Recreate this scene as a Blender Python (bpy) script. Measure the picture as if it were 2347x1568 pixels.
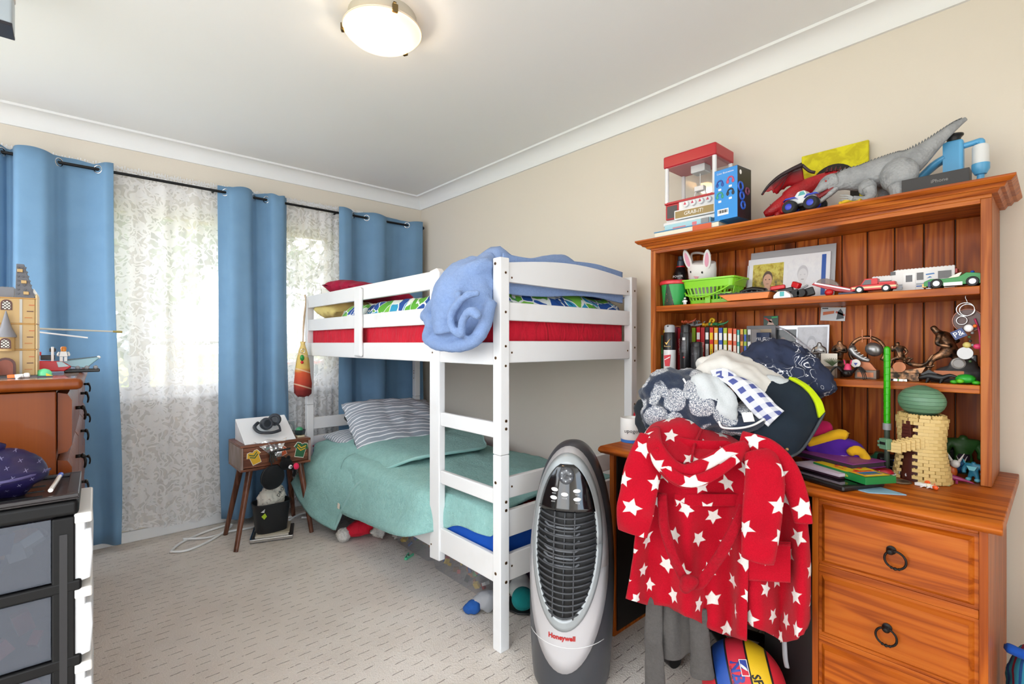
import bpy, bmesh, math, random
from mathutils import Vector, Matrix, noise as mnoise
PI = math.pi
scene = bpy.context.scene
for _o in list(bpy.data.objects): bpy.data.objects.remove(_o)
col = scene.collection

# ------------------------------------------------------------------ camera
FPX, CXP, HYP, CAMH = 1123.0, 1173.5, 787.0, 1.171
YAW = math.radians(48.2)
FW = Vector((math.cos(YAW), math.sin(YAW), 0)); RT = Vector((math.sin(YAW), -math.cos(YAW), 0)); UP = Vector((0, 0, 1))
CAMO = Vector((0, 0, CAMH))
cam_d = bpy.data.cameras.new('camera'); cam = bpy.data.objects.new('camera', cam_d); col.objects.link(cam)
cam.location = CAMO; cam.rotation_euler = (PI/2, 0, YAW - PI/2)
cam_d.sensor_width = 36; cam_d.lens = 36*FPX/2347; cam_d.clip_start = 0.05; cam_d.clip_end = 400
cam_d.shift_y = (HYP-784)/2347
scene.camera = cam

# ------------------------------------------------------------------ sky and exposure
scene.view_settings.view_transform = 'Standard'; scene.view_settings.look = 'None'
scene.view_settings.gamma = 1; scene.view_settings.use_curve_mapping = False
scene.view_settings.exposure = EXPOSURE = 0.58
world = bpy.data.worlds.new('world'); scene.world = world; world.use_nodes = True
wn = world.node_tree; wn.nodes.clear()
_out = wn.nodes.new('ShaderNodeOutputWorld'); _bg = wn.nodes.new('ShaderNodeBackground')
_tc = wn.nodes.new('ShaderNodeTexCoord'); _ns = wn.nodes.new('ShaderNodeTexNoise'); _rp = wn.nodes.new('ShaderNodeValToRGB')
_ns.inputs['Scale'].default_value = 2.2; _ns.inputs['Detail'].default_value = 5
_rp.color_ramp.elements[0].position = .35; _rp.color_ramp.elements[0].color = (.62, .80, 1, 1)
_rp.color_ramp.elements[1].position = .58; _rp.color_ramp.elements[1].color = (1, .99, .97, 1)
wn.links.new(_tc.outputs['Generated'], _ns.inputs['Vector']); wn.links.new(_ns.outputs['Fac'], _rp.inputs['Fac'])
wn.links.new(_rp.outputs['Color'], _bg.inputs['Color']); wn.links.new(_bg.outputs['Background'], _out.inputs['Surface'])
_bg.inputs['Strength'].default_value = SKY_STRENGTH = 3.4
LAMP_POWER = 6.5
scene.cycles.max_bounces = 7; scene.cycles.diffuse_bounces = 4; scene.cycles.glossy_bounces = 3; scene.cycles.transmission_bounces = 4; scene.cycles.transparent_max_bounces = 10
scene.cycles.caustics_reflective = False; scene.cycles.caustics_refractive = False; scene.cycles.use_adaptive_sampling = True; scene.cycles.adaptive_threshold = .03
scene.cycles.use_denoising = True; scene.cycles.sample_clamp_indirect = 6

# ------------------------------------------------------------------ pixel helpers (2347 x 1568 frame)
def ray(u, v): return FW + RT*((u-CXP)/FPX) + UP*((HYP-v)/FPX)
def P(u, v, d): return CAMO + ray(u, v)*d
def at(u, v, ax, val):
    r = ray(u, v); i = 'xyz'.index(ax); return CAMO + r*((val-CAMO[i])/r[i])
def dep(p): return (Vector(p)-CAMO).dot(FW)
# ------------------------------------------------------------------ material helpers
def lin(c):
    if isinstance(c, str):
        c = c.lstrip('#'); c = [int(c[i:i+2], 16)/255 for i in (0, 2, 4)]
        return tuple(x/12.92 if x <= .04045 else ((x+.055)/1.055)**2.4 for x in c)
    return tuple(c[:3])
class X:
    """expression wrapper around shader sockets"""
    def __init__(s, nt, k): s.nt = nt; s.k = k
    def _m(s, op, *a, clamp=False):
        n = s.nt.nodes.new('ShaderNodeMath'); n.operation = op; n.use_clamp = clamp
        for i, q in enumerate((s,)+a):
            k = q.k if isinstance(q, X) else q
            if isinstance(k, (int, float)): n.inputs[i].default_value = k
            else: s.nt.links.new(k, n.inputs[i])
        return X(s.nt, n.outputs[0])
    def __add__(s, o): return s._m('ADD', o)
    __radd__ = __add__
    def __sub__(s, o): return s._m('SUBTRACT', o)
    def __rsub__(s, o): return X(s.nt, o)._m('SUBTRACT', s)
    def __mul__(s, o): return s._m('MULTIPLY', o)
    __rmul__ = __mul__
    def __truediv__(s, o): return s._m('DIVIDE', o)
    def __lt__(s, o): return s._m('LESS_THAN', o)
    def __gt__(s, o): return s._m('GREATER_THAN', o)
    def mod(s, o): return s._m('FLOORED_MODULO', o)
    def abs(s): return s._m('ABSOLUTE')
    def floor(s): return s._m('FLOOR')
    def fract(s): return s._m('FRACT')
    def sin(s): return s._m('SINE')
    def cos(s): return s._m('COSINE')
    def sqrt(s): return s._m('SQRT')
    def atan2(s, o): return s._m('ARCTAN2', o)
    def min(s, o): return s._m('MINIMUM', o)
    def max(s, o): return s._m('MAXIMUM', o)
    def clamp(s): return s._m('ADD', 0, clamp=True)
    def step(s, a, b):
        n = s.nt.nodes.new('ShaderNodeMapRange'); n.inputs[1].default_value = a; n.inputs[2].default_value = b
        n.interpolation_type = 'SMOOTHSTEP'; s.nt.links.new(s.k, n.inputs[0]); return X(s.nt, n.outputs[0])
class Mt:
    def __init__(s, name, color=(.8, .8, .8), rough=.5, metal=0, **kw):
        s.m = bpy.data.materials.new(name); s.m.use_nodes = True; s.nt = s.m.node_tree
        s.b = s.nt.nodes['Principled BSDF']; s.out = s.nt.nodes['Material Output']
        s.b.inputs['Base Color'].default_value = (*lin(color), 1)
        s.b.inputs['Roughness'].default_value = rough; s.b.inputs['Metallic'].default_value = metal
        for k, v in kw.items():
            s.b.inputs[{'trans': 'Transmission Weight', 'ior': 'IOR', 'alpha': 'Alpha', 'coat': 'Coat Weight', 'sheen': 'Sheen Weight',
                        'spec': 'Specular IOR Level', 'sss': 'Subsurface Weight'}[k]].default_value = v
    def n(s, t): return s.nt.nodes.new(t)
    def link(s, a, b): s.nt.links.new(a.k if isinstance(a, X) else a, b)
    def put(s, name, v): s.link(v, s.b.inputs[name])
    def coord(s, kind='Object'):
        if not hasattr(s, '_tc'): s._tc = s.n('ShaderNodeTexCoord')
        return s._tc.outputs[kind]
    def xyz(s, kind='Object'):
        q = s.n('ShaderNodeSeparateXYZ'); s.link(s.coord(kind), q.inputs[0]); return [X(s.nt, o) for o in q.outputs]
    def vec(s, *a):
        q = s.n('ShaderNodeCombineXYZ')
        for i, v in enumerate(a):
            if isinstance(v, X) and not isinstance(v.k, (int, float)): s.link(v, q.inputs[i])
            else: q.inputs[i].default_value = v.k if isinstance(v, X) else v
        return q.outputs[0]
    def noise(s, vec, scale=5, detail=3, rough=.5, dist=0, color=False):
        q = s.n('ShaderNodeTexNoise'); s.link(vec, q.inputs['Vector'])
        q.inputs['Scale'].default_value = scale; q.inputs['Detail'].default_value = detail
        q.inputs['Roughness'].default_value = rough; q.inputs['Distortion'].default_value = dist
        return q.outputs['Color'] if color else X(s.nt, q.outputs['Fac'])
    def vor(s, vec, scale=5, feature='F1', out='Distance', rand=1):
        q = s.n('ShaderNodeTexVoronoi'); q.feature = feature; s.link(vec, q.inputs['Vector'])
        q.inputs['Scale'].default_value = scale; q.inputs['Randomness'].default_value = rand
        return X(s.nt, q.outputs[out]) if out in ('Distance',) else q.outputs[out]
    def white(s, vec):
        q = s.n('ShaderNodeTexWhiteNoise'); s.link(vec, q.inputs['Vector']); return X(s.nt, q.outputs['Value'])
    def ramp(s, fac, stops, const=False):
        q = s.n('ShaderNodeValToRGB'); r = q.color_ramp
        if const: r.interpolation = 'CONSTANT'
        while len(r.elements) < len(stops): r.elements.new(.5)
        for e, (p, c) in zip(r.elements, stops): e.position = p; e.color = (*lin(c), 1)
        s.link(fac, q.inputs[0]); return q.outputs[0]
    def mix(s, fac, a, b):
        q = s.n('ShaderNodeMix'); q.data_type = 'RGBA'
        for v, i in ((fac, q.inputs[0]), (a, q.inputs[6]), (b, q.inputs[7])):
            if isinstance(v, (int, float)): i.default_value = v
            elif isinstance(v, (tuple, str)): i.default_value = (*lin(v), 1)
            else: s.link(v, i)
        return q.outputs[2]
    def bump(s, h, strength=.3, dist=.01):
        q = s.n('ShaderNodeBump'); q.inputs['Strength'].default_value = strength; q.inputs['Distance'].default_value = dist
        s.link(h, q.inputs['Height']); s.link(q.outputs[0], s.b.inputs['Normal']); return q
MATS = {}
def M(color, rough=.5, metal=0, **kw):
    key = (color, rough, metal, tuple(sorted(kw.items())))
    if key not in MATS: MATS[key] = Mt('plain_%d' % len(MATS), color, rough, metal, **kw).m
    return MATS[key]
def plastic(c): return M(c, .3)
def matte(c): return M(c, .85)

# ------------------------------------------------------------------ mesh helpers
WM = {}
class B:
    def __init__(s): s.v = []; s.f = []; s.uv = None; s.mi = []
    def _add(s, vs, fs, mi=0):
        o = len(s.v); s.v += [tuple(q) for q in vs]; s.f += [tuple(i+o for i in q) for q in fs]; s.mi += [mi]*len(fs); return s
    def box(s, c, d, rot=None, mi=0):
        hx, hy, hz = d[0]/2, d[1]/2, d[2]/2
        vs = [Vector((x*hx, y*hy, z*hz)) for z in (-1, 1) for y in (-1, 1) for x in (-1, 1)]
        if rot is not None:
            R = rot if isinstance(rot, Matrix) else Matrix.Rotation(rot, 3, 'Z')
            vs = [R @ q for q in vs]
        c = Vector(c)
        return s._add([q+c for q in vs], [(0, 2, 3, 1), (4, 5, 7, 6), (0, 1, 5, 4), (2, 6, 7, 3), (0, 4, 6, 2), (1, 3, 7, 5)], mi)
    def bb(s, x0, x1, y0, y1, z0, z1, mi=0): return s.box(((x0+x1)/2, (y0+y1)/2, (z0+z1)/2), (abs(x1-x0), abs(y1-y0), abs(z1-z0)), mi=mi)
    def loft(s, rings, cap=True, closed=True, mi=0):
        n = len(rings[0]); vs = [q for r in rings for q in r]; fs = []
        for i in range(len(rings)-1):
            for j in range(n if closed else n-1):
                a, b = i*n+j, i*n+(j+1) % n; fs.append((a, b, b+n, a+n))
        if cap: fs.append(tuple(range(n-1, -1, -1))); fs.append(tuple((len(rings)-1)*n+j for j in range(n)))
        return s._add(vs, fs, mi)
    def tube(s, pts, r, n=8, cap=True, flat=1.0, up=None, mi=0):
        pts = [Vector(p) for p in pts]; m = len(pts); rs = r if isinstance(r, (list, tuple)) else [r]*m
        t0 = (pts[1]-pts[0]).normalized(); a = Vector(up) if up else (Vector((0, 0, 1)) if abs(t0.z) < .9 else Vector((1, 0, 0)))
        nrm = (a - t0*a.dot(t0)).normalized(); rings = []
        for i in range(m):
            t = (pts[min(i+1, m-1)]-pts[max(i-1, 0)])
            t = t.normalized() if t.length > 1e-9 else t0
            nrm = (nrm - t*nrm.dot(t)); nrm = nrm.normalized() if nrm.length > 1e-9 else t.orthogonal().normalized()
            bi = t.cross(nrm); q = rs[i]; ra, rb = (q if isinstance(q, (list, tuple)) else (q, q*flat))
            rings.append([pts[i]+nrm*(math.cos(2*PI*k/n)*ra)+bi*(math.sin(2*PI*k/n)*rb) for k in range(n)])
        return s.loft(rings, cap, mi=mi)
    def cyl(s, p0, p1, r0, r1=None, n=16, mi=0): return s.tube([p0, p1], [r0, r0 if r1 is None else r1], n, mi=mi)
    def lathe(s, prof, c=(0, 0, 0), n=24, sx=1, sy=1, cap=True, mi=0):
        c = Vector(c); return s.loft([[c+Vector((math.cos(2*PI*k/n)*r*sx, math.sin(2*PI*k/n)*r*sy, z)) for k in range(n)] for r, z in prof], cap, mi=mi)
    def ball(s, c, r, n=12, m=8, rot=None, mi=0):
        r = r if isinstance(r, (list, tuple)) else (r, r, r); c = Vector(c); rings = []
        for i in range(m+1):
            t = PI*(i/m)*.998+.002; ring = []
            for k in range(n):
                q = Vector((math.cos(2*PI*k/n)*math.sin(t)*r[0], math.sin(2*PI*k/n)*math.sin(t)*r[1], -math.cos(t)*r[2]))
                ring.append(c+(rot @ q if rot else q))
            rings.append(ring)
        return s.loft(rings, mi=mi)
    def prism(s, poly, a, b, axis='y', mi=0):
        def mk(p, q): return {'x': (q, p[0], p[1]), 'y': (p[0], q, p[1]), 'z': (p[0], p[1], q)}[axis]
        n = len(poly); vs = [mk(p, a) for p in poly]+[mk(p, b) for p in poly]
        fs = [tuple(range(n)), tuple(range(2*n-1, n-1, -1))]+[(i, i+n, (i+1) % n+n, (i+1) % n) for i in range(n)]
        return s._add(vs, fs, mi)
    def torus(s, c, R, r, axis='z', n=24, m=8, a0=0, a1=2*PI, ry=None, mi=0):
        c = Vector(c); full = abs(a1-a0-2*PI) < 1e-6; rings = []; ry = ry or R
        for i in range(n if full else n+1):
            a = a0+(a1-a0)*i/n; ring = []
            for k in range(m):
                w = 2*PI*k/m; q = (math.cos(a)*(R+r*math.cos(w)), math.sin(a)*(ry+r*math.cos(w)), r*math.sin(w))
                q = {'z': q, 'y': (q[0], q[2], q[1]), 'x': (q[2], q[0], q[1])}[axis]; ring.append(c+Vector(q))
            rings.append(ring)
        if full: rings.append(rings[0]); return s.loft(rings, False, mi=mi)
        return s.loft(rings, True, mi=mi)
    def grid(s, rows, uvs=None, mi=0):
        n = len(rows[0]); o = len(s.v)
        s._add([q for r in rows for q in r], [(i*n+j, i*n+j+1, (i+1)*n+j+1, (i+1)*n+j) for i in range(len(rows)-1) for j in range(n-1)], mi)
        if uvs: s.uv = [q for r in uvs for q in r]
        return s
    def star(s, c, R, r, a, b, axis='y', k=5, rot=PI/2, mi=0):
        poly = [(c[0]+math.cos(rot+i*PI/k)*(R if i % 2 == 0 else r), c[1]+math.sin(rot+i*PI/k)*(R if i % 2 == 0 else r)) for i in range(2*k)]
        return s.prism(poly, a, b, axis, mi)
    def xform(s, Mx):
        Mx = Mx if isinstance(Mx, Matrix) else Matrix(Mx); s.v = [tuple(Mx @ Vector(q)) for q in s.v]; return s
    def obj(s, name, parent, mat, bev=0, smooth=False, world=False, solid=0, sub=0, seg=2, kind=None, label=None, ang=None):
        me = bpy.data.meshes.new(name); me.from_pydata(s.v, [], s.f); me.update()
        mats = mat if isinstance(mat, (list, tuple)) else [mat]
        for q in mats: me.materials.append(q.m if isinstance(q, Mt) else q)
        if len(mats) > 1: me.polygons.foreach_set('material_index', s.mi)
        if s.uv:
            ul = me.uv_layers.new(name='UVMap'); ul.data.foreach_set('uv', [c for l in me.loops for c in s.uv[l.vertex_index]])
        bm = bmesh.new(); bm.from_mesh(me); bmesh.ops.recalc_face_normals(bm, faces=bm.faces); bm.to_mesh(me); bm.free()
        if smooth:
            me.polygons.foreach_set('use_smooth', [True]*len(me.polygons))
            if smooth != 'all': me.set_sharp_from_angle(angle=ang or math.radians(40))
        o = bpy.data.objects.new(name, me); col.objects.link(o)
        if parent is not None:
            o.parent = parent
            if world: o.matrix_parent_inverse = WM[parent].inverted(); WM[o] = Matrix()
            else: WM[o] = WM[parent]
        else: WM[o] = Matrix()
        if bev:
            q = o.modifiers.new('bevel', 'BEVEL'); q.width = bev; q.segments = seg; q.limit_method = 'ANGLE'; q.angle_limit = math.radians(40)
            if seg > 1: q.harden_normals = True; me.polygons.foreach_set('use_smooth', [True]*len(me.polygons))
        if solid: q = o.modifiers.new('solid', 'SOLIDIFY'); q.thickness = solid; q.offset = 0
        if sub: q = o.modifiers.new('sub', 'SUBSURF'); q.levels = sub; q.render_levels = sub
        if kind: o['kind'] = kind
        if label: o['label'] = label
        return o
def tag(o, label, cat, group=None):
    o['label'] = label; o['category'] = cat
    if group: o['group'] = group
    return o
def T(name, label, cat, loc=(0, 0, 0), rz=0, group=None, rot=None):
    o = bpy.data.objects.new(name, None); col.objects.link(o); o.empty_display_size = .05
    o.location = loc; o.rotation_euler = rot if rot else (0, 0, rz)
    WM[o] = Matrix.Translation(Vector(loc)) @ o.rotation_euler.to_matrix().to_4x4()
    return tag(o, label, cat, group)
def S(o): o['kind'] = 'structure'; return o
def copy_tree(o, parent=None, loc=None, rz=None):
    c = o.copy(); col.objects.link(c); c.parent = parent
    if loc is not None: c.location = loc
    if rz is not None: c.rotation_euler = (0, 0, rz)
    for ch in o.children: copy_tree(ch, c)
    return c
def cat(pts, n=6, closed=False):
    """catmull-rom through points (any dimension)"""
    pts = [Vector(p) for p in pts]; m = len(pts); out = []
    for i in range(m if closed else m-1):
        g = (lambda k: pts[k % m]) if closed else (lambda k: pts[max(0, min(m-1, k))])
        a, b, c, d = g(i-1), g(i), g(i+1), g(i+2)
        for k in range(n):
            t = k/n; out.append(.5*((2*b)+(c-a)*t+(2*a-5*b+4*c-d)*t*t+(3*b-a-3*c+d)*t*t*t))
    if not closed: out.append(pts[-1].copy())
    return out
def surf(ctrl, nu=6, nv=6):
    """smooth grid through a control grid of points"""
    rows = [cat(r, nu) for r in ctrl]; cols = [cat([r[j] for r in rows], nv) for j in range(len(rows[0]))]
    return [[cols[j][i] for j in range(len(cols))] for i in range(len(cols[0]))]
def uvgrid(rows):
    uvs = []
    for i, r in enumerate(rows):
        q = []; acc = 0
        for j, p in enumerate(r):
            if j: acc += (p-r[j-1]).length
            vv = 0 if i == 0 else uvs[i-1][j][1]-(p-rows[i-1][j]).length
            q.append((acc, vv))
        uvs.append(q)
    for j in range(len(uvs[0])):
        pass
    mid = [sum(q[-1][0] for q in uvs)/len(uvs)]
    return [[(u-r[-1][0]/2, v) for u, v in r] for r in uvs]
def wrinkle(rows, amp, freq, seed=0, stretch=(1, 1, 1)):
    out = []
    for i, r in enumerate(rows):
        q = []
        for j, p in enumerate(r):
            a = r[min(j+1, len(r)-1)]-r[max(j-1, 0)]; b = rows[min(i+1, len(rows)-1)][j]-rows[max(i-1, 0)][j]
            nn = a.cross(b); nn = nn.normalized() if nn.length > 1e-12 else Vector((0, 0, 1))
            w = mnoise.noise(Vector((p.x*freq*stretch[0]+seed*7.3, p.y*freq*stretch[1], p.z*freq*stretch[2])))
            w2 = mnoise.noise(Vector((p.x*freq*2.1, p.y*freq*2.1+seed*3.1, p.z*freq*2.1)))
            q.append(p+nn*(amp*(w+.45*w2)))
        out.append(q)
    return out
def cloth(name, ctrl, mat, parent=None, nu=6, nv=6, amp=0, freq=12, seed=0, thick=.006, stretch=(1, 1, 1), flip=False):
    rows = surf([[Vector(p) for p in r] for r in ctrl], nu, nv)
    uvs = uvgrid(rows)
    if amp: rows = wrinkle(rows, amp, freq, seed, stretch)
    b = B().grid(rows, uvs); return b.obj(name, parent, mat, smooth='all', solid=thick, world=parent is not None)
def ptcloth(name, ctrl, mat, **k): return cloth(name, [[P(*q) for q in r] for r in ctrl], mat, **k)
def text(body, size, parent, mat, loc, rot, name='lettering', depth=.0006, align='CENTER', shear=0, sx=1, world=False, bold=0, label=None):
    cu = bpy.data.curves.new('t', 'FONT'); cu.body = body; cu.size = size; cu.align_x = align; cu.align_y = 'CENTER'; cu.extrude = depth; cu.shear = shear; cu.offset = bold
    cu.resolution_u = 2
    t = bpy.data.objects.new('t', cu); col.objects.link(t)
    dg = bpy.context.evaluated_depsgraph_get(); me = bpy.data.meshes.new_from_object(t.evaluated_get(dg)); bpy.data.objects.remove(t)
    o = bpy.data.objects.new(name, me); me.name = name; col.objects.link(o)
    me.transform(Matrix.Diagonal((sx, 1, 1, 1)))
    R = rot if isinstance(rot, Matrix) else Matrix.Rotation(rot[2], 4, 'Z') @ Matrix.Rotation(rot[1], 4, 'Y') @ Matrix.Rotation(rot[0], 4, 'X')
    me.transform(Matrix.Translation(Vector(loc)) @ R.to_4x4())
    me.materials.clear(); me.materials.append(mat.m if isinstance(mat, Mt) else mat)
    if parent is not None:
        o.parent = parent
        if world: o.matrix_parent_inverse = WM[parent].inverted(); WM[o] = Matrix()
        else: WM[o] = WM[parent]
    if label: o['label'] = label
    return o
UPR = (PI/2, 0, 0)     # text standing in the local x-z plane, read from -y
def skin(name, verts, edges, mat, parent=None, sub=1, world=False):
    """one continuous body grown round a skeleton: verts (x, y, z, radius)"""
    me = bpy.data.meshes.new(name); me.from_pydata([v[:3] for v in verts], edges, []); o = bpy.data.objects.new(name, me); col.objects.link(o)
    m = o.modifiers.new('s', 'SKIN'); m.use_smooth_shade = True; q = o.modifiers.new('u', 'SUBSURF'); q.levels = q.render_levels = sub
    for sv, v in zip(me.skin_vertices[0].data, verts):
        r = v[3]; sv.radius = r if isinstance(r, tuple) else (r, r)
    me.skin_vertices[0].data[0].use_root = True
    dg = bpy.context.evaluated_depsgraph_get(); me2 = bpy.data.meshes.new_from_object(o.evaluated_get(dg)); bpy.data.objects.remove(o)
    o = bpy.data.objects.new(name, me2); col.objects.link(o); me2.materials.clear(); me2.materials.append(mat.m if isinstance(mat, Mt) else mat)
    if parent is not None:
        o.parent = parent
        if world: o.matrix_parent_inverse = WM[parent].inverted(); WM[o] = Matrix()
        else: WM[o] = WM[parent]
    else: WM[o] = Matrix()
    return o
def chain(n, off=0): return [(i+off, i+1+off) for i in range(n-1)]
rnd = random.Random(5)
def jit(a): return rnd.uniform(-a, a)
# ================================================================== surface materials
def mk_wall(name, c, b=.12):
    m = Mt(name, c, .75); o = m.coord(); n1 = m.noise(o, 1.3, 3); n2 = m.noise(o, 160, 2)
    m.put('Base Color', m.mix(n1*.35, c, tuple(x*.9 for x in lin(c)))); m.bump(n2, b, .002); return m
W_WALL = mk_wall('wall_paint', '#e0d7c9'); W_CEIL = mk_wall('ceiling_paint', '#f0f1f1', .06); W_TRIM = mk_wall('trim_paint', '#eeefef', .03)
def mk_carpet():
    m = Mt('carpet', '#c9c0b6', .95, spec=.1); x, y, z = m.xyz()
    ox = m.noise(m.coord(), 26, 2)*.010; row = ((y+ox)/.047).floor(); fy = ((y+ox)/.047).fract()
    off = m.white(m.vec(row, 0, 0))*.5+row*.37
    fx = (x/.078+off).fract(); brk = m.white(m.vec((x/.078+off).floor(), row, 3))
    dash = (fx < .60)*((fy-.5).abs().step(.055, .02))*(brk > .06)*(m.noise(m.coord(), 90, 2).step(.34, .5))
    fib = m.noise(m.coord(), 420, 3, .7); blot = m.noise(m.coord(), 3.5, 4)
    c = m.mix(fib.step(.3, .7), '#d9cfc5', '#f4ede6'); c = m.mix(blot.step(.35, .7)*.3, c, '#c6b9ae')
    m.put('Base Color', m.mix(dash*.72, c, '#6b6058'))
    m.bump(fib*.5+(1-dash)*.8+m.vor(m.coord(), 150)*.6, .55, .006); return m
W_CARPET = mk_carpet()
def mk_wood(name, c0, c1, axis='y', rough=.38, scale=1.0, knots=0, bump=.05, coat=.25, c2=None):
    m = Mt(name, c1, rough, coat=coat, spec=.22); x, y, z = m.xyz(); s = 7*scale; k = .55*scale
    v = m.vec(*[q*(k if a == axis else s) for q, a in zip((x, y, z), 'xyz')])
    n = m.noise(v, 2.0, 3, .55, .6); rings = (n*34).sin()*.5+.5
    v2 = m.vec(*[q*(4 if a == axis else 220) for q, a in zip((x, y, z), 'xyz')]); fine = m.noise(v2, 1, 2)
    g = (rings*.55+fine*.45)
    c = m.ramp(g, [(.15, c0), (.55, c1), (.95, c2 or c1)])
    if knots:
        kv = m.vec(*[q*(2.2*knots if a == axis else 6*knots) for q, a in zip((x, y, z), 'xyz')])
        kd = m.vor(kv, 1.0); c = m.mix(kd.step(.16, .05), c, tuple(q*.35 for q in lin(c0)))
    big = m.noise(m.coord(), 2.3, 2); c = m.mix(big.step(.4, .75)*.3, c, c0)
    m.put('Base Color', c); m.put('Roughness', (fine*.2+rough-.08)); m.bump(g, bump, .002); return m
PINE = dict(c0='#853a08', c1='#ac5510', c2='#ba661c', coat=.06)
PINE_Y = mk_wood('pine_along_y', axis='y', **PINE); PINE_X = mk_wood('pine_along_x', axis='x', **PINE); PINE_Z = mk_wood('pine_along_z', axis='z', **PINE)
HUTCH_Z = mk_wood('hutch_board_z', '#84390b', '#ad5616', 'z', .42, 1, .8, .08, .04, '#c06e26'); HUTCH_Y = mk_wood('hutch_shelf_y', '#853c0e', '#b05a18', 'y', .35, c2='#c07028', coat=.06); HUTCH_Zs = mk_wood('hutch_stile_z', '#8a4418', '#b3662c', 'z', .42, 1, .5, c2='#b87038', coat=.05)
DRESS = mk_wood('dresser_wood', '#6e320a', '#78390d', 'z', .4, .35, c2='#803f10', coat=.1); DRESS_GLARE = mk_wood('dresser_top_glare', '#8d5f4b', '#b9a096', 'y', .22, 1.4, coat=.7, c2='#a3887c')  # dresser top is paler because glare is put into its colour
WALNUT = mk_wood('walnut', '#4b2c20', '#6d4331', 'z', .45, 1.2, c2='#7d5240'); WALNUT_X = mk_wood('walnut_front', '#57301f', '#7c4a33', 'x', .4, 1.2, c2='#93604a'); WALNUT_P = mk_wood('walnut_pale_side', '#75604f', '#94807a', 'z', .5, 1.2, c2='#a8938a')
def mk_white_wood():
    m = Mt('white_painted_wood', '#e4e4e4', .42); x, y, z = m.xyz(); n = m.noise(m.vec(x*30, y*30, z*30), 3, 3)
    m.put('Base Color', m.mix(m.noise(m.coord(), 5, 3).step(.55, .8)*.4, '#e6e6e6', '#d6d3cf')); m.bump(n, .05, .001); return m
WHITEW = mk_white_wood()
def fabric(name, c, c2=None, bump=.35, scale=900, rough=.9, blot=.35, dist=.002, sheen=.05):
    m = Mt(name, c, rough, sheen=sheen, spec=.2); n = m.noise(m.coord(), scale, 2, .7); b = m.noise(m.coord(), 9, 3)
    c2 = c2 or tuple(q*.82 for q in lin(c))
    m.put('Base Color', m.mix((n*.5+b*.5).step(.35, .7)*(blot+.3), c, c2)); m.bump(n, bump, dist); return m
def fleece(name, c, c2=None, s=260, blot=.5, bump=.8):
    m = Mt(name, c, .95, sheen=.06, spec=.1); n = m.noise(m.coord(), s, 3, .65, .8); n2 = m.noise(m.coord(), s*.3, 2)
    m.put('Base Color', m.mix((n*.6+n2*.4).step(.35, .65)*blot, c, c2 or tuple(q*.7 for q in lin(c)))); m.bump(n+n2, bump, .005); return m
def glassy(name, tint=(1, 1, 1), gloss=.08, alpha=.0, c=(.8, .8, .8), rough=.05):
    """thin clear sheet: mostly transparent, a little mirror and milkiness"""
    m = Mt(name); t = m.n('ShaderNodeBsdfTransparent'); t.inputs[0].default_value = (*tint, 1)
    g = m.n('ShaderNodeBsdfGlossy'); g.inputs['Roughness'].default_value = rough
    d = m.n('ShaderNodeBsdfDiffuse'); d.inputs[0].default_value = (*lin(c), 1)
    a = m.n('ShaderNodeMixShader'); a.inputs[0].default_value = alpha; m.link(t.outputs[0], a.inputs[1]); m.link(d.outputs[0], a.inputs[2])
    b = m.n('ShaderNodeMixShader'); b.inputs[0].default_value = gloss; m.link(a.outputs[0], b.inputs[1]); m.link(g.outputs[0], b.inputs[2])
    m.link(b.outputs[0], m.out.inputs[0]); return m
PANE = glassy('window_glass', gloss=.05)
METAL = M('#b9bbbe', .25, 1); CHROME = M('#d8dadc', .12, 1); BLACKM = M('#1b1b1d', .4, .6); IRON = M('#15110f', .45, .5)
BLACK = M('#121214', .45); WHITE = M('#ececec', .4); GREY = M('#8d9094', .5); DGREY = M('#34363a', .55)
RED = M('#c4141c', .35); BLUE = M('#1f4fb4', .35); GREEN = M('#1c8a35', .35); YEL = M('#e8c21c', .4); ORANGE = M('#e8701a', .4)

# ================================================================== room shell
RX, WY, LX, BY, CZ = 2.22, 3.655, -.75, -2.3, 2.4
S(B().bb(LX-.1, RX+.1, BY, WY+.1, -.1, 0).obj('floor', None, W_CARPET))
S(B().bb(LX-.1, RX+.1, BY, WY+.1, CZ, CZ+.1).obj('ceiling', None, W_CEIL))
S(B().bb(RX, RX+.1, -.9, WY+.1, 0, CZ).obj('wall_right', None, W_WALL))
S(B().bb(1.15, RX+.1, -1.0, -.9, 0, CZ).obj('wall_back', None, W_WALL))   # unseen partial wall behind the camera, width set to hold back fill light
b = B().bb(LX-.1, LX, 3.45, WY+.1, 0, CZ).bb(LX-.1, LX, 1.25, 1.45, 0, CZ).bb(LX-.1, LX, 1.45, 3.45, 0, .95).bb(LX-.1, LX, 1.45, 3.45, 2.25, CZ).bb(LX-.1, LX, BY, 1.25, 2.25, CZ).bb(LX-.1, LX, BY, -.3, 0, 2.25)
S(b.obj('wall_left', None, W_WALL))   # openings above the dresser and beside the camera, added unseen for fill light
S(B().bb(-14, LX-.1, -12, 3.8, -.2, -.06).bb(LX-.1, 14, -12, BY, -.2, -.06).obj('bounce_ground', None, matte('#d9d6d0')))  # unseen pale ground, added to bounce daylight in through the openings
OX0, OX1, OZ0, OZ1 = -.14, 1.47, .855, 2.0
b = B().bb(LX, OX0, WY, WY+.1, 0, CZ).bb(OX1, RX, WY, WY+.1, 0, CZ).bb(OX0, OX1, WY, WY+.1, 0, OZ0).bb(OX0, OX1, WY, WY+.1, OZ1, CZ)
S(b.obj('wall_window', None, W_WALL))
prof = [(0, .0), (.012, .0), (.012, .006)] + [(.012+.072*(1-math.cos(PI/2*i/8)), .006+.072*math.sin(PI/2*i/8)) for i in range(1, 9)] + [(.098, .078), (.098, .09), (0, .09)]
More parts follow.
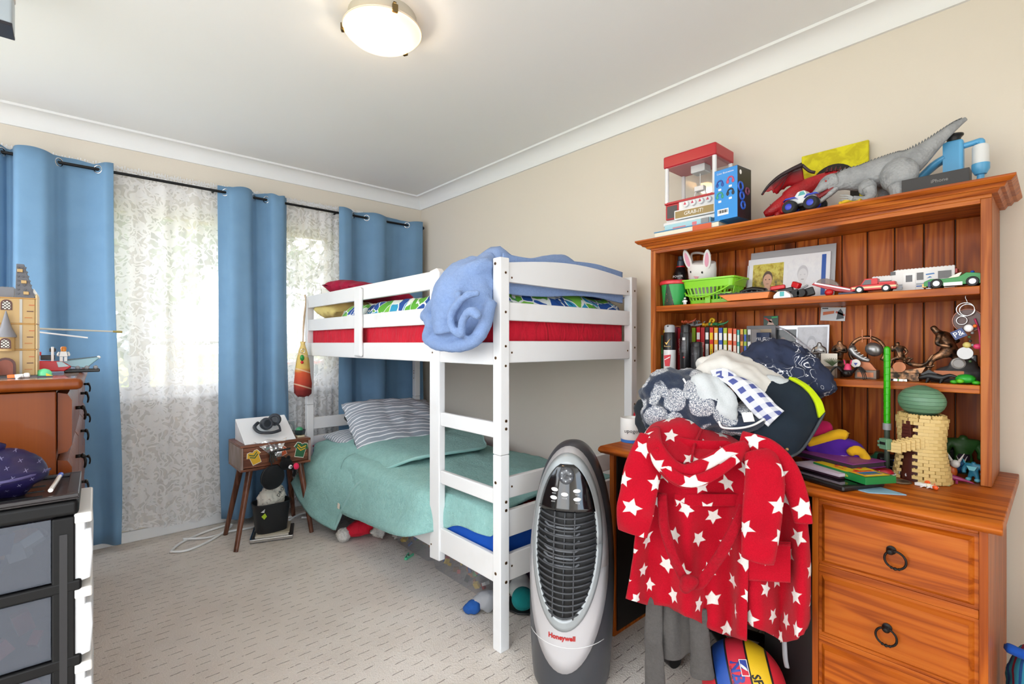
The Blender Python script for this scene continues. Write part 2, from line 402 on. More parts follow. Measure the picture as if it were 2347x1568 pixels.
def cornice(name, pts_fn):
    rings = pts_fn; return S(B().loft(rings).obj(name, None, W_TRIM, smooth=True, ang=math.radians(30)))
cornice('trim_1', [[(x, WY-a, CZ-.09+h) for a, h in prof] for x in (LX,)] + [[(RX-a, WY-a, CZ-.09+h) for a, h in prof]])
cornice('trim_2', [[(RX-a, WY-a, CZ-.09+h) for a, h in prof], [(RX-a, -.9, CZ-.09+h) for a, h in prof]])
S(B().bb(LX, RX, WY-.014, WY, 0, .065).obj('baseboard_window', None, W_TRIM, bev=.004))
S(B().bb(RX-.014, RX, -.9, WY-.014, 0, .065).obj('baseboard_right', None, W_TRIM, bev=.004))
# window: frame, mullions, sashes and panes
FRAMEC = M('#b7aea4', .45)
win = bpy.data.objects.new('window_1', None); col.objects.link(win); win['kind'] = 'structure'; win.location = (.66, WY+.05, OZ0); WM[win] = Matrix.Translation(Vector(win.location))
def wbar(name, *a): return B().bb(*a).obj(name, win, FRAMEC, bev=.004, world=True)
wbar('window_frame', OX0, OX1, WY+.02, WY+.09, OZ0, OZ0+.05); wbar('window_frame', OX0, OX1, WY+.02, WY+.09, OZ1-.05, OZ1)
wbar('window_frame', OX0, OX0+.05, WY+.02, WY+.09, OZ0+.05, OZ1-.05); wbar('window_frame', OX1-.05, OX1, WY+.02, WY+.09, OZ0+.05, OZ1-.05)
for x0, x1 in ((.245, .345), (.93, 1.03)): wbar('mullion', x0, x1, WY+.025, WY+.085, OZ0+.05, OZ1-.05)
wbar('sash_rail', .345, .93, WY+.035, WY+.075, 1.16, 1.185)
for x0, x1 in ((OX0+.05, .245), (.345, .93), (1.03, OX1-.05)): B().bb(x0, x1, WY+.052, WY+.056, OZ0+.05, OZ1-.05).obj('window_pane', win, PANE, world=True)
S(B().bb(OX0-.02, OX1+.02, WY-.03, WY+.02, OZ0-.025, OZ0).obj('window_sill', None, W_TRIM, bev=.005)); bpy.data.objects['window_sill'].name = 'trim_3'

# ================================================================== outside
def foliage(name, cols, s=9):
    m = Mt(name, cols[0], .7); n = m.noise(m.coord(), s, 3); m.put('Base Color', m.ramp(n, [(.3, cols[0]), (.55, cols[1]), (.75, cols[2])]))
    return m
LAWN = Mt('lawn', '#8f9a55', .95); _n = LAWN.noise(LAWN.coord(), .7, 5); LAWN.put('Base Color', LAWN.ramp(_n, [(.3, '#6f8a3c'), (.5, '#b3b06a'), (.7, '#cfc68e')]))
g = B().bb(-60, 70, 3.9, 90, -.6, -.5).obj('lawn', None, LAWN); S(g)
g = B().bb(-60, 70, 11, 16, -.5, -.47).obj('road', None, matte('#a5a09b')); S(g)
LEAFG = foliage('gum_leaves', ['#3f4c30', '#66744c', '#8e9a72'], 1.2)
def tree(loc, h, r, label, seed, n=1500):
    R = random.Random(seed); t = T('gum_tree', label, 'tree', loc)
    tr = cat([(0, 0, -.5), (.15, .1, h*.25), (-.1, 0, h*.5), (.1, .1, h*.72)], 5)
    B().tube(tr, [.22-.12*i/len(tr) for i in range(len(tr))], 8).obj('trunk', t, matte('#a39a8c'), smooth='all')
    for k in range(4):
        a = R.uniform(0, 6.28); B().tube(cat([(0, 0, h*.45), (math.cos(a)*r*.4, math.sin(a)*r*.4, h*.6), (math.cos(a)*r*.75, math.sin(a)*r*.75, h*.78)], 4), [.1-.006*i for i in range(9)], 6).obj('branch', t, matte('#968c7e'), smooth='all')
    b = B(); blobs = [(R.uniform(-r, r)*.7, R.uniform(-r, r)*.7, h*R.uniform(.45, .95)) for _ in range(9)]
    for k in range(n):
        c = Vector(R.choice(blobs)); q = Vector((R.gauss(0, 1), R.gauss(0, 1), R.gauss(0, .8))); c += q.normalized()*r*.42*R.random()**.4
        a = Vector((R.gauss(0, 1), R.gauss(0, 1), R.gauss(0, 1))).normalized()*R.uniform(.12, .26); e = a.orthogonal().normalized()*R.uniform(.05, .11)
        b._add([c-a, c+e, c+a, c-e], [(0, 1, 2, 3)])
    b.obj('crown', t, LEAFG, kind='stuff')
for (x, y, h, r, s, lb) in [(-.5, 9.5, 5.0, 2.0, 1, 'broad gum tree on the lawn outside the left window pane'), (1.6, 13.5, 6.0, 2.0, 2, 'tall gum tree beyond the lawn outside the wide pane'),
                        (6.6, 13.5, 5.6, 2.0, 3, 'gum tree seen between the two right blue curtains'), (.4, 22, 6.5, 2.6, 4, 'distant gum tree across the road outside'), (-4.2, 14.5, 6.2, 2.4, 5, 'gum tree behind the lawn far to the left'), (3.9, 16.8, 7.5, 2.3, 6, 'very tall gum tree rising behind the parked car')]:
    tree((x, y, -.5), h, r, lb, s)
# parked car beyond the lawn
t = T('parked_car', 'small red car parked on the road outside the window', 'car', (3.6, 11.2, -.47), .1)
REDC = M('#b5232a', .25, coat=.5)
B().prism([(-1.9, .25), (-1.95, .62), (-1.1, .78), (-.7, 1.25), (.75, 1.28), (1.3, .8), (1.9, .7), (1.95, .3)], -.8, .8).obj('body', t, REDC, bev=.06)
for sx in (-1.2, 1.2):
    for sy in (-.72, .72): B().cyl((sx, sy-.1, .3), (sx, sy+.1, .3), .3).obj('wheel', t, BLACK)
B().prism([(-.95, .82), (-.62, 1.2), (.68, 1.22), (1.05, .84)], -.81, -.79).obj('side_window', t, M('#3b464f', .1))

# ================================================================== curtains
LACE = Mt('lace')
def mk_lace():
    m = LACE; ux, uy, _ = m.xyz('UV'); v = m.vec(ux, uy, 0)
    w = m.noise(v, 9, 2, .5, 0, True)
    q = m.n('ShaderNodeVectorMath'); q.operation = 'SCALE'; m.link(w, q.inputs[0]); q.inputs['Scale'].default_value = .06
    q2 = m.n('ShaderNodeVectorMath'); q2.operation = 'ADD'; m.link(v, q2.inputs[0]); m.link(q.outputs[0], q2.inputs[1]); vd = q2.outputs[0]
    d = m.vor(vd, 13); rose = ((d*24).sin()).step(-.1, .35)*d.step(.55, .40)
    n = m.noise(v, 17, 1, .3, 1.2); scroll = (n-.5).abs().step(.10, .05)
    n3 = m.noise(v, 24, 1, .3, .8); leaf = n3.step(.58, .63)
    thr = rose.max(scroll).max(leaf*.9)
    den = thr*.34+.60
    dif = m.n('ShaderNodeBsdfDiffuse'); dif.inputs[0].default_value = (.93, .93, .94, 1)
    tl = m.n('ShaderNodeBsdfTranslucent'); tl.inputs[0].default_value = (.93, .93, .94, 1)
    a = m.n('ShaderNodeMixShader'); a.inputs[0].default_value = .30; m.link(dif.outputs[0], a.inputs[1]); m.link(tl.outputs[0], a.inputs[2])
    tr = m.n('ShaderNodeBsdfTransparent'); mx = m.n('ShaderNodeMixShader'); m.link(den.clamp(), mx.inputs[0]); m.link(tr.outputs[0], mx.inputs[1]); m.link(a.outputs[0], mx.inputs[2])
    m.link(mx.outputs[0], m.out.inputs[0])
mk_lace()
def sheet(xs, z0, z1, yf, nz=14):
    """vertical cloth: xs list of (x, dy); yf(dy, t) -> y with t 0 top .. 1 bottom"""
    rows = []
    for i in range(nz+1):
        t = i/nz; rows.append([Vector(yf(x, dy, t, z1+(z0-z1)*t)) for x, dy in xs])
    return rows
for nm, x0, x1, ph, lb in (('lace_curtain', -.42, .86, 0, 'white floral lace curtain between the two left blue curtains'), ('lace_curtain', .87, 1.72, 1.3, 'white floral lace curtain behind the bunk bed head')):
    N = 110; xs = [(x0+(x1-x0)*i/N, .011*math.sin(i*.42+ph)+.007*math.sin(i*.93+1)) for i in range(N+1)]
    rows = sheet(xs, .055, 2.165, lambda x, dy, t, z: (x, WY-.047+dy*(.5+.7*t), z+(.02*math.sin(x*9+ph)+.02*math.sin(x*3.1)*1 if t > .99 else 0)), 24)
    uvs = [[((x-x0)*1.15, r[0].z) for x, _ in xs] for r in rows]
    lc = B().grid(rows, uvs).obj(nm, None, LACE, smooth='all'); tag(lc, lb, 'curtain')
    fr = B()
    for i in range(N*2):
        x = x0+(x1-x0)*i/(N*2); fr.box((x, WY-.047+.006*math.sin(i*.4), 2.168+.012*abs(math.sin(i*1.7))), (.004, .003, .022+.012*math.sin(i*2.3)))
    o = fr.obj('ruffle', lc, LACE, kind='stuff')
CURT = fabric('blue_curtain_cloth', '#7397b6', '#6488a8', .12, 1400, .8, .2)
RODY, RODZ = 3.558, 2.136
rod = T('curtain_rod', 'thin black curtain rod above the window', 'curtain rod', (.9, RODY, RODZ))
B().cyl((-.6, RODY, RODZ), (2.17, RODY, RODZ), .0085, n=12).obj('rod', rod, BLACKM, smooth=True, world=True)
for x in (1.45, -.35, .66): B().cyl((x, RODY, RODZ), (x, WY, RODZ), .006).cyl((x, WY-.004, RODZ), (x, WY, RODZ), .02).obj('bracket', rod, BLACKM, smooth=True, world=True)
B().ball((2.178, RODY, RODZ), .014).obj('finial', rod, BLACKM, smooth=True, world=True)
def curtain(ctrl, gx, label, bot=None, k=1.0, lean=None):
    xs = [(q[0], q[1]) for q in cat([(a, b_, 0) for a, b_ in ctrl], 8)]
    x0, x1 = xs[0][0], xs[-1][0]; bot = bot or (x0, x1)
    def yf(x, dy, t, z):
        s = (x-x0)/(x1-x0); xb = bot[0]+(bot[1]-bot[0])*s; tt = t*t*(3-2*t)
        sag = -.014*max(0, 1-t*9)*(1-abs(math.cos(s*len(gx)*PI)))
        ddy = dy*(1+.25*tt)+.012*math.sin(s*21+t*3)*t
        return (x+(xb-x)*tt+.008*math.sin(t*7+s*9)*t, min(RODY+ddy, WY-.066), z+sag)
    rows = sheet(xs, .045, 2.178, yf, 28)
    o = B().grid(rows, uvgrid(rows)).obj('blue_curtain', None, CURT, smooth='all', solid=.003); tag(o, label, 'curtain')
    dd = lambda x: min(range(len(xs)-1), key=lambda i: abs(xs[i][0]-x))
    for x in gx:
        i = max(1, min(len(xs)-2, dd(x))); tx, ty = xs[i+1][0]-xs[i-1][0], xs[i+1][1]-xs[i-1][1]; a = math.atan2(ty, tx)
        g = B().torus((0, 0, 0), .021, .005, 'y', 20, 6); g.xform(Matrix.Translation((xs[i][0], RODY+xs[i][1], RODZ)) @ Matrix.Rotation(a, 4, 'Z')); g.obj('grommet', o, CHROME, smooth='all')
    return o
curtain([(-.33, .0), (-.30, -.03), (-.272, .0), (-.255, .035), (-.235, .02), (-.222, -.04), (-.19, -.055), (-.12, -.055), (-.085, -.03), (-.06, 0), (-.02, .03), (.05, .03), (.10, 0), (.13, -.03), (.165, -.03)], (-.272, -.06, .10), 'blue grommet curtain hanging behind the wooden dresser', (-.33, .20))
curtain([(.682, .02), (.722, 0), (.755, -.05), (.845, -.05), (.885, 0), (.92, .03), (.965, 0), (.995, -.045), (1.06, -.045), (1.083, 0), (1.10, .025)], (.722, .885, .965), 'blue grommet curtain hanging behind the small walnut nightstand', (.70, 1.11))
curtain([(1.455, -.02), (1.49, -.04), (1.54, -.03), (1.57, 0), (1.62, .03), (1.68, 0), (1.73, -.04), (1.80, -.045), (1.85, 0), (1.92, .03), (1.98, .03), (2.03, 0), (2.09, -.03), (2.16, -.03)], (1.57, 1.68, 2.03), 'blue grommet curtain in the room corner behind the bunk bed', (1.46, 2.15))

# ================================================================== ceiling lamp
LC = Vector((.867, 1.70, CZ))
t = T('ceiling_lamp', 'round frosted glass ceiling lamp, lit with a warm glow', 'lamp', LC)
B().lathe([(.005, 0), (.125, 0), (.125, -.03), (.118, -.045), (.005, -.045)], n=36).obj('base_plate', t, M('#b9b3a4', .5), smooth=True)
LG = Mt('lamp_glass'); _tr = LG.n('ShaderNodeBsdfTransparent'); _tr.inputs[0].default_value = (1, .80, .52, 1)
_tl = LG.n('ShaderNodeBsdfTranslucent'); _tl.inputs[0].default_value = (1, .66, .32, 1); _em = LG.n('ShaderNodeEmission'); _em.inputs[0].default_value = (1, .66, .34, 1); _em.inputs[1].default_value = .3
_m1 = LG.n('ShaderNodeMixShader'); _m1.inputs[0].default_value = .8; LG.link(_tr.outputs[0], _m1.inputs[1]); LG.link(_tl.outputs[0], _m1.inputs[2])
_ad = LG.n('ShaderNodeAddShader'); LG.link(_m1.outputs[0], _ad.inputs[0]); LG.link(_em.outputs[0], _ad.inputs[1]); LG.link(_ad.outputs[0], LG.out.inputs[0])
B().lathe([(.142, -.05), (.144, -.055), (.135, -.066), (.115, -.083), (.085, -.098), (.045, -.108), (.003, -.111)], n=48, cap=False).obj('glass_dome', t, LG, smooth='all')
B().torus((0, 0, -.053), .143, .003, n=48).obj('glass_rim', t, M('#e9d9c6', .15), smooth='all')
for a in (2.55, .45, -1.75):
    c = Matrix.Rotation(a, 4, 'Z'); B().box((.146, 0, -.052), (.012, .02, .028)).box((.137, 0, -.03), (.02, .012, .005)).xform(c).obj('clip', t, M('#7d6a48', .3, 1), bev=.003)
B().cyl((.05, .02, -.05), (-.02, -.03, -.06), .016).obj('bulb', t, M('#f5e6cf', .3), smooth=True)
ld = bpy.data.lights.new('ceiling_bulb', 'POINT'); ld.energy = LAMP_POWER; ld.color = (1, .82, .60); ld.shadow_soft_size = .06
lo = bpy.data.objects.new('ceiling_bulb', ld); col.objects.link(lo); lo.parent = t; lo.location = (0, 0, -.082)
# ================================================================== bunk bed
def lump(name, b, mat, parent=None, voxel=.012, it=6, label=None, disp=0, dscale=.05, world=True):
    """tubes and blobs fused into one continuous cloth surface"""
    o = b.obj(name, parent, mat, smooth='all', world=world and parent is not None)
    r = o.modifiers.new('fuse', 'REMESH'); r.mode = 'VOXEL'; r.voxel_size = voxel; r.use_smooth_shade = True
    s = o.modifiers.new('relax', 'SMOOTH'); s.iterations = it; s.factor = .6
    if disp:
        tx = bpy.data.textures.new(name+'_t', 'CLOUDS'); tx.noise_scale = dscale; tx.noise_depth = 2
        d = o.modifiers.new('crumple', 'DISPLACE'); d.texture = tx; d.strength = disp; d.mid_level = .5; d.texture_coords = 'LOCAL'
    return o
bed = T('bunk_bed', 'white painted wooden bunk bed with ladder along the wall', 'bunk bed', (1.65, 2.45, 0))
BX0, BX1, BX2, BX3 = 1.197, 1.243, 2.045, 2.091; BY0, BY1, BY2, BY3 = 1.404, 1.450, 3.455, 3.500
def bp(name, *a, bev=.004): return B().bb(*a).obj(name, bed, WHITEW, bev=bev, world=True)
posts = []
for (x0, x1) in ((BX0, BX1), (BX2, BX3)):
    for (y0, y1) in ((BY0, BY1), (BY2, BY3)):
        z = 1.498
        posts.append(bp('post', x0, x1, y0, y1, 0, .7455)); posts.append(bp('post', x0, x1, y0, y1, .7465, z))
def bolt(p, ax, par, r=.006):
    d = Vector({'x': (1, 0, 0), 'y': (0, 1, 0)}[ax]); p = Vector(p)
    B().cyl(p-d*.0015, p+d*.004, r, n=10).obj('bolt', par, M('#7a5a33', .4, .7), world=True)
    B().cyl(p-d*.0017, p+d*.003, r*.5, n=8).obj('bolt_socket', par, BLACK, world=True)
for z in (1.43, 1.31): bolt((BX0, BY0+.03, z+.045), 'x', posts[1]) if z > 1.4 else None
for z in (1.165, .64, .2935): bolt((BX0, BY0+.028, z-.05 if z > 1 else z), 'x', posts[1 if z > .75 else 0])
for z in (.875, .845): bolt((BX0+.028, BY0, z), 'y', posts[1])
for z in (.567, .535, .335, .262): bolt((BX0+.028, BY0, z), 'y', posts[0])
for z in (1.16, 1.085, 1.44, 1.29): bolt((BX0+.026, BY0, z), 'y', posts[1], .005)
for z in (1.43, 1.25, 1.15, 1.085, .87): bolt((BX2+.025, BY0, z), 'y', posts[5], .005)
for z in (.95, .93, .89): bolt((BX2, BY2+.02, z), 'x', posts[7], .004)
for z in (1.47, .86): bolt((BX0, BY2+.02, z), 'x', posts[3], .004)
# long rails, front and back
for x0, x1 in ((BX0+.006, BX0+.026), (BX3-.026, BX3-.006)):
    bp('side_rail', x0, x1, BY1, BY2, 1.087, 1.175); bp('side_rail', x0, x1, BY1, BY2, .252, .357)
for z0, z1 in ((1.256, 1.333), (1.414, 1.496)):
    bp('guard_rail', BX0+.006, BX0+.026, 1.85, BY2, z0, z1); bp('guard_rail', BX3-.026, BX3-.006, BY1, BY2, z0, z1)
b = B().bb(BX0-.016, BX0+.006, 2.585, 2.668, 1.096, 1.482).obj('guard_brace', bed, WHITEW, bev=.012, seg=3, world=True)
# ladder
lad = B().prism([(1.818, .212), (1.896, .205), (1.896, 1.497), (1.84, 1.505), (1.818, 1.485)], BX0-.002, BX0+.032, 'x').obj('ladder_upright', bed, WHITEW, bev=.005, world=True)
for z in (1.44, 1.41): bolt((BX0+.02, 1.818, z), 'y', lad, .005)
bolt((BX0-.002, 1.87, 1.13), 'x', lad, .004); bolt((BX0-.002, 1.88, .27), 'x', lad, .004)
for z0, z1 in ((.807, .868), (.553, .612)): bp('rung', BX0+.004, BX0+.026, BY1, 1.818, z0, z1, bev=.006)
# foot and head boards
for y0, y1, nm in ((BY0+.010, BY0+.032, 'footboard_rail'), (BY2+.012, BY2+.034, 'headboard_rail')):
    n = 12; xs = [BX1+(BX2-BX1)*i/n for i in range(n+1)]
    B().prism([(x, 1.408-.004*math.sin(PI*i/n)) for i, x in enumerate(xs)]+[(xs[n-i], 1.482+.034*math.sin(PI*(n-i)/n)) for i in range(n+1)], y0, y1).obj(nm, bed, WHITEW, world=True)
    for z0, z1 in ((1.259, 1.330), (1.095, 1.180), (.573, .655), (.424, .527), (.255, .358)): fr = bp(nm, BX1, BX2, y0, y1, z0, z1)
for z, p in ((1.425, 'y'), (1.135, 'y'), (.617, 'y'), (.31, 'y')):
    for x in (BX1+.02, BX2-.02): bolt((x, BY0+.010, z), 'y', fr, .004)
for z in (1.095, .262):
    for k in range(9): bp('slat', BX0+.026, BX3-.026, 1.56+k*.215, 1.63+k*.215, z, z+.018, bev=.002)

# ---- bedding materials
SHEET_R = fabric('red_sheet', '#d01c34', '#b01228', .15, 700, .7); _a = SHEET_R.xyz(); SHEET_R.bump(SHEET_R.noise(SHEET_R.vec(_a[0]*9, _a[1]*9, _a[2]*4), 2.2, 3, .5, 1.2), .55, .03); SHEET_B = fabric('blue_sheet', '#0d50b4', '#083c90', .1, 800, .55)
TEAL = fleece('teal_fleece', '#9dcbc6', '#7fb2ae', 120, .45, 1.0); TEALB = fabric('teal_satin', '#9fcac6', '#86b5b1', .1, 500, .4); PALEBLUE = fleece('pale_blue_fleece', '#8fa9d6', '#7891c2', 300, .45, .8)
def mk_duvet():
    m = Mt('jungle_print', '#ffffff', .8); v = m.coord(); w = m.noise(v, 7, 2, .5, 0, True)
    q = m.n('ShaderNodeVectorMath'); q.operation = 'SCALE'; m.link(w, q.inputs[0]); q.inputs['Scale'].default_value = .11
    a = m.n('ShaderNodeVectorMath'); a.operation = 'ADD'; m.link(v, a.inputs[0]); m.link(q.outputs[0], a.inputs[1])
    cc = m.n('ShaderNodeSeparateColor'); m.link(m.vor(a.outputs[0], 13, out='Color'), cc.inputs[0]); f = X(m.nt, cc.outputs[0])
    c = m.ramp(f, [(0, '#1d4f9e'), (.22, '#5fae33'), (.40, '#e8eee8'), (.55, '#2f9cc4'), (.72, '#1d4f9e'), (.84, '#e59533'), (.9, '#7cc043')], True)
    ed = m.vor(a.outputs[0], 13, 'DISTANCE_TO_EDGE'); x, y, z = m.xyz(); st = ((x*150+y*190+z*120).sin() > .4)*(m.noise(v, 9, 1).step(.5, .56))
    c = m.mix(ed.step(.05, .03), c, '#eef2ee'); c = m.mix(st*.85, c, '#16407e'); m.put('Base Color', c); return m
DUVET = mk_duvet()
def stripes(name, c0, c1, per, axis=0, w=.35):
    m = Mt(name, c0, .85); q = m.xyz('UV')[axis]; s = ((q/per).fract()-.5).abs(); m.put('Base Color', m.mix(s.step(w*.5+.02, w*.5-.02), c0, c1)); n = m.noise(m.coord(), 700, 2); m.bump(n, .1, .001); return m
TICK = stripes('grey_stripe_cotton', '#98a0ab', '#e8eaee', .028, 1, .24)
def mattress(name, x0, x1, y0, y1, z0, z1, mat, label):
    o = B().bb(x0, x1, y0, y1, z0, z1).obj(name, None, mat, bev=.035, seg=4); return tag(o, label, 'mattress')
mattress('mattress', BX0+.032, BX3-.032, BY1+.005, BY2+.005, 1.116, 1.292, SHEET_R, 'mattress in red fitted sheet on the upper bunk')
mattress('mattress', BX0+.032, BX3-.032, BY1+.005, BY2+.005, .283, .465, SHEET_B, 'mattress in shiny blue sheet on the lower bunk')
for i in range(3): pass
# crumpled edge of the red sheet
def pillow(name, w, h, th, mat, loc, rot, label=None, amp=.012, seed=1, cat_='pillow', n=26, parent=None):
    rows = []
    def pt(s, t, sg):
        e = (1-abs(s)**3.2)*(1-abs(t)**3.2); k = 1-.07*(s*s*t*t); pin = 1-.10*(1-abs(s))*abs(t)**6
        return Vector((s*w/2*k*(1-.06*(1-t*t)*abs(s)**4), t*h/2*k*(1-.06*(1-s*s)*abs(t)**4), sg*th/2*max(0, e)**.55))
    for sg in (1, -1):
        rr = []
        for i in range(n+1):
            rr.append([pt(-1+2*j/n, -1+2*i/n, sg) for j in range(n+1)])
        rows.append(wrinkle(rr, amp, 11, seed+sg, (1, 1.6, 1)))
    b = B(); uvs = []
    for rr in rows:
        b.grid(rr); uvs += [(p.x, p.y) for r in rr for p in r]
    b.uv = uvs; Mx = Matrix.Translation(Vector(loc)) @ (rot.to_4x4() if isinstance(rot, Matrix) else Matrix.Rotation(rot, 4, 'Z')); b.xform(Mx)
    o = b.obj(name, parent, mat, smooth='all')
    bm = bmesh.new(); bm.from_mesh(o.data); bmesh.ops.remove_doubles(bm, verts=bm.verts, dist=.004); bmesh.ops.recalc_face_normals(bm, faces=bm.faces); bm.to_mesh(o.data); bm.free()
    if label: tag(o, label, cat_)
    return o
def R3(x=0, y=0, z=0): return (Matrix.Rotation(z, 3, 'Z') @ Matrix.Rotation(y, 3, 'Y') @ Matrix.Rotation(x, 3, 'X'))
pillow('pillow', .66, .48, .18, TICK, (1.60, 2.95, .63), R3(.62, .03, -.10), 'plump grey and white striped pillow propped on the teal blanket', .016, 3)
pillow('pillow', .52, .38, .10, TICK, (1.52, 3.20, .525), R3(.05, 0, .08), 'flat striped pillow lying beneath the propped striped pillow', .01, 5)
pillow('pillow', .55, .42, .12, fabric('crimson_cotton', '#a5183c', '#8a1030', .15, 700), (1.52, 3.16, 1.515), R3(.10, .1, .2), 'crimson pillow sticking up over the upper bunk guard rail', .012, 8)
pillow('cushion', .34, .30, .12, fabric('pale_yellow_cotton', '#d9c67e', '#c2ae66', .15, 700), (1.38, 3.25, 1.40), R3(.1, -.1, .1), 'pale yellow cushion under the crimson pillow', .01, 9, 'cushion')
# jungle duvet heaped on the upper mattress
def duv(x, y):
    z = 1.292+.105+.018*mnoise.noise(Vector((x*6, y*6, 1)))+.010*mnoise.noise(Vector((x*17, y*17, 4)))
    e = min(1, (x-1.228)/.06, (2.06-x)/.06, (y-1.455)/.08, (3.02-y)/.1); return 1.296+(z-1.296)*max(0, e)**.5
xs = [1.2281+.832*i/30 for i in range(31)]; ys = [1.456+1.56*i/60 for i in range(61)]
rows = [[Vector((x, y, duv(x, y))) for x in xs] for y in ys]; b = B().grid(rows)
o = b.obj('duvet', None, DUVET, smooth='all', solid=.008); tag(o, 'crumpled duvet with blue and green leaf print on the upper bunk', 'duvet')
# pale blue fleece: folded heap at the foot end and rolled end hanging out over the ladder
t = T('fleece_blanket', 'pale blue fleece blanket bundled over the upper bunk ladder opening', 'blanket', (1.24, 1.62, 1.18))
def H(u, v, x): return at(u, v, 'x', x)
b = B()
b.tube(cat([H(1118, 640, 1.26), H(1085, 655, 1.20), H(1058, 690, 1.15), H(1045, 735, 1.13), H(1045, 765, 1.13)], 5), [.09+.035*math.sin(PI*min(1, i/16)) for i in range(21)], 20)
b.ball(H(1075, 700, 1.16), (.07, .125, .15), 16, 10); b.ball(H(1040, 745, 1.13), (.06, .115, .085), 16, 10); b.ball(H(1095, 660, 1.20), (.06, .10, .12), 16, 10); b.ball(H(1120, 650, 1.235), (.05, .05, .13), 12, 8)
b.tube(cat([H(972, 722, 1.13), H(1000, 700, 1.10), H(1025, 665, 1.10), H(1060, 632, 1.12), H(1105, 612, 1.17), H(1125, 605, 1.24)], 5), [.018, .022, .026, .03, .032, .034]+[.036]*20, 10)
b.tube(cat([H(975, 722, 1.12), H(990, 745, 1.09), H(982, 775, 1.10), H(1005, 790, 1.10), H(1050, 793, 1.10), H(1090, 778, 1.11), H(1112, 742, 1.13), H(1124, 690, 1.17)], 5), .027, 10)
b.tube(cat([H(1100, 672, 1.09), H(1070, 678, 1.055), H(1038, 712, 1.05), H(1035, 745, 1.05), H(1055, 768, 1.06), H(1062, 735, 1.055), H(1080, 712, 1.055), H(1100, 728, 1.07)], 5), .017, 10)
b.tube(cat([H(985, 738, 1.09), H(1010, 735, 1.07), H(1022, 752, 1.065), H(1003, 728, 1.07), H(1020, 700, 1.065), H(1055, 672, 1.06)], 5), .014, 8)
lump('rolled_end', b, PALEBLUE, t, .009, 4, disp=.012, dscale=.05)
def heap(x, y):
    s = (x-1.27)/(2.03-1.27); e = max(0, min(1, (y-1.452)/.05, (1.86-y)/.22, (x-1.235)/.03, (2.05-x)/.05))
    top = 1.558-.05*s-.03*math.sin(s*9)+.02*mnoise.noise(Vector((x*9, y*9, 2)))
    return 1.395+(top-1.395)*e**.5-.10*max(0, (y-1.56)/.3)*e
xs = [1.232+.82*i/34 for i in range(35)]; ys = [1.452+.40*i/22 for i in range(23)]
B().grid([[Vector((x, y, heap(x, y))) for x in xs] for y in ys]).obj('folded_heap', t, PALEBLUE, smooth='all', solid=.02, world=True)
cloth('foot_drape', [[(x, 1.4505+.003*math.sin(x*31), z+.012*math.sin(x*8)) for x in (1.25, 1.35, 1.5, 1.65, 1.8, 1.92, 2.03)] for z in (1.53, 1.47, 1.42, 1.375)], PALEBLUE, t, 5, 4, .002, 20, 2, .008)
# teal blanket on the lower bunk
def topz(x, y): return .497+.045*math.sin(PI*min(1, max(0, (x-1.20)/.85)))+.008*mnoise.noise(Vector((x*7, y*7, 3)))
tb = T('teal_blanket', 'teal fleece blanket spread over the lower bunk, corner trailing off', 'blanket', (1.3, 2.3, .25))
hem = [(1126, 1228, 1.178), (1100, 1238, 1.175), (1060, 1226, 1.165), (1020, 1214, 1.16), (985, 1222, 1.15), (940, 1230, 1.13), (905, 1226, 1.125), (870, 1212, 1.135), (830, 1196, 1.14), (795, 1182, 1.145), (775, 1165, 1.15)]
rows = []
for u, v, x in hem:
    p = at(u, v, 'x', x); y = max(1.475, p.y); f = min(1, (y-1.46)/.1)
    r = [Vector((xx, y, topz(xx, y)*(.985+.015*f))) for xx in (2.02, 1.9, 1.75, 1.6, 1.45, 1.33, 1.25)]
    r += [Vector((1.198 if y > 1.93 else 1.238, y, topz(1.2, y)-.012)), Vector((1.178 if y > 1.93 else 1.234, y, .445)), Vector((1.16 if y > 1.93 else 1.231, y, .39+.2*(p.z-.39) if y > 1.93 else .43)), Vector((x if y > 1.93 else 1.228, y, p.z))]
    rows.append(r)
cloth('spread', rows, TEAL, tb, 5, 5, .010, 9, 2, .012)
# head part folded back on itself, edge bound in satin
bind = [(2.03, 2.56, .56), (1.88, 2.36, .57), (1.747, 2.20, .572), (1.5, 2.22, .57), (1.33, 2.28, .555)]
bind += [tuple(at(840, 1098, 'x', 1.19)), tuple(at(815, 1120, 'x', 1.165)), tuple(at(795, 1150, 'x', 1.15)), tuple(at(778, 1190, 'x', 1.145)), tuple(at(768, 1214, 'x', 1.14))]
headl = [(2.03, 3.30, .53), (1.88, 3.32, .535), (1.747, 3.34, .535), (1.5, 3.34, .53), (1.33, 3.34, .515)]
headl += [(1.215, 3.33, .492), tuple(at(718, 1040, 'x', 1.16)), tuple(at(700, 1065, 'x', 1.115)), tuple(at(683, 1088, 'x', 1.085)), tuple(at(669, 1107, 'x', 1.055))]
g = []
for k in range(5):
    f = k/4; g.append([])
    for i, (a, c) in enumerate(zip(headl, bind)):
        p = Vector(a)*(1-f)+Vector(c)*f
        if i < 5: p.z += .014*math.sin(PI*f)
        else: p.x -= .035*math.sin(PI*f)*(i-4)/5; p.z -= (.03*math.sin(PI*f) if i == 9 else 0)
        g[-1].append(p)
cloth('folded_back', g, TEAL, tb, 5, 8, .008, 10, 5, .014)
B().tube(cat([Vector(q)+Vector((-.004, -.004, .004)) for q in bind], 6), .009, 8, flat=.6).obj('satin_edge', tb, TEALB, smooth='all', world=True)
B().box(at(776, 1160, 'x', 1.13), (.004, .02, .03), R3(.2, 0, .1)).obj('care_tag', tb, M('#e7dccb', .7), world=True)
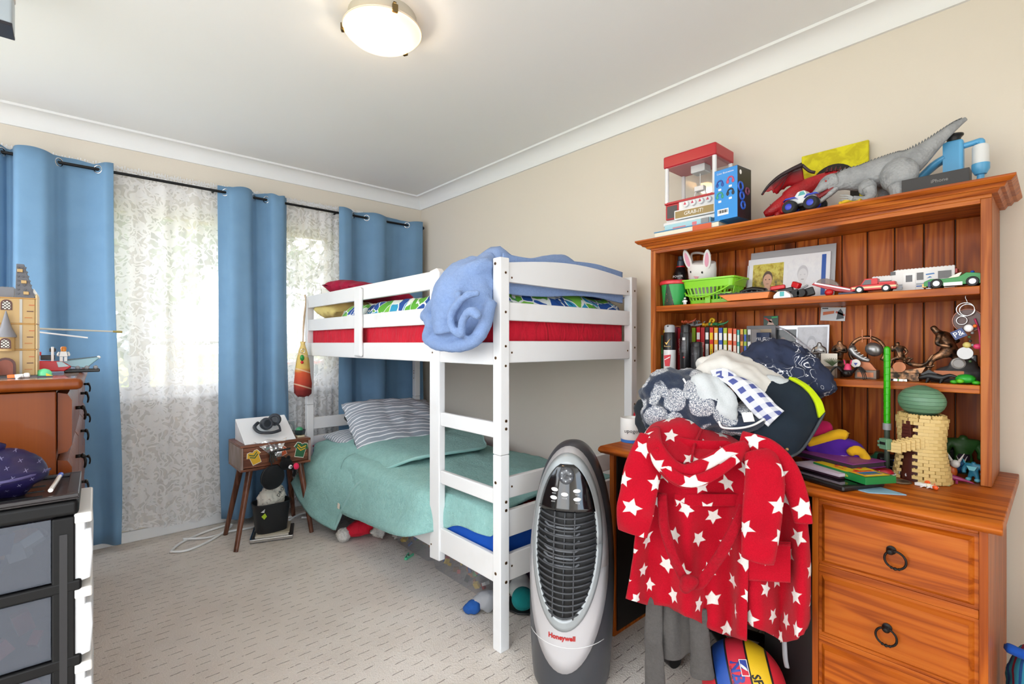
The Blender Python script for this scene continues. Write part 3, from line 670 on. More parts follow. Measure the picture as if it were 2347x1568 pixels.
# bedding squeezed out between the foot rails, and pink sheet edge at the head
rows = [[Vector((x, 1.452+.004*math.sin(x*40), z+.02*math.sin(x*7))) for x in (1.25, 1.35, 1.5, 1.7, 1.9, 2.03)] for z in (.455, .48, .50, .515)]
PLAIDR = Mt('red_navy_print', '#b01528', .85); _x, _y, _z = PLAIDR.xyz(); PLAIDR.put('Base Color', PLAIDR.ramp(PLAIDR.vor(PLAIDR.coord(), 16), [(0, '#c01830'), (.38, '#c01830'), (.42, '#9a9aa2'), (.48, '#141828'), (1, '#141828')]))
rows = [[Vector((x, y, .475+.014*math.sin(x*9+y*5))) for x in (1.24, 1.4, 1.6, 1.8, 2.04)] for y in (1.458, 1.56, 1.7, 1.9)]
o = cloth('quilt', rows, PLAIDR, None, 5, 4, .006, 20, 1, .02); tag(o, 'red and navy quilt showing between the foot rails of lower bunk', 'quilt')
o = cloth('bed_sheet', [[(1.20, 3.36, .478), (1.3, 3.37, .487), (1.5, 3.38, .50)], [(1.198, 3.25, .474), (1.3, 3.26, .483), (1.5, 3.27, .495)]], fabric('pink_sheet', '#b23a5c'), None, 4, 4, 0, 1, 1, .008); tag(o, 'dark pink bed sheet edge at the head of lower bunk', 'bed sheet')
# ---- drawstring bag on the head post
t = T('drawstring_bag', 'red and yellow drawstring bag hanging from the bunk post', 'bag', (1.15, 3.40, .82))
BAGM = Mt('ombre_cloth', '#c05030', .85); _x, _y, _z = BAGM.xyz(); _w = BAGM.noise(BAGM.coord(), 14, 3)*.12
_c = BAGM.ramp((_z-.82)/.36+_w, [(.15, '#7d2320'), (.3, '#b8402c'), (.5, '#c9552f'), (.58, '#d8b45e'), (1, '#d8c07a')]); _s = ((_z*1+_x*.35)*60).sin().step(.93, .99)
BAGM.put('Base Color', BAGM.mix(_s*.7, _c, '#e0c0a0'))
c = Vector((1.148, 3.395, 0)); rings = []
for z, w, dd in ((.815, .045, .015), (.835, .07, .022), (.90, .074, .028), (.98, .068, .026), (1.06, .05, .02), (1.12, .035, .014), (1.165, .018, .010), (1.18, .022, .012)):
    rings.append([c+Vector((math.cos(2*PI*k/16)*w*.75*(1+.1*math.sin(3*k+z*30)), math.sin(2*PI*k/16)*dd*1.6, z+.004*math.sin(k*2))) for k in range(16)])
B().loft(rings).obj('pouch', t, BAGM, smooth='all', world=True)
B().tube(cat([(1.148, 3.40, 1.17), (1.165, 3.42, 1.30), (1.185, 3.445, 1.44), (1.185, 3.47, 1.505)], 5), .004, 6).tube(cat([(1.15, 3.395, 1.17), (1.16, 3.42, 1.32), (1.18, 3.44, 1.44), (1.19, 3.47, 1.505)], 5), .004, 6).obj('drawstring', t, matte('#cbb59a'), smooth='all', world=True)
k = B().ball((1.13, 3.355, 1.075), (.014, .01, .02)).obj('key_charm', t, GREEN, smooth='all', world=True)
B().ball((1.128, 3.35, 1.045), .010).obj('charm_bead', k, RED, smooth='all', world=True); B().torus((1.135, 3.36, 1.12), .014, .002, 'y').obj('charm_ring', k, CHROME, world=True)
# ---- under the bed
def tub(loc, sx, sy, sz, label, seed, rz=0):
    t = T('storage_tub', label, 'storage tub', loc, rz)
    h = B(); 
    for q in (0,):
        ring = lambda a, z: [(math.copysign(1, x)*(sx/2*a-.03)+x*.03, math.copysign(1, y)*(sy/2*a-.03)+y*.03, z) for x, y in [(math.cos(w), math.sin(w)) for w in [PI/4*.0+PI/8*k+.01 for k in range(16)]]]
        h.loft([ring(.88, 0), ring(.9, .006), ring(1, sz)], False); h._add(ring(.88, .002), [tuple(range(16))])
    h.obj('tub_wall', t, CLEARP, smooth=True)
    B().torus((0, 0, sz), sx/2, .008, n=4).obj('rim', t, CLEARP) if 0 else None
    R = random.Random(seed); cs = ['#b02a2a', '#2a5aa8', '#d8b430', '#3a8a4a', '#d8d8d8', '#303236', '#8a6a4a', '#c87838']
    mats = [plastic(q) for q in cs]; bb_ = B()
    for i in range(140):
        bb_.box((R.uniform(-.40, .40)*sx, R.uniform(-.40, .40)*sy, R.uniform(.012, sz*.8)), (R.uniform(.012, .03), R.uniform(.012, .03), R.uniform(.008, .016)), R3(R.uniform(0, 3), R.uniform(0, 3), R.uniform(0, 3)), mi=R.randrange(8))
    bb_.obj('brick_fill', t, mats, kind='stuff')
    return t
CLEARP = glassy('clear_plastic', (.97, .97, .98), .10, .22, (.75, .76, .78), .15)
tub((1.575, 2.425, .0), .36, .40, .17, 'clear plastic tub of toy bricks under the bed beside the santa hat', 1)
tub((1.575, 1.98, .0), .40, .44, .17, 'clear plastic tub of toy bricks under the bed behind the ladder', 2)
t = T('santa_hat', 'red santa hat with white fluffy trim under the bed', 'hat', (1.34, 2.78, 0))
FUR = fleece('white_fur', '#e6e2dc', '#b9b2aa', 160, .6, 1.0)
lump('hat_cone', B().tube(cat([(1.20, 2.80, .055), (1.27, 2.80, .065), (1.33, 2.76, .09), (1.40, 2.74, .10)], 6), [.024, .03, .036, .04, .044, .048, .05, .052, .055, .056, .058, .06, .06, .06, .06, .06, .06, .06, .06], 14), SHEET_R, t, .01, 4, disp=.012)
lump('pompom', B().ball((1.185, 2.815, .043), .042), FUR, t, .006, 1, disp=.02, dscale=.012)
lump('fur_trim', B().tube(cat([(1.31, 2.65, .05), (1.35, 2.66, .10), (1.40, 2.66, .14), (1.48, 2.66, .10), (1.50, 2.65, .05), (1.42, 2.64, .045)], 6), .038, 12), FUR, t, .008, 1, disp=.03, dscale=.012)
t = T('clothes_peg', 'small mint green plastic clip lying on the carpet under bed', 'clip', (1.36, 2.37, 0), .6)
for s in (-1, 1): B().box((0, s*.009, .008), (.07, .008, .014), .16*s).obj('clip_arm', t, plastic('#5fc79a'), bev=.003)
B().torus((0, 0, .01), .008, .002, 'y').obj('spring', t, METAL)
SOCKG = fabric('grey_sock', '#a9abb0'); 
o = lump('sock', B().tube(cat([(1.31, 1.70, .03), (1.335, 1.685, .05), (1.36, 1.665, .055), (1.385, 1.65, .04)], 5), .033, 10).ball((1.345, 1.66, .045), (.035, .03, .045)), SOCKG, None, .007, 3, disp=.012, dscale=.03); tag(o, 'crumpled grey sock beside the front bed post', 'sock')
o = lump('striped_sock', B().ball((1.295, 1.695, .03), (.03, .035, .03)).ball((1.275, 1.71, .022), (.022, .03, .022)), fabric('blue_sock', '#2a5fae', '#173a70'), None, .007, 3, disp=.012, dscale=.02); tag(o, 'balled blue sock against the grey sock', 'sock')
t = T('slipper_shoe', 'grey shoe with a rounded teal toe under the bed foot', 'shoe', (1.48, 1.585, 0))
lump('upper', B().ball((1.50, 1.61, .062), (.055, .07, .05)).ball((1.52, 1.64, .075), (.04, .05, .055)), fabric('shoe_grey', '#b9bbb8'), t, .008, 3)
lump('toe', B().ball((1.462, 1.565, .055), (.052, .05, .05)), fabric('teal_knit', '#1c8c8c', '#0f6a6c'), t, .008, 3)
B().ball((1.487, 1.59, .012), (.085, .09, .012)).obj('sole', t, BLACK, smooth='all', world=True)
t = T('toy_crate', 'dark purple toy box with ribbed sides under the bed', 'toy box', (1.62, 1.60, 0))
B().bb(1.555, 1.80, 1.64, 1.73, 0, .12).obj('body', t, plastic('#241c4a'), bev=.01, world=True)
for k in range(6): B().cyl((1.553, 1.65+k*.014, .01), (1.553, 1.65+k*.014, .11), .006).obj('rib', t, plastic('#3b2f78'), smooth=True, world=True)
o = lump('red_cloth', B().ball((1.74, 1.56, .10), (.10, .06, .10)).tube([(1.68, 1.53, .05), (1.75, 1.52, .16)], .03), fabric('red_cloth', '#a01420'), None, .012, 3, disp=.03); tag(o, 'red cloth heap in shadow under the bed foot', 'cloth')
o = lump('green_toy_ring', B().torus((1.445, 1.67, .055), .022, .008, 'x'), plastic('#4db52a'), None, .004, 1); tag(o, 'bright green plastic ring toy behind the teal shoe', 'toy')
# ================================================================== dresser on the left
dr = T('dresser', 'long reddish brown wooden dresser with ring handled drawers', 'dresser', (-.010, 1.62, 0), math.radians(-1.6))
DL = 1.62
B().bb(-.45, -.022, 0, DL, .05, 1.055).obj('carcass', dr, DRESS, bev=.003)
B().bb(-.47, .028, -.025, DL+.02, 1.058, 1.0855).obj('top_board', dr, DRESS, bev=.012, seg=3); B().bb(-.46, .014, -.011, DL+.008, 1.0853, 1.086).obj('top_glare', dr, DRESS_GLARE)
B().bb(-.46, -.03, .02, DL-.02, 0, .05).obj('plinth', dr, DRESS)
for (z0, z1, hz) in ((.90, 1.05, .985), (.73, .885, .845), (.53, .715, .655), (.33, .515, .45), (.10, .315, .24)):
    for k in range(3):
        y0 = .012+k*.535; y1 = y0+.52
        d = B().prism([(-.02, z0), (-.002, z0+.004), (.006, z0+.02), (.006, z1-.02), (-.002, z1-.004), (-.02, z1)], y0, y1, 'y').obj('drawer', dr, DRESS, smooth=True)
        yc = (y0+y1)/2; h = B().cyl((.004, yc, hz), (.022, yc, hz), .005).ball((.022, yc, hz), (.006, .018, .007), 10, 6); h.obj('handle_mount', d, IRON, smooth='all')
        B().tube(cat([(.024, yc-.004, hz), (.028, yc-.012, hz-.018), (.026, yc, hz-.034), (.028, yc+.012, hz-.018), (.024, yc+.004, hz)], 4), .003, 6).obj('drop_ring', d, IRON, smooth='all')
# ---- things on the dresser
TAN = M('#ad8d58', .45); DKG = M('#55555a', .45); DTAN = M('#b8863c', .45); BRN = M('#4a2018', .5)
def studs(b, x0, x1, y0, y1, z, nx, ny, r=.0026, h=.0018):
    for i in range(nx):
        for j in range(ny):
            x = x0+(x1-x0)*(i+.5)/nx; y = y0+(y1-y0)*(j+.5)/ny; b.lathe([(r, z), (r, z+h)], (x, y, 0), 8)
    return b
cs = T('brick_castle', 'tan toy brick castle tower with grey pointed roofs', 'toy castle', (-.115, 1.80, 1.086))
CXL, CXR, CYF, CYB, CZB = -.060, .045, -.055, .06, 0
for k, (z0, z1) in enumerate(((.004, .068), (.070, .133), (.135, .198))):
    B().bb(CXL, CXR-.004, CYF, CYB, z0, z1).obj('storey', cs, TAN, bev=.0015); B().bb(CXL-.001, CXR-.002, CYF-.001, CYB+.001, z1, z1+.002).obj('ledge', cs, DTAN)
    B().bb(CXR-.004, CXR, CYF+.004, CYB, z0, z1+(.012 if k == 2 else 0)).obj('buttress', cs, M('#d6bd8a', .4), bev=.001)
    B().bb(CXL+.073, CXL+.078, CYF-.0015, CYF, z0+.002, z1-.002).obj('corner_strip', cs, M('#a9a49a', .5))
    for q in range(3): B().bb(CXL+.082+.004*q, CXL+.096+.002*q, CYF-.0012, CYF, z0+.014+.016*q, z0+.016+.016*q).obj('brick_line', cs, [M('#a8672c', .5), BRN, M('#b05a2c', .5)][q])
B().bb(CXL, CXL+.105, CYF-.02, CYB, 0, .004).obj('base_plate', cs, DKG)
r = B().prism([(.005, .200), (.041, .200), (.021, .285), (.007, .285)], CYF+.002, CYF+.010).obj('roof_slab', cs, DKG, bev=.001)
b = B()
for i in range(7):
    for j in range(3):
        z = .21+.011*i; x = .010+(.028-.017*i/7)*j/2; b.cyl((x, CYF+.002, z), (x, CYF-.001, z), .0026, n=8)
b.obj('roof_stud', r, M('#48484c', .45), kind='stuff')
for x, z in ((.014, .268), (.021, .24), (.025, .212)): B().bb(x-.005, x+.005, CYF-.004, CYF+.002, z-.004, z+.004).obj('dormer', r, TAN, bev=.001)
B().prism([(-.032, .200), (.002, .200), (.002, .226), (-.030, .226)], CYF+.012, CYB).obj('roof_block', cs, M('#6a6a6e', .45)); 
bb_ = studs(B(), -.030, .002, CYF+.012, CYB, .226, 4, 3); bb_.obj('roof_stud', cs, DKG, kind='stuff')
B().prism([(.034, .198), (.044, .198), (.044, .215), (.038, .226)], CYF+.01, CYB).obj('roof_edge', cs, M('#e8e6e0', .4))
B().lathe([(.019, .100), (.019, .104), (.010, .125), (.004, .152), (.001, .165)], (-.010, CYF-.012, 0), 12).obj('turret_roof', cs, M('#77777c', .45), smooth=True)
B().lathe([(.016, .066), (.016, .100)], (-.010, CYF-.012, 0), 12).obj('turret', cs, TAN, smooth=True)
def arch(x, y, z, w, h, name, par, mt, inner):
    n = 8; pl = [(x-w, z), (x+w, z)]+[(x+w*math.cos(PI*k/n), z+h-w+w*math.sin(PI*k/n)) for k in range(n+1)]
    o = B().prism(pl, y-.002, y).obj(name, par, mt); w2 = w*.74; pl = [(x-w2, z+.002), (x+w2, z+.002)]+[(x+w2*math.cos(PI*k/n), z+h-w-.001+w2*math.sin(PI*k/n)) for k in range(n+1)]
    B().prism(pl, y-.0026, y-.002).obj('lattice_pane', o, inner)
LATT = Mt('lattice', '#ded8cc', .5); _x, _y, _z = LATT.xyz(); LATT.put('Base Color', LATT.mix((((_x+_z)*900).sin().max(((_x-_z)*900).sin())).step(.3, .6), '#d8d2c4', '#332420'))
arch(-.010, CYF, .168, .010, .026, 'arched_window', cs, BRN, LATT); arch(-.010, CYF-.027, .072, .010, .026, 'arched_window', cs, BRN, LATT); arch(-.010, CYF-.022, .006, .018, .044, 'arched_door', cs, BRN, M('#7a3a24', .5))
def minifig(loc, rz, label, torso, legs, head='#e8c21c', hat=None, group=None, lie=False, s=1.0):
    t = T('toy_minifigure', label, 'toy figure', loc, group=group, rot=(PI/2*.96 if lie else 0, 0, rz))
    a = s
    for q in (-1, 1):
        B().bb(q*.0045*a-.0035*a, q*.0045*a+.0035*a, -.004*a, .004*a, 0, .013*a).obj('leg', t, plastic(legs), bev=.0008)
        B().tube([(q*.0095*a, 0, .026*a), (q*.012*a, -.003*a, .020*a), (q*.0115*a, -.008*a, .016*a)], .0024*a, 6).obj('arm', t, plastic(torso), smooth='all')
    B().prism([(-.009*a, .0135*a), (.009*a, .0135*a), (.0065*a, .028*a), (-.0065*a, .028*a)], -.004*a, .004*a).obj('torso', t, plastic(torso), bev=.0006)
    B().lathe([(.003*a, .028*a), (.0055*a, .0285*a), (.006*a, .031*a), (.006*a, .036*a), (.0045*a, .038*a), (.002*a, .0385*a)], n=12).obj('head', t, plastic(head), smooth=True)
    if hat: B().lathe([(.0068*a, .034*a), (.0068*a, .038*a), (.005*a, .0415*a), (.001*a, .042*a)], n=12).obj('hair', t, plastic(hat), smooth=True)
    return t
minifig((-.148, 1.70, 1.086), .3, 'green and red toy minifigure standing before the tan castle', '#2f9a3c', '#c8401c', '#f0f0f0', '#3a2018')
o = minifig((-.118, 1.685, 1.091), 1.4, 'white and orange toy minifigure lying before the tan castle', '#e8e8e8', '#e8701a', '#e8e8e8', None, None, True)
t = T('rotor_blade', 'long grey toy rotor blades reaching out from behind the castle', 'toy part', (-.09, 1.93, 1.10))
B().tube([(-.09, 1.93, 1.213), (.11, 1.96, 1.207)], (.0028, .0022), 6, flat=.5).obj('blade', t, M('#b3b1a6', .4), world=True); B().tube([(.09, 1.957, 1.2075), (.113, 1.96, 1.2065)], .0032, 6, flat=.5).obj('blade_tip', t, M('#8a7a30', .4), world=True)
B().tube([(-.09, 1.93, 1.205), (.03, 1.88, 1.187)], .0022, 6, flat=.5).obj('blade', t, M('#d8dade', .4), world=True); B().cyl((-.085, 1.93, 1.086), (-.085, 1.93, 1.218), .004).obj('mast', t, DGREY, world=True)
t = T('toy_helicopter', 'red and black toy brick helicopter beside the castle', 'toy helicopter', (-.045, 1.90, 1.086))
B().prism([(-.04, .006), (.025, .006), (.04, .018), (.02, .034), (-.03, .036), (-.045, .02)], -.015, .015).obj('cabin', t, RED, bev=.003); B().prism([(.012, .017), (.036, .019), (.02, .033), (.008, .033)], -.0155, .0155).obj('windscreen', t, M('#a8c6cc', .1), bev=.001)
B().box((-.01, 0, .045), (.03, .01, .014)).box((0, 0, .066), (.014, .01, .01)).obj('engine', t, BLACK, bev=.002); B().box((-.03, 0, .056), (.014, .012, .01)).obj('red_block', t, RED, bev=.001); B().cyl((0, -.005, .034), (0, -.005, .075), .003).obj('shaft', t, WHITE)
minifig((.02, 0, .036), 0, 'white toy pilot figure with orange helmet on red helicopter', '#e8e8e8', '#e8e8e8', '#d88830', '#c87828').location = (-.022, 1.88, 1.120)
t = T('toy_speedboat', 'pale teal toy speedboat with black base beside the helicopter', 'toy boat', (.008, 1.92, 1.086))
B().prism([(-.035, .02), (.02, .012), (.05, .042), (.042, .044), (-.03, .034)], -.014, .014).obj('hull', t, M('#7fa8b4', .25), bev=.003); B().prism([(-.03, .034), (.043, .043), (.043, .046), (-.03, .038)], -.012, .012).obj('deck', t, M('#1c3a44', .3)); B().ball((.047, 0, .043), .005).obj('bow_light', t, WHITE)
B().bb(-.03, .05, -.016, .016, 0, .010).obj('base', t, BLACK, bev=.003)
for q in range(4): B().ball((-.02+.02*q, -.012, .014), .006).obj('roller', t, GREY, smooth='all')
t = T('toy_shell', 'translucent mint green shell toy piece beside the castle', 'toy part', (-.058, 1.765, 1.086)); B().lathe([(.016, 0), (.015, .010), (.010, .016), (.002, .019)], n=14, sy=.8).obj('dome', t, M('#6fe0a0', .2), smooth=True); B().lathe([(.017, 0), (.017, .002)], n=14, sy=.8).obj('rim', t, M('#5bd090', .2))
t = T('toy_plate', 'yellow and navy toy plate piece lying beside the castle', 'toy part', (-.052, 1.70, 1.086)); B().bb(-.016, .012, -.01, .012, 0, .003).obj('plate', t, M('#2c3242', .4)); B().prism([(.0, .003), (.012, .003), (.0, .010)], -.006, .006).obj('slope', t, YEL)

# ================================================================== black plastic drawer tower
CLOUDY = glassy('cloudy_plastic', (.66, .69, .74), .03, .32, (.16, .175, .21), .35)
FROSTW = glassy('frosted_front', (.95, .96, .97), .12, .65, (.85, .87, .90), .2)
GBLACK = M('#09090a', .42, spec=.25)
dt = T('drawer_tower', 'black plastic drawer tower with cloudy clear drawers', 'drawer unit', (0, 1.35, 0), math.radians(-1.5))
TZ = .862
B().bb(-.42, .008, 0, .232, TZ-.046, TZ-.012).obj('top_frame', dt, GBLACK, bev=.01, seg=3)
b = B().bb(-.42, .008, 0, .232, TZ-.012, TZ-.008)
b.bb(-.42, .008, 0, .012, TZ-.008, TZ).bb(-.42, .008, .220, .232, TZ-.008, TZ).bb(-.012, .008, .012, .22, TZ-.008, TZ).obj('top_tray', dt, M('#2a2627', .3), bev=.003)
for k in range(3): B().bb(-.30, -.05, .05+.05*k, .056+.05*k, TZ-.008, TZ-.006).obj('tray_ridge', dt, BLACK)
levels = [TZ-.046-.155*k for k in range(6)]
for x0, x1 in ((-.034, .002), (-.42, -.385)):
    for y0, y1 in ((0, .022), (.21, .232)): B().bb(x0, x1, y0, y1, .03, TZ-.046).obj('corner_post', dt, GBLACK, bev=.004); 
B().bb(-.022, -.010, -.002, 0, .06, TZ-.08).obj('post_groove', dt, M('#1d1d20', .35))
for k in range(1, 6):
    z = levels[k]; B().bb(-.42, .012, -.001, .233, z, z+.024).obj('frame_band', dt, GBLACK, bev=.005)
for k in range(5):
    z1 = levels[k]-.002; z0 = levels[k+1]+.026
    d = B().bb(-.40, -.035, .006, .009, z0, z1).bb(-.40, -.035, .222, .225, z0, z1).bb(-.40, .0, .006, .225, z0, z0+.003).obj('drawer', dt, CLOUDY)
    B().prism([(.0, z0-.012), (.026, z0-.006), (.030, z0+.05), (.028, z1-.03), (.018, z1-.03), (.018, z1-.012), (.028, z1-.008), (.026, z1+.0), (0, z1+.0)], .004, .228, 'y').obj('drawer_front', d, FROSTW, bev=.003)
    B().bb(.0, .029, .0, .232, z1-.016, z1+.006).obj('pull_lip', d, M('#d9d6d2', .35), bev=.004)
    R = random.Random(k+3); q = B(); mm = [plastic(c) for c in ('#d8843a', '#e0c0a0', '#b03030', '#4a7a50', '#c8c8c0', '#40506a')]
    for i in range(22 if k == 0 else 9): q.box((R.uniform(-.33, -.06), R.uniform(.03, .19), R.uniform(z0+.012, z0+(.10 if k == 0 else .05))), (R.uniform(.02, .05), R.uniform(.015, .04), R.uniform(.012, .03)), R3(R.uniform(0, 3), R.uniform(0, 3), R.uniform(0, 3)), mi=R.randrange(6) if k == 0 else 2)
    q.obj('contents', d, mm, kind='stuff')
hb = T('handbag', 'dark purple handbag with small silver crosses on drawer tower', 'handbag', (-.15, 1.46, TZ))
PURP = Mt('purple_leather', '#1c1640', .42, spec=.3); _x, _y, _z = PURP.xyz(); _u = (_x*44+_z*22).fract()-.5; _v = (_z*44-_x*22).fract()-.5
PURP.put('Base Color', PURP.mix((_u.abs().step(.03, .01)*_v.abs().step(.2, .16)).max(_v.abs().step(.03, .01)*_u.abs().step(.2, .16))*.8, '#1c1640', '#8a86a8'))
b = B().ball((-.0, -.015, .035), (.115, .075, .036), 20, 10).ball((0, 0, .05), (.108, .065, .044), 20, 10).tube([(-.10, -.02, .02), (.08, -.02, .02)], .03)
lump('bag_body', b, PURP, hb, .009, 4, world=False, disp=.014, dscale=.06)
B().tube(cat([(-.1, -.07, .03), (0, -.087, .036), (.07, -.075, .038), (.112, -.02, .04)], 5), .003, 6).obj('zip_seam', hb, M('#4a4470', .4), smooth='all')
B().tube(cat([(-.10, -.01, .09), (-.05, -.012, .10), (.02, -.01, .098), (.04, 0, .09)], 5), .011, 8, flat=.5).obj('top_fold', hb, PURP, smooth='all')
s_ = B().box((-.005, -.078, .052), (.05, .006, .035), R3(.25, 0, .05)).obj('flap_strap', hb, M('#26264e', .4), bev=.004)
B().cyl((-.008, -.083, .05), (-.008, -.087, .049), .009, n=14).obj('press_stud', s_, M('#d8c8b0', .25, .6), smooth=True)
t = T('ballpoint_pen', 'white ballpoint pen with blue tip on drawer tower top', 'pen', (-.028, 1.37, TZ)); B().cyl((-.008, .02, .005), (.004, .155, .005), .0042, n=10).obj('barrel', t, M('#e2dcd6', .3), smooth=True); B().cyl((.004, .155, .005), (.0055, .175, .005), .005, n=10).obj('cap', t, BLUE, smooth=True)
# pale box hanging from the ceiling
t = T('hanging_box', 'pale box with black lower edge hanging under the ceiling', 'hanging decoration', (-.210, 2.30, 2.20)); 
B().bb(-.06, .062, -.05, .05, .0, .11).obj('box_body', t, M('#a9b3ba', .35), bev=.008); B().bb(-.062, .064, -.052, .052, .11, .15).obj('box_band', t, M('#d8d2cc', .6), bev=.005); B().bb(-.062, .062, -.052, .052, -.008, .002).obj('lower_edge', t, M('#1c1822', .4), bev=.002); B().bb(-.06, .05, -.045, .045, .15, .19).obj('box_lid', t, M('#c9d0dc', .4), bev=.01); B().cyl((0, 0, .19), (0, 0, .20), .004).obj('hook', t, GREY)

# ================================================================== nightstand
ns = T('nightstand', 'small walnut nightstand with one drawer and splayed round legs', 'nightstand', (.905, 3.27, 0))
NX0, NX1, NY0, NY1, NZ0, NZ1 = .709, 1.103, 3.12, 3.41, .43, .582
B().bb(NX0, NX1, NY0, NY1, NZ1-.014, NZ1).obj('top', ns, WALNUT_X, bev=.002, world=True); B().bb(NX0, NX1, NY0, NY1, NZ0, NZ0+.014).obj('bottom', ns, WALNUT_X, bev=.002, world=True)
B().bb(NX0, NX0+.014, NY0, NY1, NZ0+.014, NZ1-.014).obj('side', ns, WALNUT_P, world=True); B().bb(NX1-.014, NX1, NY0, NY1, NZ0+.014, NZ1-.014).obj('side', ns, WALNUT_P, world=True); B().bb(NX0, NX1, NY1-.008, NY1, NZ0+.014, NZ1-.014).obj('back', ns, WALNUT, world=True)
dw = B().bb(NX0+.017, NX1-.017, NY0+.008, NY1-.02, NZ0+.017, NZ1-.017).obj('drawer', ns, WALNUT_X, bev=.001, world=True)
for (x, y, bx, by) in ((NX0+.06, NY0+.05, .678, 3.085), (NX1-.05, NY0+.05, 1.098, 3.091), (NX0+.06, NY1-.05, .690, 3.40), (NX1-.06, NY1-.05, 1.10, 3.43)):
    B().cyl((bx, by, 0), (x, y, NZ0), .0125, .019, n=14).obj('leg', ns, WALNUT, smooth=True, world=True)
B().ball((.865, NY0+.0, .525), .010).obj('knob', dw, BLACK, smooth='all', world=True)
# jersey stickers on the drawer
def jersey(x, z, s, rot, c1, c2, name='jersey_sticker', par=None):
    pl = [(-.5, .15), (-.35, .5), (-.15, .5), (0, .4), (.15, .5), (.35, .5), (.5, .15), (.33, .08), (.30, -.5), (-.30, -.5), (-.33, .08)]
    ca, sa = math.cos(rot), math.sin(rot); f = lambda k: [(x+k*s*(p*ca-q*sa), z+k*s*(p*sa+q*ca)) for p, q in pl]
    o = B().prism(f(1.08), NY0+.0072, NY0+.0080).obj(name, par, M('#e9e6d8', .5), world=True); B().prism(f(1), NY0+.0066, NY0+.0072).obj('jersey_print', o, M(c1, .5), world=True)
    for k in (.12, .3): B().prism([(x+s*(p*ca-q*sa), z+s*(p*sa+q*ca)) for p, q in ((-.3, k), (0, k-.2), (.3, k), (.3, k+.09), (0, k-.11), (-.3, k+.09))], NY0+.0062, NY0+.0066).obj('chevron', o, M(c2, .5), world=True)
for a in ((.785, .505, .075, .35, '#d9a818', '#1f5a34', 'yellow and green jersey sticker'), (1.045, .513, .085, -.25, '#1f5a34', '#d9a818', 'green and gold jersey sticker'), (.94, .52, .05, .4, '#c8501c', '#e8d8c0', 'orange jersey sticker')):
    t = T('sticker', a[6]+' on the walnut nightstand drawer', 'sticker', (a[0], NY0+.008, a[1])); jersey(*a[:6], par=t)
# things on the nightstand
def quadbox(b, c, w, d, h): return b
bd = T('photo_binder', 'white ring binder standing as a slope on the nightstand', 'binder', (.87, 3.24, NZ1))
B().prism([(3.135, NZ1+.001), (3.145, NZ1+.001), (3.365, NZ1+.118), (3.358, NZ1+.126)], .735, 1.02, 'x').obj('cover', bd, M('#e9eaec', .25), bev=.002, world=True)
B().bb(.735, 1.02, 3.355, 3.362, NZ1+.001, NZ1+.115).obj('spine', bd, M('#d9dade', .3), world=True); B().prism([(3.15, NZ1+.001), (3.35, NZ1+.104), (3.35, NZ1+.001)], .738, .741, 'x').obj('side_flap', bd, M('#dfe0e4', .3), world=True)
hp = T('headphones', 'dark grey over-ear headphones lying on the white binder', 'headphones', (.88, 3.22, .65))
NV = M('#2b3038', .4); sl = math.atan2(.117, .22); Rb = R3(sl, 0, 0); oc = Vector((.885, 3.235, NZ1+.074))
def hpx(b): return b.xform(Matrix.Translation(oc) @ Rb.to_4x4())
hpx(B().tube(cat([(-.045, .04, .014), (-.075, .0, .012), (-.06, -.055, .012), (.0, -.075, .014), (.055, -.06, .014)], 6), .007, 8, flat=1.6)).obj('headband', hp, NV, smooth='all', world=True)
for x, y, a in ((-.012, .0, .3), (.045, .035, -.5)):
    hpx(B().lathe([(.010, -.018), (.034, -.016), (.038, 0), (.036, .014), (.024, .020), (.005, .016)], n=20).xform(Matrix.Translation((x, y, .028)) @ R3(.9, a, 0).to_4x4())).obj('ear_cup', hp, NV, smooth='all', world=True)
    hpx(B().torus((0, 0, .017), .026, .008, n=20).xform(Matrix.Translation((x, y, .028)) @ R3(.9, a, 0).to_4x4())).obj('ear_pad', hp, M('#3a3f48', .7), smooth='all', world=True)
hpx(B().tube(cat([(.03, .02, .02), (.055, -.02, .022), (.055, -.06, .014)], 5), .006, 8)).obj('arm', hp, NV, smooth='all', world=True)
t = T('photo_cube', 'clear photo block standing at the back of nightstand', 'photo block', (1.055, 3.36, NZ1)); B().bb(-.035, .035, -.02, .02, 0, .085).obj('block', t, CLEARP, bev=.003); B().bb(-.028, .028, -.004, .004, .008, .078).obj('photo', t, M('#6f767a', .5))
B().prism([(-.02, .02), (.02, .02), (.012, .05), (0, .062), (-.012, .05)], -.0052, -.004).obj('photo_print', t, M('#c9ccd0', .5))
t = T('trinket_dish', 'small black dish with a green ball on the nightstand', 'dish', (1.062, 3.19, NZ1)); B().bb(-.022, .022, -.02, .02, 0, .012).obj('cream_base', t, M('#d8cfae', .6), bev=.002); B().lathe([(.02, .012), (.03, .018), (.034, .045), (.031, .045), (.026, .02)], n=4, cap=False).obj('dish', t, M('#1c2a2c', .3)); B().ball((-.004, 0, .045), (.022, .02, .018)).obj('green_ball', t, M('#3f9a6a', .35), smooth='all')
PLAS = glassy('crinkled_plastic', (.96, .96, .97), .28, .12, (.85, .85, .86), .12)
o = cloth('plastic_wrap', [[(x, 3.132-.002*k-.014*(k > 0), z+.01*math.sin(x*60+k)) for x in (.78+.04*k, .81+.03*k, .85+.02*k, .89+.01*k, .93-.0*k, .965-.02*k)] for k, z in enumerate((NZ1+.012, .555, .52, .485))], PLAS, None, 5, 5, .008, 45, 2, .001); tag(o, 'crumpled clear plastic wrap hanging off the nightstand edge', 'plastic wrap')
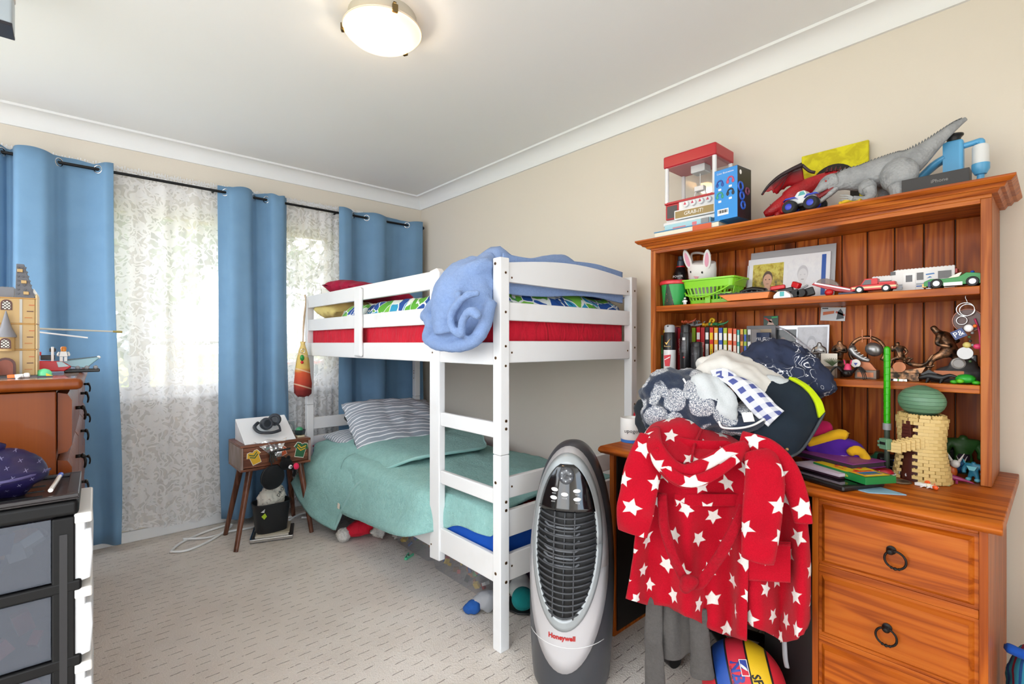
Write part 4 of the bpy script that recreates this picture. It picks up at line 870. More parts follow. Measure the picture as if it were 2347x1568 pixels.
# black round bag and plush hanging from the drawer knob
t = T('round_pouch', 'round black zip pouch hanging from the nightstand drawer', 'pouch', (.87, 3.085, .34)); 
B().lathe([(.004, -.03), (.055, -.028), (.068, -.014), (.07, 0), (.068, .014), (.055, .028), (.004, .03)], n=28).xform(Matrix.Translation((.87, 3.082, .385)) @ R3(PI/2, 0, .3).to_4x4()).obj('pouch_body', t, fabric('black_canvas', '#202224', '#17181a'), smooth='all', world=True)
B().torus((0, 0, 0), .0705, .0025, n=28).xform(Matrix.Translation((.87, 3.082, .385)) @ R3(PI/2, 0, .3).to_4x4()).obj('zip', t, BLACK, world=True); B().tube(cat([(.868, 3.085, .452), (.86, 3.09, .49), (.865, 3.105, .525)], 4), .004, 6).obj('strap', t, BLACK, smooth='all', world=True)
t = T('plush_charm', 'black plush charm with bright pink nose on the nightstand drawer', 'plush toy', (.945, 3.06, .42)); pb = fleece('black_plush', '#17181a', '#0c0c0d', 300, .5)
lump('plush_head', B().ball((.94, 3.065, .452), (.038, .034, .034)).ball((.925, 3.07, .488), .013).ball((.955, 3.07, .49), .012).ball((.972, 3.05, .432), .02), pb, t, .005, 2)
B().ball((.988, 3.035, .438), (.017, .016, .02)).obj('nose', t, fabric('pink_felt', '#e5325c'), smooth='all', world=True); B().ball((.955, 3.036, .440), (.012, .008, .012)).obj('eye', t, WHITE, smooth='all', world=True); B().ball((.957, 3.029, .440), .005).obj('pupil', t, BLACK, smooth='all', world=True); B().tube(cat([(.985, 3.05, .42), (.985, 3.055, .395), (.978, 3.055, .375)], 4), .009, 6).obj('tail', t, pb, smooth='all', world=True)
t = T('key_bunch', 'bunch of dark keys and cord on the nightstand drawer', 'keys', (.90, 3.10, .50)); B().tube(cat([(.865, 3.108, .525), (.90, 3.10, .53), (.975, 3.098, .537)], 5), .005, 8).obj('cord', t, BLACK, smooth='all', world=True)
for k, (x, z, a) in enumerate(((.862, .505, .2), (.876, .50, -.1), (.888, .508, -.4))): B().box((x, 3.10-.003*k, z-.012), (.010, .002, .045), R3(0, a, 0)).torus((x, 3.10-.003*k, z+.016), .008, .002, 'y', 12, 6).obj('key', t, M('#3a3630', .4, .6), world=True)
# bin and what is under the nightstand
sc = T('flat_box', 'silver edged flat box with booklets under the wastebasket', 'flat box', (.905, 3.20, 0), -.35)
B().bb(-.115, .115, -.10, .13, 0, .018).obj('slab', sc, M('#3a3a3c', .3), bev=.004); B().bb(-.118, -.104, -.10, .13, .004, .024).obj('edge_bar', sc, CHROME, bev=.004); B().bb(-.115, .115, -.104, -.088, .004, .024).obj('edge_bar', sc, CHROME, bev=.004); B().bb(-.09, .09, -.08, .11, .0185, .030).obj('booklet', sc, M('#d9d2c4', .6), bev=.001); B().bb(-.085, .095, -.07, .115, .0305, .037).obj('booklet', sc, M('#b3a995', .6), bev=.001)
bn = T('wastebasket', 'small black wastebasket under the walnut nightstand', 'bin', (.895, 3.20, .0375))
prof = [(.082, 0), (.085, .003), (.102, .165), (.106, .17), (.106, .176), (.100, .176), (.080, .01), (.002, .008)]
B().loft([[(math.copysign(abs(math.cos(a))**.6, math.cos(a))*r, math.copysign(abs(math.sin(a))**.6, math.sin(a))*r*.72, z) for a in [2*PI*k/24 for k in range(24)]] for r, z in prof], True).obj('basket', bn, M('#1b1d20', .5), smooth=True)
B().prism([(-.075, .115), (-.055, .13), (-.045, .11), (-.06, .095)], -.078, -.0745).obj('sticker', bn, M('#a8c41c', .5)); B().prism([(-.078, .14), (-.055, .155), (-.06, .135)], -.078, -.0745).obj('sticker', bn, M('#c8c8c8', .5))
t = T('paper_bag', 'crumpled cream printed bag stuffed into the wastebasket', 'bag', (.895, 3.20, .06)); PB = Mt('printed_paper', '#d6cfc2', .7); _x, _y, _z = PB.xyz(); PB.put('Base Color', PB.mix((PB.noise(PB.coord(), 60, 1).step(.6, .64))*((_z*90).sin() > .2)*.6, '#d6cfc2', '#7a6a64'))
lump('bag_lump', B().ball((.875, 3.19, .22), (.062, .045, .085)).ball((.93, 3.20, .235), (.045, .04, .08)).ball((.90, 3.195, .13), (.07, .05, .08)), PB, t, .007, 2, disp=.03, dscale=.035)
text('DRO', .028, t, M('#2a2a2c', .6), (.935, 3.150, .27), R3(PI/2-.2, -.9, .35), world=True)
# white cables on the floor
CABLE = M('#f0f0ee', .45)
for k, pts in enumerate(([(.40, 3.30, .006), (.47, 3.42, .006), (.62, 3.52, .006), (.75, 3.52, .012), (.62, 3.36, .006), (.48, 3.27, .006), (.40, 3.30, .008)], [(.48, 3.45, .014), (.60, 3.40, .006), (.72, 3.42, .006), (.85, 3.40, .006), (.97, 3.46, .006), (1.10, 3.42, .006)], [(.98, 3.30, .006), (1.02, 3.42, .006), (1.06, 3.45, .10), (1.03, 3.43, .20), (.97, 3.40, .24)], [(1.05, 3.36, .012), (1.15, 3.44, .008), (1.30, 3.38, .02), (1.38, 3.30, .010), (1.26, 3.30, .006), (1.12, 3.34, .018)], [(1.20, 3.42, .03), (1.30, 3.44, .02), (1.40, 3.36, .03), (1.33, 3.26, .012), (1.22, 3.36, .024)])):
    o = B().tube([q+Vector((0, 0, .002)) for q in cat(pts, 10)], .0065, 8).obj('white_cable', None, CABLE, smooth='all'); tag(o, ['white cable loop on the carpet beside the nightstand', 'white cable running behind the nightstand legs', 'white cable arching up behind the wastebasket', 'coiled white cable under the head of the bed', 'tangled white cable on top of the coil under bed'][k], 'cable', 'white cables')
# ================================================================== evaporative cooler
co = T('air_cooler', 'tall silver and charcoal evaporative air cooler beside the desk', 'air cooler', (1.325, 1.165, 0), -1.02)
RG = [(0, .126, -.150, .150), (.03, .136, -.156, .158), (.2, .147, -.152, .165), (.4, .150, -.132, .165), (.55, .140, -.110, .162), (.65, .123, -.090, .156), (.73, .098, -.068, .145), (.78, .070, -.045, .128), (.808, .040, -.020, .10), (.818, .008, .025, .045)]
rgs = cat([(a, b_, c) for a, b_, c, d in RG], 6); rgd = cat([(d, 0, 0) for a, b_, c, d in RG], 6)
def cring(z, hw, yf, yb, n=40): return [Vector((hw*math.cos(2*PI*k/n), (yf+yb)/2+(yb-yf)/2*math.sin(2*PI*k/n), z)) for k in range(n)]
B().loft([cring(p.x, p.y, p.z, q.x) for p, q in zip(rgs, rgd)]).obj('shell', co, M('#3b3d42', .35, coat=.2), smooth='all')
def csurf(x, z, off):
    z = max(0, min(.815, z)); k = max(i for i in range(len(rgs)-1) if rgs[i].x <= z+1e-9) if z < rgs[-1].x else len(rgs)-2
    f = (z-rgs[k].x)/max(1e-6, rgs[k+1].x-rgs[k].x); hw = rgs[k].y*(1-f)+rgs[k+1].y*f; yf = rgs[k].z*(1-f)+rgs[k+1].z*f; yb = rgd[k].x*(1-f)+rgd[k+1].x*f
    xx = max(-.995, min(.995, x/hw)); return Vector((xx*hw, (yf+yb)/2-(yb-yf)/2*math.sqrt(1-xx*xx)-off, z))
def cpatch(cz, a, bt, bb2, off, r0=0, r1=1, nr=5, n=56, zmin=-9, zmax=9, p=1.0):
    rows = []
    for i in range(nr+1):
        r = r0+(r1-r0)*i/nr; row = []
        for k in range(n+1):
            w = 2*PI*k/n; x = a*r*math.cos(w); z = cz+(bt if math.sin(w) > 0 else bb2)*r*math.sin(w); row.append(csurf(x, max(zmin, min(zmax, z)), off))
        rows.append(row)
    return B().grid(rows)
SILV = M('#c4c2c4', .35, .25); RIMC = M('#9fa4a6', .35, .3)
cpatch(.42, .134, .388, .325, .006, nr=8).obj('front_shell', co, SILV, smooth='all', solid=.008)
cpatch(.50, .117, .290, .268, .013, .86, 1, 3).obj('rim_ring', co, RIMC, smooth='all', solid=.010)
cpatch(.50, .106, .264, .244, .0125, nr=6).obj('recess', co, M('#0b0b0c', .6), smooth='all')
prow = []
for i_ in range(13):
    z_ = .606+.150*i_/12; w_p = .104*math.sqrt(max(0, 1-((z_-.50)/.262)**2)); prow.append([csurf(-w_p+2*w_p*k/16, z_, .022) for k in range(17)])
pan = B().grid(prow).obj('control_panel', co, M('#141416', .12, coat=.6), smooth='all', solid=.006)
def cdisc(x, z, rx, rz, off, name, par, mt, n=20):
    rows = [[csurf(x+rx*r*math.cos(2*PI*k/n), z+rz*r*math.sin(2*PI*k/n), off) for k in range(n+1)] for r in (.01, .6, 1)]; return B().grid(rows).obj(name, par, mt, smooth='all', solid=.002)
dsp = cdisc(0, .722, .027, .027, .027, 'display', pan, M('#4a4c50', .15)); 
for a in range(6): cdisc(.017*math.cos(a*1.05+.5), .722+.017*math.sin(a*1.05+.5), .0025, .0025, .0295, 'icon', dsp, M('#b9bcc0', .3))
for x, z in ((-.038, .676), (.038, .676), (-.002, .664), (-.040, .650), (.040, .650)):
    o = cdisc(x, z, .0125, .0062, .028, 'button', pan, M('#e6e6e4', .3), 16); p = csurf(x, z-.0125, .0265); text('MODE', .006, pan, M('#c0c0c0', .4), p, (PI/2-.18, 0, .0), 'button_label', .0002)
for k in range(17):
    z = .598-.0192*k; hw = .103*math.sqrt(max(0, 1-((z-.50)/(.262 if z > .50 else .240))**2)); N_ = 14
    B().tube([csurf(-hw+2*hw*i/N_, z-.010*math.sin(PI*i/N_), .014+.016*math.sin(PI*i/N_)**.5) for i in range(N_+1)], .0032, 6).obj('louvre', co, M('#3c3e42', .4), smooth='all')
for x in (-.034, .034, .0): B().tube([csurf(x, .607-.33*i/12, .026 if x else .018) for i in range(13)], .0026, 6).obj('grille_bar', co, M('#46484c', .4), smooth='all')
for k in range(6): B().tube([csurf(-.07+.12*i/8, .555-.024*k+(.010 if i in (0, 8) else 0), .0165) for i in range(9)], .0045, 6).obj('inner_vane', co, M('#6a6c70', .4), smooth='all')
B().tube([csurf(-.125+.25*i/16, .186-.006*math.sin(PI*i/16), .0105) for i in range(17)], .0012, 5).obj('seam', co, M('#dcdcdc', .3), smooth='all')
ht_ = text('Honeywell', .021, co, M('#b01818', .4), (0, 0, 0), (0, 0, 0), 'brand_lettering', .0006, bold=.0007)
for v in ht_.data.vertices: v.co = csurf(v.co.x-.004, .210+v.co.y, .0112+v.co.z)
# ================================================================== desk
DZ = .762; DX0, DX1, DY0, DY1 = 1.55, 2.205, .085, 1.225
dk = T('desk', 'orange pine desk with a stack of ring handled drawers', 'desk', (1.88, .65, 0))
B().prism([(DX0, DZ-.014), (DX0+.006, DZ-.005), (DX0+.018, DZ), (DX1, DZ), (DX1, DZ-.028), (DX0+.016, DZ-.028), (DX0+.004, DZ-.020)], DY0, DY1, 'y').obj('desk_top', dk, PINE_Y, bev=.003, world=True)
B().bb(1.612, 2.19, .112, .480, .05, DZ-.028).obj('pedestal', dk, PINE_Z, bev=.002, world=True); B().bb(1.64, 2.19, .12, .47, 0, .05).obj('plinth', dk, PINE_Y, world=True)
B().bb(1.605, 2.19, 1.185, 1.207, 0, DZ-.028).obj('end_panel', dk, PINE_Z, bev=.002, world=True); B().bb(1.62, 2.16, 1.179, 1.185, .02, DZ-.03).obj('shade_sheet', dk, M('#1a120e', .6), world=True); B().bb(2.16, 2.18, .48, 1.185, .10, DZ-.028).obj('back_panel', dk, PINE_Y, world=True)  # thin dark sheet added: kneehole shade painted onto the end panel
for y0, y1 in ((.112, .128), (.464, .480)): B().bb(1.598, 1.614, y0, y1, .05, DZ-.028).obj('stile', dk, PINE_Z, bev=.001, world=True)
for z0, z1 in ((.718, DZ-.028), (.515, .537), (.318, .334), (.05, .105)): B().bb(1.600, 1.614, .128, .464, z0, z1).obj('drawer_divider', dk, PINE_Y, bev=.002, world=True)
for z0, z1, hy, hz in ((.537, .718, .293, .632), (.334, .515, .302, .426), (.105, .318, .295, .215)):
    d = B().bb(1.602, 1.615, .1285, .4635, z0+.0005, z1-.0005).obj('drawer', dk, PINE_Y, world=True)
    a, c, e, f = .136, .456, z0+.008, z1-.008
    B()._add([(1.602, a, e), (1.602, c, e), (1.602, c, f), (1.602, a, f), (1.590, a+.010, e+.010), (1.590, c-.010, e+.010), (1.590, c-.010, f-.010), (1.590, a+.010, f-.010)], [(4, 5, 6, 7), (0, 1, 5, 4), (1, 2, 6, 5), (2, 3, 7, 6), (3, 0, 4, 7)]).obj('raised_panel', d, PINE_Y, world=True)
    B().lathe([(.002, 0), (.011, 0), (.011, .003), (.005, .006), (.006, .012), (.009, .016), (.005, .022), (.001, .023)], n=14).xform(Matrix.Translation((1.590, hy, hz)) @ R3(0, -PI/2, 0).to_4x4()).obj('knob', d, IRON, smooth=True, world=True)
    cy_ = hy-.010 if hz > .5 else hy
    B().torus((1.577, cy_, hz-.020), .0225, .0028, 'x', 28, 6).ball((1.577, cy_, hz-.0425), .0042).ball((1.577, cy_-.008, hz-.0412), .0036).ball((1.577, cy_+.008, hz-.0412), .0036).obj('ring_pull', d, IRON, smooth='all', world=True)
t = T('black_case', 'tall black case standing in the dark kneehole of the desk', 'case', (1.90, .55, 0))
B().bb(1.67, 2.13, .484, .64, .006, .70).obj('casing', t, M('#101012', .5), bev=.004, world=True); B().bb(1.665, 1.67, .49, .634, .02, .69).obj('front_bezel', t, M('#0c0c0e', .4), world=True); B().cyl((1.660, .56, .60), (1.666, .56, .60), .010).obj('power_button', t, M('#2a2a2e', .4), smooth=True, world=True)
for x in (1.70, 2.10):
    for y in (.50, .625): B().lathe([(.012, 0), (.012, .006)], (x, y, 0), 10).obj('foot', t, BLACK, world=True)
# ================================================================== hutch
HX0, HX1, HY0, HY1, HZ1 = 1.935, 2.205, .128, 1.228, 1.607
S1, S2 = 1.337, 1.050
hu = T('bookcase_hutch', 'orange pine hutch shelves standing on the desk', 'bookcase', (2.07, .68, DZ))
for y0, y1 in ((HY0, HY0+.024), (HY1-.024, HY1)): B().bb(HX0, HX1, y0, y1, DZ+.001, HZ1-.022).obj('side_panel', hu, HUTCH_Zs, bev=.002, world=True)
B().bb(HX0, HX1, HY0, HY1, HZ1-.022, HZ1).obj('top_board', hu, HUTCH_Y, bev=.002, world=True)
B().bb(HX0, HX0+.018, HY0+.024, HY1-.024, HZ1-.035, HZ1-.022).obj('front_rail', hu, HUTCH_Y, bev=.001, world=True)
for z in (S1, S2): B().bb(HX0+.003, HX1-.015, HY0+.024, HY1-.024, z-.025, z).obj('shelf', hu, HUTCH_Y, bev=.003, world=True)
nb = 13; bw = (HY1-HY0-.048)/nb
for k in range(nb):
    y = HY0+.024+k*bw
    o = B().bb(HX1-.014, HX1-.004, y+.0018, y+bw-.0018, DZ+.002, HZ1-.022).obj('back_board', hu, HUTCH_Z, bev=.003, world=True)
B().bb(HX1-.004, HX1, HY0+.024, HY1-.024, DZ+.002, HZ1-.022).obj('backing', hu, M('#4a220c', .6), world=True)
cr = [(0, 0), (.012, 0), (.018, .010), (.026, .010), (.032, .020), (.040, .020), (.050, .030), (.050, .036), (0, .036)]
def crown(path):  # mitred moulding: front and two returns
    return path
rings = [[(HX1, HY1+a, HZ1-.012+h) for a, h in cr], [(HX0-a, HY1+a, HZ1-.012+h) for a, h in cr], [(HX0-a, HY0-a, HZ1-.012+h) for a, h in cr], [(HX1, HY0-a, HZ1-.012+h) for a, h in cr]]
B().loft(rings).obj('crown_moulding', hu, HUTCH_Y, world=True)
B().bb(HX0-.002, HX1, HY0-.002, HY1+.002, HZ1, HZ1+.024).obj('crown_top', hu, HUTCH_Y, world=True)
HT = HZ1+.0245   # level of the hutch top
# ================================================================== chair under the clothes
ch = T('office_chair', 'black office chair buried under clothes at the desk', 'office chair', (1.56, .76, 0))
cz_ = Vector((-.92, -.39, 0)); BKC = fabric('black_mesh', '#1a1b1d')
B().loft([[Vector((1.535, .755, 0))+Vector((.39, -.92, 0))*(sx*w)+Vector((.92, .39, 0))*(oy+dd)+Vector((0, 0, z)) for sx, dd in ((-1, 0), (-.5, -.02), (.5, -.02), (1, 0), (.5, .03), (-.5, .03))] for z, w, oy in ((.52, .17, .02), (.6, .20, 0), (.75, .205, 0), (.84, .19, .02), (.90, .15, .04))]).obj('backrest', ch, BKC, smooth='all', world=True)
B().ball((1.77, .86, .46), (.20, .20, .05), 20, 8).obj('seat', ch, BKC, smooth='all', world=True)
B().cyl((1.80, .88, .10), (1.80, .88, .43), .028).obj('gas_lift', ch, BLACK, smooth=True, world=True); B().box((1.63, .79, .50), (.24, .05, .025), R3(0, -.5, .4)).obj('back_bracket', ch, BLACK, world=True)
for k in range(5):
    a = .3+k*2*PI/5; e = Vector((1.80+.19*math.cos(a), .88+.19*math.sin(a), .075)); B().tube([(1.80, .88, .11), e], [.022, .016], 8).obj('base_arm', ch, BLACK, smooth='all', world=True)
    w = B().cyl(e+Vector((-.02*math.sin(a), .02*math.cos(a), -.047)), e+Vector((.02*math.sin(a), -.02*math.cos(a), -.047)), .028, n=16).obj('caster', ch, BLACK, smooth=True, world=True)
# ================================================================== red dressing gown
def mk_star(name, base, dark, starc, cell, R, jit_=.14):
    m = Mt(name, base, .95, sheen=.08, spec=.08); x, y, _ = m.xyz('UV'); py = y/cell; row = py.floor(); px_ = x/cell+row*.5+m.white(m.vec(row, 5, 1))*.3; colu = px_.floor()
    r1 = m.white(m.vec(colu, row, 1)); r2 = m.white(m.vec(colu, row, 2)); r3 = m.white(m.vec(colu, row, 3))
    fx = px_.fract()-.5+(r1-.5)*2*jit_; fy = py.fract()-.5+(r2-.5)*2*jit_
    th = fy.atan2(fx)+r3*6.283; r = (fx*fx+fy*fy).sqrt(); s = 2*PI/5; a = ((th.mod(s))-s/2).abs()    # 0 at notch direction, pi/5 at tip
    # line from tip (R at pi/5) to notch (.45R at 0)
    rn = R*.50; tx, ty = R*math.cos(PI/5), R*math.sin(PI/5); nx_, ny_ = ty-0, -(tx-rn); L = math.hypot(nx_, ny_); c0 = rn*nx_
    dd = (r*a.cos()*nx_+r*a.sin()*ny_)-c0; star = (dd/L).step(.012, -.012)
    n = m.noise(m.coord(), 330, 3, .7); b_ = m.noise(m.coord(), 11, 3)
    c = m.mix((n*.6+b_*.4).step(.35, .68)*.55, base, dark); sc_ = m.mix(n.step(.35, .7)*.25, starc, '#c9b9b0')
    m.put('Base Color', m.mix(star, c, sc_)); m.bump(n, .6, .004); return m
STAR = mk_star('red_star_fleece', '#b90d25', '#8c0717', '#e8e4e0', .088, .285)
def interp(tab, x):
    for (a, fa), (b_, fb) in zip(tab, tab[1:]):
        if a <= x <= b_: return fa+(fb-fa)*(x-a)/(b_-a)
    return tab[0][1] if x < tab[0][0] else tab[-1][1]
def dmid(u): return 1.55-(u-1420)/442*.22
def panel(name, top, bot, L, R, par, mat, nr=8, nc=10, dof=lambda u, v, s, k: 0, amp=.006, freq=9, seed=0, thick=.008):
    rows = []
    for k in range(nr+1):
        row = []
        for j in range(nc+1):
            s = j/nc; v0, v1 = interp(top, s), interp(bot, s); v = v0+(v1-v0)*k/nr; l, r = interp(L, v), interp(R, v); u = l+(r-l)*s
            row.append(P(u, v, dmid(u)+dof(u, v, s, k/nr)))
        rows.append(row)
    return cloth(name, rows, mat, par, 3, 3, amp, freq, seed, thick, (1, 1, .35))
rb = T('dressing_gown', 'red fleece dressing gown with white stars over the chair back', 'dressing gown', (1.40, .70, .32))
fold = lambda u, v, s, k: -.024*math.sin(u*.045)*min(1, max(0, (v-1080)/120))-.022*math.sin(u*.10+1)*max(0, (v-1150)/300)
panel('back_panel', [(0, 1040), (.2, 1000), (.5, 1010), (.8, 1010), (1, 1040)], [(0, 1372), (.15, 1384), (.35, 1388), (.6, 1425), (.8, 1455), (1, 1468)], [(1000, 1490), (1080, 1462), (1200, 1455), (1300, 1447), (1380, 1433), (1470, 1430)], [(1000, 1716), (1200, 1716), (1470, 1712)], rb, STAR, 10, 14, lambda u, v, s, k: .018+fold(u, v, s, k), .012, 12, 1)
panel('side_panel', [(0, 1030), (.5, 1025), (1, 1050)], [(0, 1428), (.4, 1455), (.65, 1474), (.85, 1462), (1, 1440)], [(1000, 1712), (1480, 1714)], [(1030, 1775), (1060, 1806), (1120, 1832), (1180, 1848), (1290, 1860), (1380, 1858), (1450, 1848)], rb, STAR, 10, 8, lambda u, v, s, k: .020+.020*s*s+.5*fold(u, v, s, k)-.030*math.sin(s*9)*k, .012, 12, 2)
# sleeves
def sleeve(name, pts, rad, par, mat=None, n=18, flat=.42, seed=0, world=True):
    c = cat(pts, 7); m = len(c); rr = [interp(rad, i/(m-1)) for i in range(m)]
    b = B().tube(c, [(q*flat, q) for q in rr], n, up=(-.92, -.39, 0)); nn = n
    uv = []
    for i in range(m):
        for k in range(n): uv.append((2*PI*rr[i]*.72*((k+n//2) % n)/n+seed*.13, -(c[i]-c[0]).length))
    b.uv = uv
    b.v = [tuple(Vector(q)+Vector((-.92, -.39, 0))*.016*mnoise.noise(Vector(q)*19+Vector((seed, 0, 0)))) for q in b.v]
    return b.obj(name, par, mat or STAR, smooth='all', world=world)
sleeve('sleeve', [P(1500, 1005, 1.50), P(1478, 1060, 1.48), P(1463, 1130, 1.475), P(1455, 1180, 1.475), P(1450, 1222, 1.475)], [(0, .045), (.3, .055), (.7, .055), (.95, .046), (1, .045)], rb, seed=3)
sleeve('sleeve', [P(1740, 1035, 1.375), P(1752, 1090, 1.335), P(1748, 1160, 1.32), P(1742, 1225, 1.315), P(1736, 1284, 1.315)], [(0, .040), (.3, .050), (.6, .049), (.95, .041), (1, .040)], rb, seed=7)
sleeve('shoulder_fold', [P(1700, 1012, 1.42), P(1755, 1030, 1.37), P(1800, 1075, 1.34), P(1828, 1140, 1.325), P(1842, 1200, 1.32)], [(0, .03), (.4, .034), (1, .022)], rb, seed=9, flat=.5)
# hood: pouch with two rolled rims meeting in a V
hrows = [[(1478, 1000, 1.55), (1505, 968, 1.60), (1560, 955, 1.62), (1620, 975, 1.61), (1680, 1003, 1.56), (1726, 1032, 1.46)],
         [(1468, 1020, 1.50), (1500, 985, 1.53), (1560, 975, 1.55), (1620, 995, 1.54), (1685, 1020, 1.48), (1728, 1045, 1.42)],
         [(1485, 1032, 1.475), (1510, 1020, 1.48), (1560, 1025, 1.49), (1615, 1030, 1.48), (1672, 1038, 1.43), (1712, 1052, 1.395)],
         [(1510, 1050, 1.455), (1535, 1055, 1.45), (1570, 1062, 1.445), (1610, 1060, 1.43), (1655, 1056, 1.41), (1690, 1060, 1.39)]]
ptcloth('hood', hrows, STAR, parent=rb, amp=.006, freq=12, seed=4, thick=.010)
sleeve('hood_rim', [P(1497, 985, 1.53), P(1500, 1020, 1.46), P(1522, 1060, 1.43), P(1550, 1085, 1.425), P(1578, 1092, 1.42), P(1620, 1075, 1.40), P(1670, 1045, 1.385), P(1712, 1028, 1.40)], [(0, .022), (.3, .030), (.55, .036), (.8, .032), (1, .026)], rb, flat=.5, seed=11)
sleeve('hood_rim', [P(1500, 1030, 1.44), P(1530, 1078, 1.41), P(1573, 1104, 1.395), P(1630, 1090, 1.375), P(1690, 1050, 1.365)], [(0, .012), (.5, .018), (1, .012)], rb, flat=.5, seed=12)
B().tube(cat([P(1608, 985, 1.535), P(1592, 1020, 1.475), P(1585, 1058, 1.435)], 5), .004, 6).obj('hood_seam', rb, fleece('red_fleece_plain', '#b50e26', '#8c0818'), smooth='all', world=True)
RF = fleece('red_fleece_belt', '#b20c24', '#880716', 330)
# belt loop with knot, gathered waist, hems, pocket
ptcloth('waist_gather', [[(u, v, dmid(u)+.008+.004*math.sin(u*.4)) for u in range(1545, 1716, 12)] for v in (1132, 1142, 1152, 1160)], STAR, parent=rb, nu=3, nv=3, amp=.003, freq=30, thick=.006)
for pts in ([P(1518, 1130, 1.478), P(1522, 1200, 1.448), P(1545, 1280, 1.425), P(1572, 1335, 1.405), P(1580, 1340, 1.40)], [P(1705, 1160, 1.375), P(1690, 1200, 1.36), P(1640, 1290, 1.37), P(1605, 1335, 1.385), P(1582, 1340, 1.395)]):
    sleeve('belt', pts, [(0, .014), (1, .015)], rb, RF, 12, .4)
lump('belt_knot', B().ball(P(1578, 1335, 1.388), (.022, .024, .022)).ball(P(1570, 1345, 1.388), (.016, .018, .02)).ball(P(1590, 1332, 1.383), (.016, .016, .014)), RF, rb, .006, 2)
ptcloth('pocket', [[(u, v+(u-1715)*.05, dmid(u)-.012) for u in (1714, 1740, 1770, 1800, 1812)] for v in (1238, 1262, 1300, 1330)], STAR, parent=rb, nu=4, nv=4, amp=.003, freq=14, seed=6, thick=.006)
B().tube(cat([P(u, v+(u-1715)*.05, dmid(u)-.017) for u, v in ((1714, 1242), (1760, 1244), (1812, 1244))], 5), .004, 6).obj('pocket_edge', rb, RF, smooth='all', world=True)
# grey fleece garment hanging below
gg = T('grey_garment', 'charcoal grey fleece top hanging below the red gown', 'garment', (1.40, .82, .06))
GF = fleece('grey_fleece', '#5b5856', '#484543', 320, .4, .5)
sleeve('sleeve', [P(1500, 1370, 1.55), P(1498, 1450, 1.545), P(1500, 1520, 1.54), P(1502, 1585, 1.535)], [(0, .026), (.5, .029), (1, .032)], gg, GF, flat=.4)
sleeve('sleeve', [P(1600, 1390, 1.50), P(1603, 1450, 1.49), P(1607, 1510, 1.485), P(1610, 1552, 1.485)], [(0, .026), (.6, .030), (.92, .036), (1, .034)], gg, GF, flat=.4)
ptcloth('body', [[(1512, v, 1.56), (1520, v+20*k, 1.545), (1540, v+26*k, 1.53), (1560, v+22*k, 1.54), (1580, v+8*k, 1.53), (1598, v+12*k, 1.52)] for v, k in ((1370, 0), (1420, .2), (1460, .6), (1488, 1))], GF, parent=gg, amp=.005, freq=14, thick=.008)
# ================================================================== clothes pile above the chair
NAVY = fabric('navy_cotton', '#232c44', '#1a2236', .15, 700)
def mk_navystar():
    m = Mt('navy_star_fleece', '#16263f', .95, sheen=.3); v = m.coord(); d = m.vor(v, 13); n = m.noise(v, 300, 3, .7); w = m.noise(v, 40, 2)*.16
    st = (d+w).step(.62, .56); c = m.mix(n.step(.42, .56), '#e0e0e0', '#5a6478'); m.put('Base Color', m.mix(st, m.mix(n.step(.4, .7)*.4, '#16263f', '#0e1a30'), c)); m.bump(n, .7, .005); return m
NSTAR = mk_navystar()
t = T('navy_star_fleece', 'navy fleece pyjama with mottled grey stars in the clothes pile', 'garment', (1.50, .95, .86))
b = B().tube(cat([P(1495, 925, 1.66), P(1520, 905, 1.68), P(1570, 900, 1.66), P(1620, 930, 1.60), P(1670, 960, 1.58), P(1740, 965, 1.56)], 5), [.05, .06, .065, .07, .072, .075, .08, .085, .085, .085, .085, .085, .08, .08, .075, .07, .07, .07, .065, .06, .055, .05, .05, .045, .045, .04], 16)
b.ball(P(1500, 945, 1.64), (.05, .05, .05)).ball(P(1560, 930, 1.66), (.09, .09, .075)).ball(P(1620, 960, 1.62), (.08, .08, .05)).ball(P(1700, 950, 1.62), (.08, .07, .06)).tube([P(1480, 960, 1.66), P(1560, 975, 1.62)], .04)
lump('fleece_heap', b, NSTAR, t, .009, 3, disp=.045, dscale=.05)
PIP = M('#e6e6e6', .7)
B().tube(cat([P(1566, 868, 1.60), P(1585, 900, 1.575), P(1608, 940, 1.56), P(1630, 963, 1.55), P(1650, 966, 1.54)], 6), .0035, 6).obj('piping', t, PIP, smooth='all', world=True)
B().tube(cat([P(1648, 966, 1.52), P(1656, 980, 1.51), P(1690, 982, 1.50), P(1725, 975, 1.50), P(1752, 960, 1.50)], 6), .0035, 6).obj('piping', t, PIP, smooth='all', world=True)
ptcloth('lapel', [[(1640, 940, 1.54), (1690, 955, 1.53), (1755, 955, 1.53)], [(1650, 968, 1.525), (1695, 978, 1.51), (1754, 962, 1.51)], [(1662, 984, 1.53), (1695, 992, 1.52), (1745, 980, 1.525)]], NSTAR, parent=t, amp=.004, thick=.008)
tg = ptcloth('care_label', [[(1699, 946, 1.495), (1724, 945, 1.49)], [(1705, 968, 1.485), (1730, 966, 1.48)]], M('#eceae4', .7), parent=t, thick=.001)
WHT = fabric('white_cotton', '#e2e0db', '#cfccc6', .15, 500)
def mk_check():
    m = Mt('blue_check', '#e6e8ec', .85); x, y, _ = m.xyz('UV'); a = ((x/.036).fract()-.5).abs().step(.27, .23); c = ((y/.036).fract()-.5).abs().step(.27, .23)
    m.put('Base Color', m.mix((a*c).max((a+c)*.28), '#e6e8ec', '#46508e')); return m
CHECK = mk_check()
t = T('white_shirt', 'white long sleeved top draped across the clothes pile', 'garment', (1.60, .80, .95))
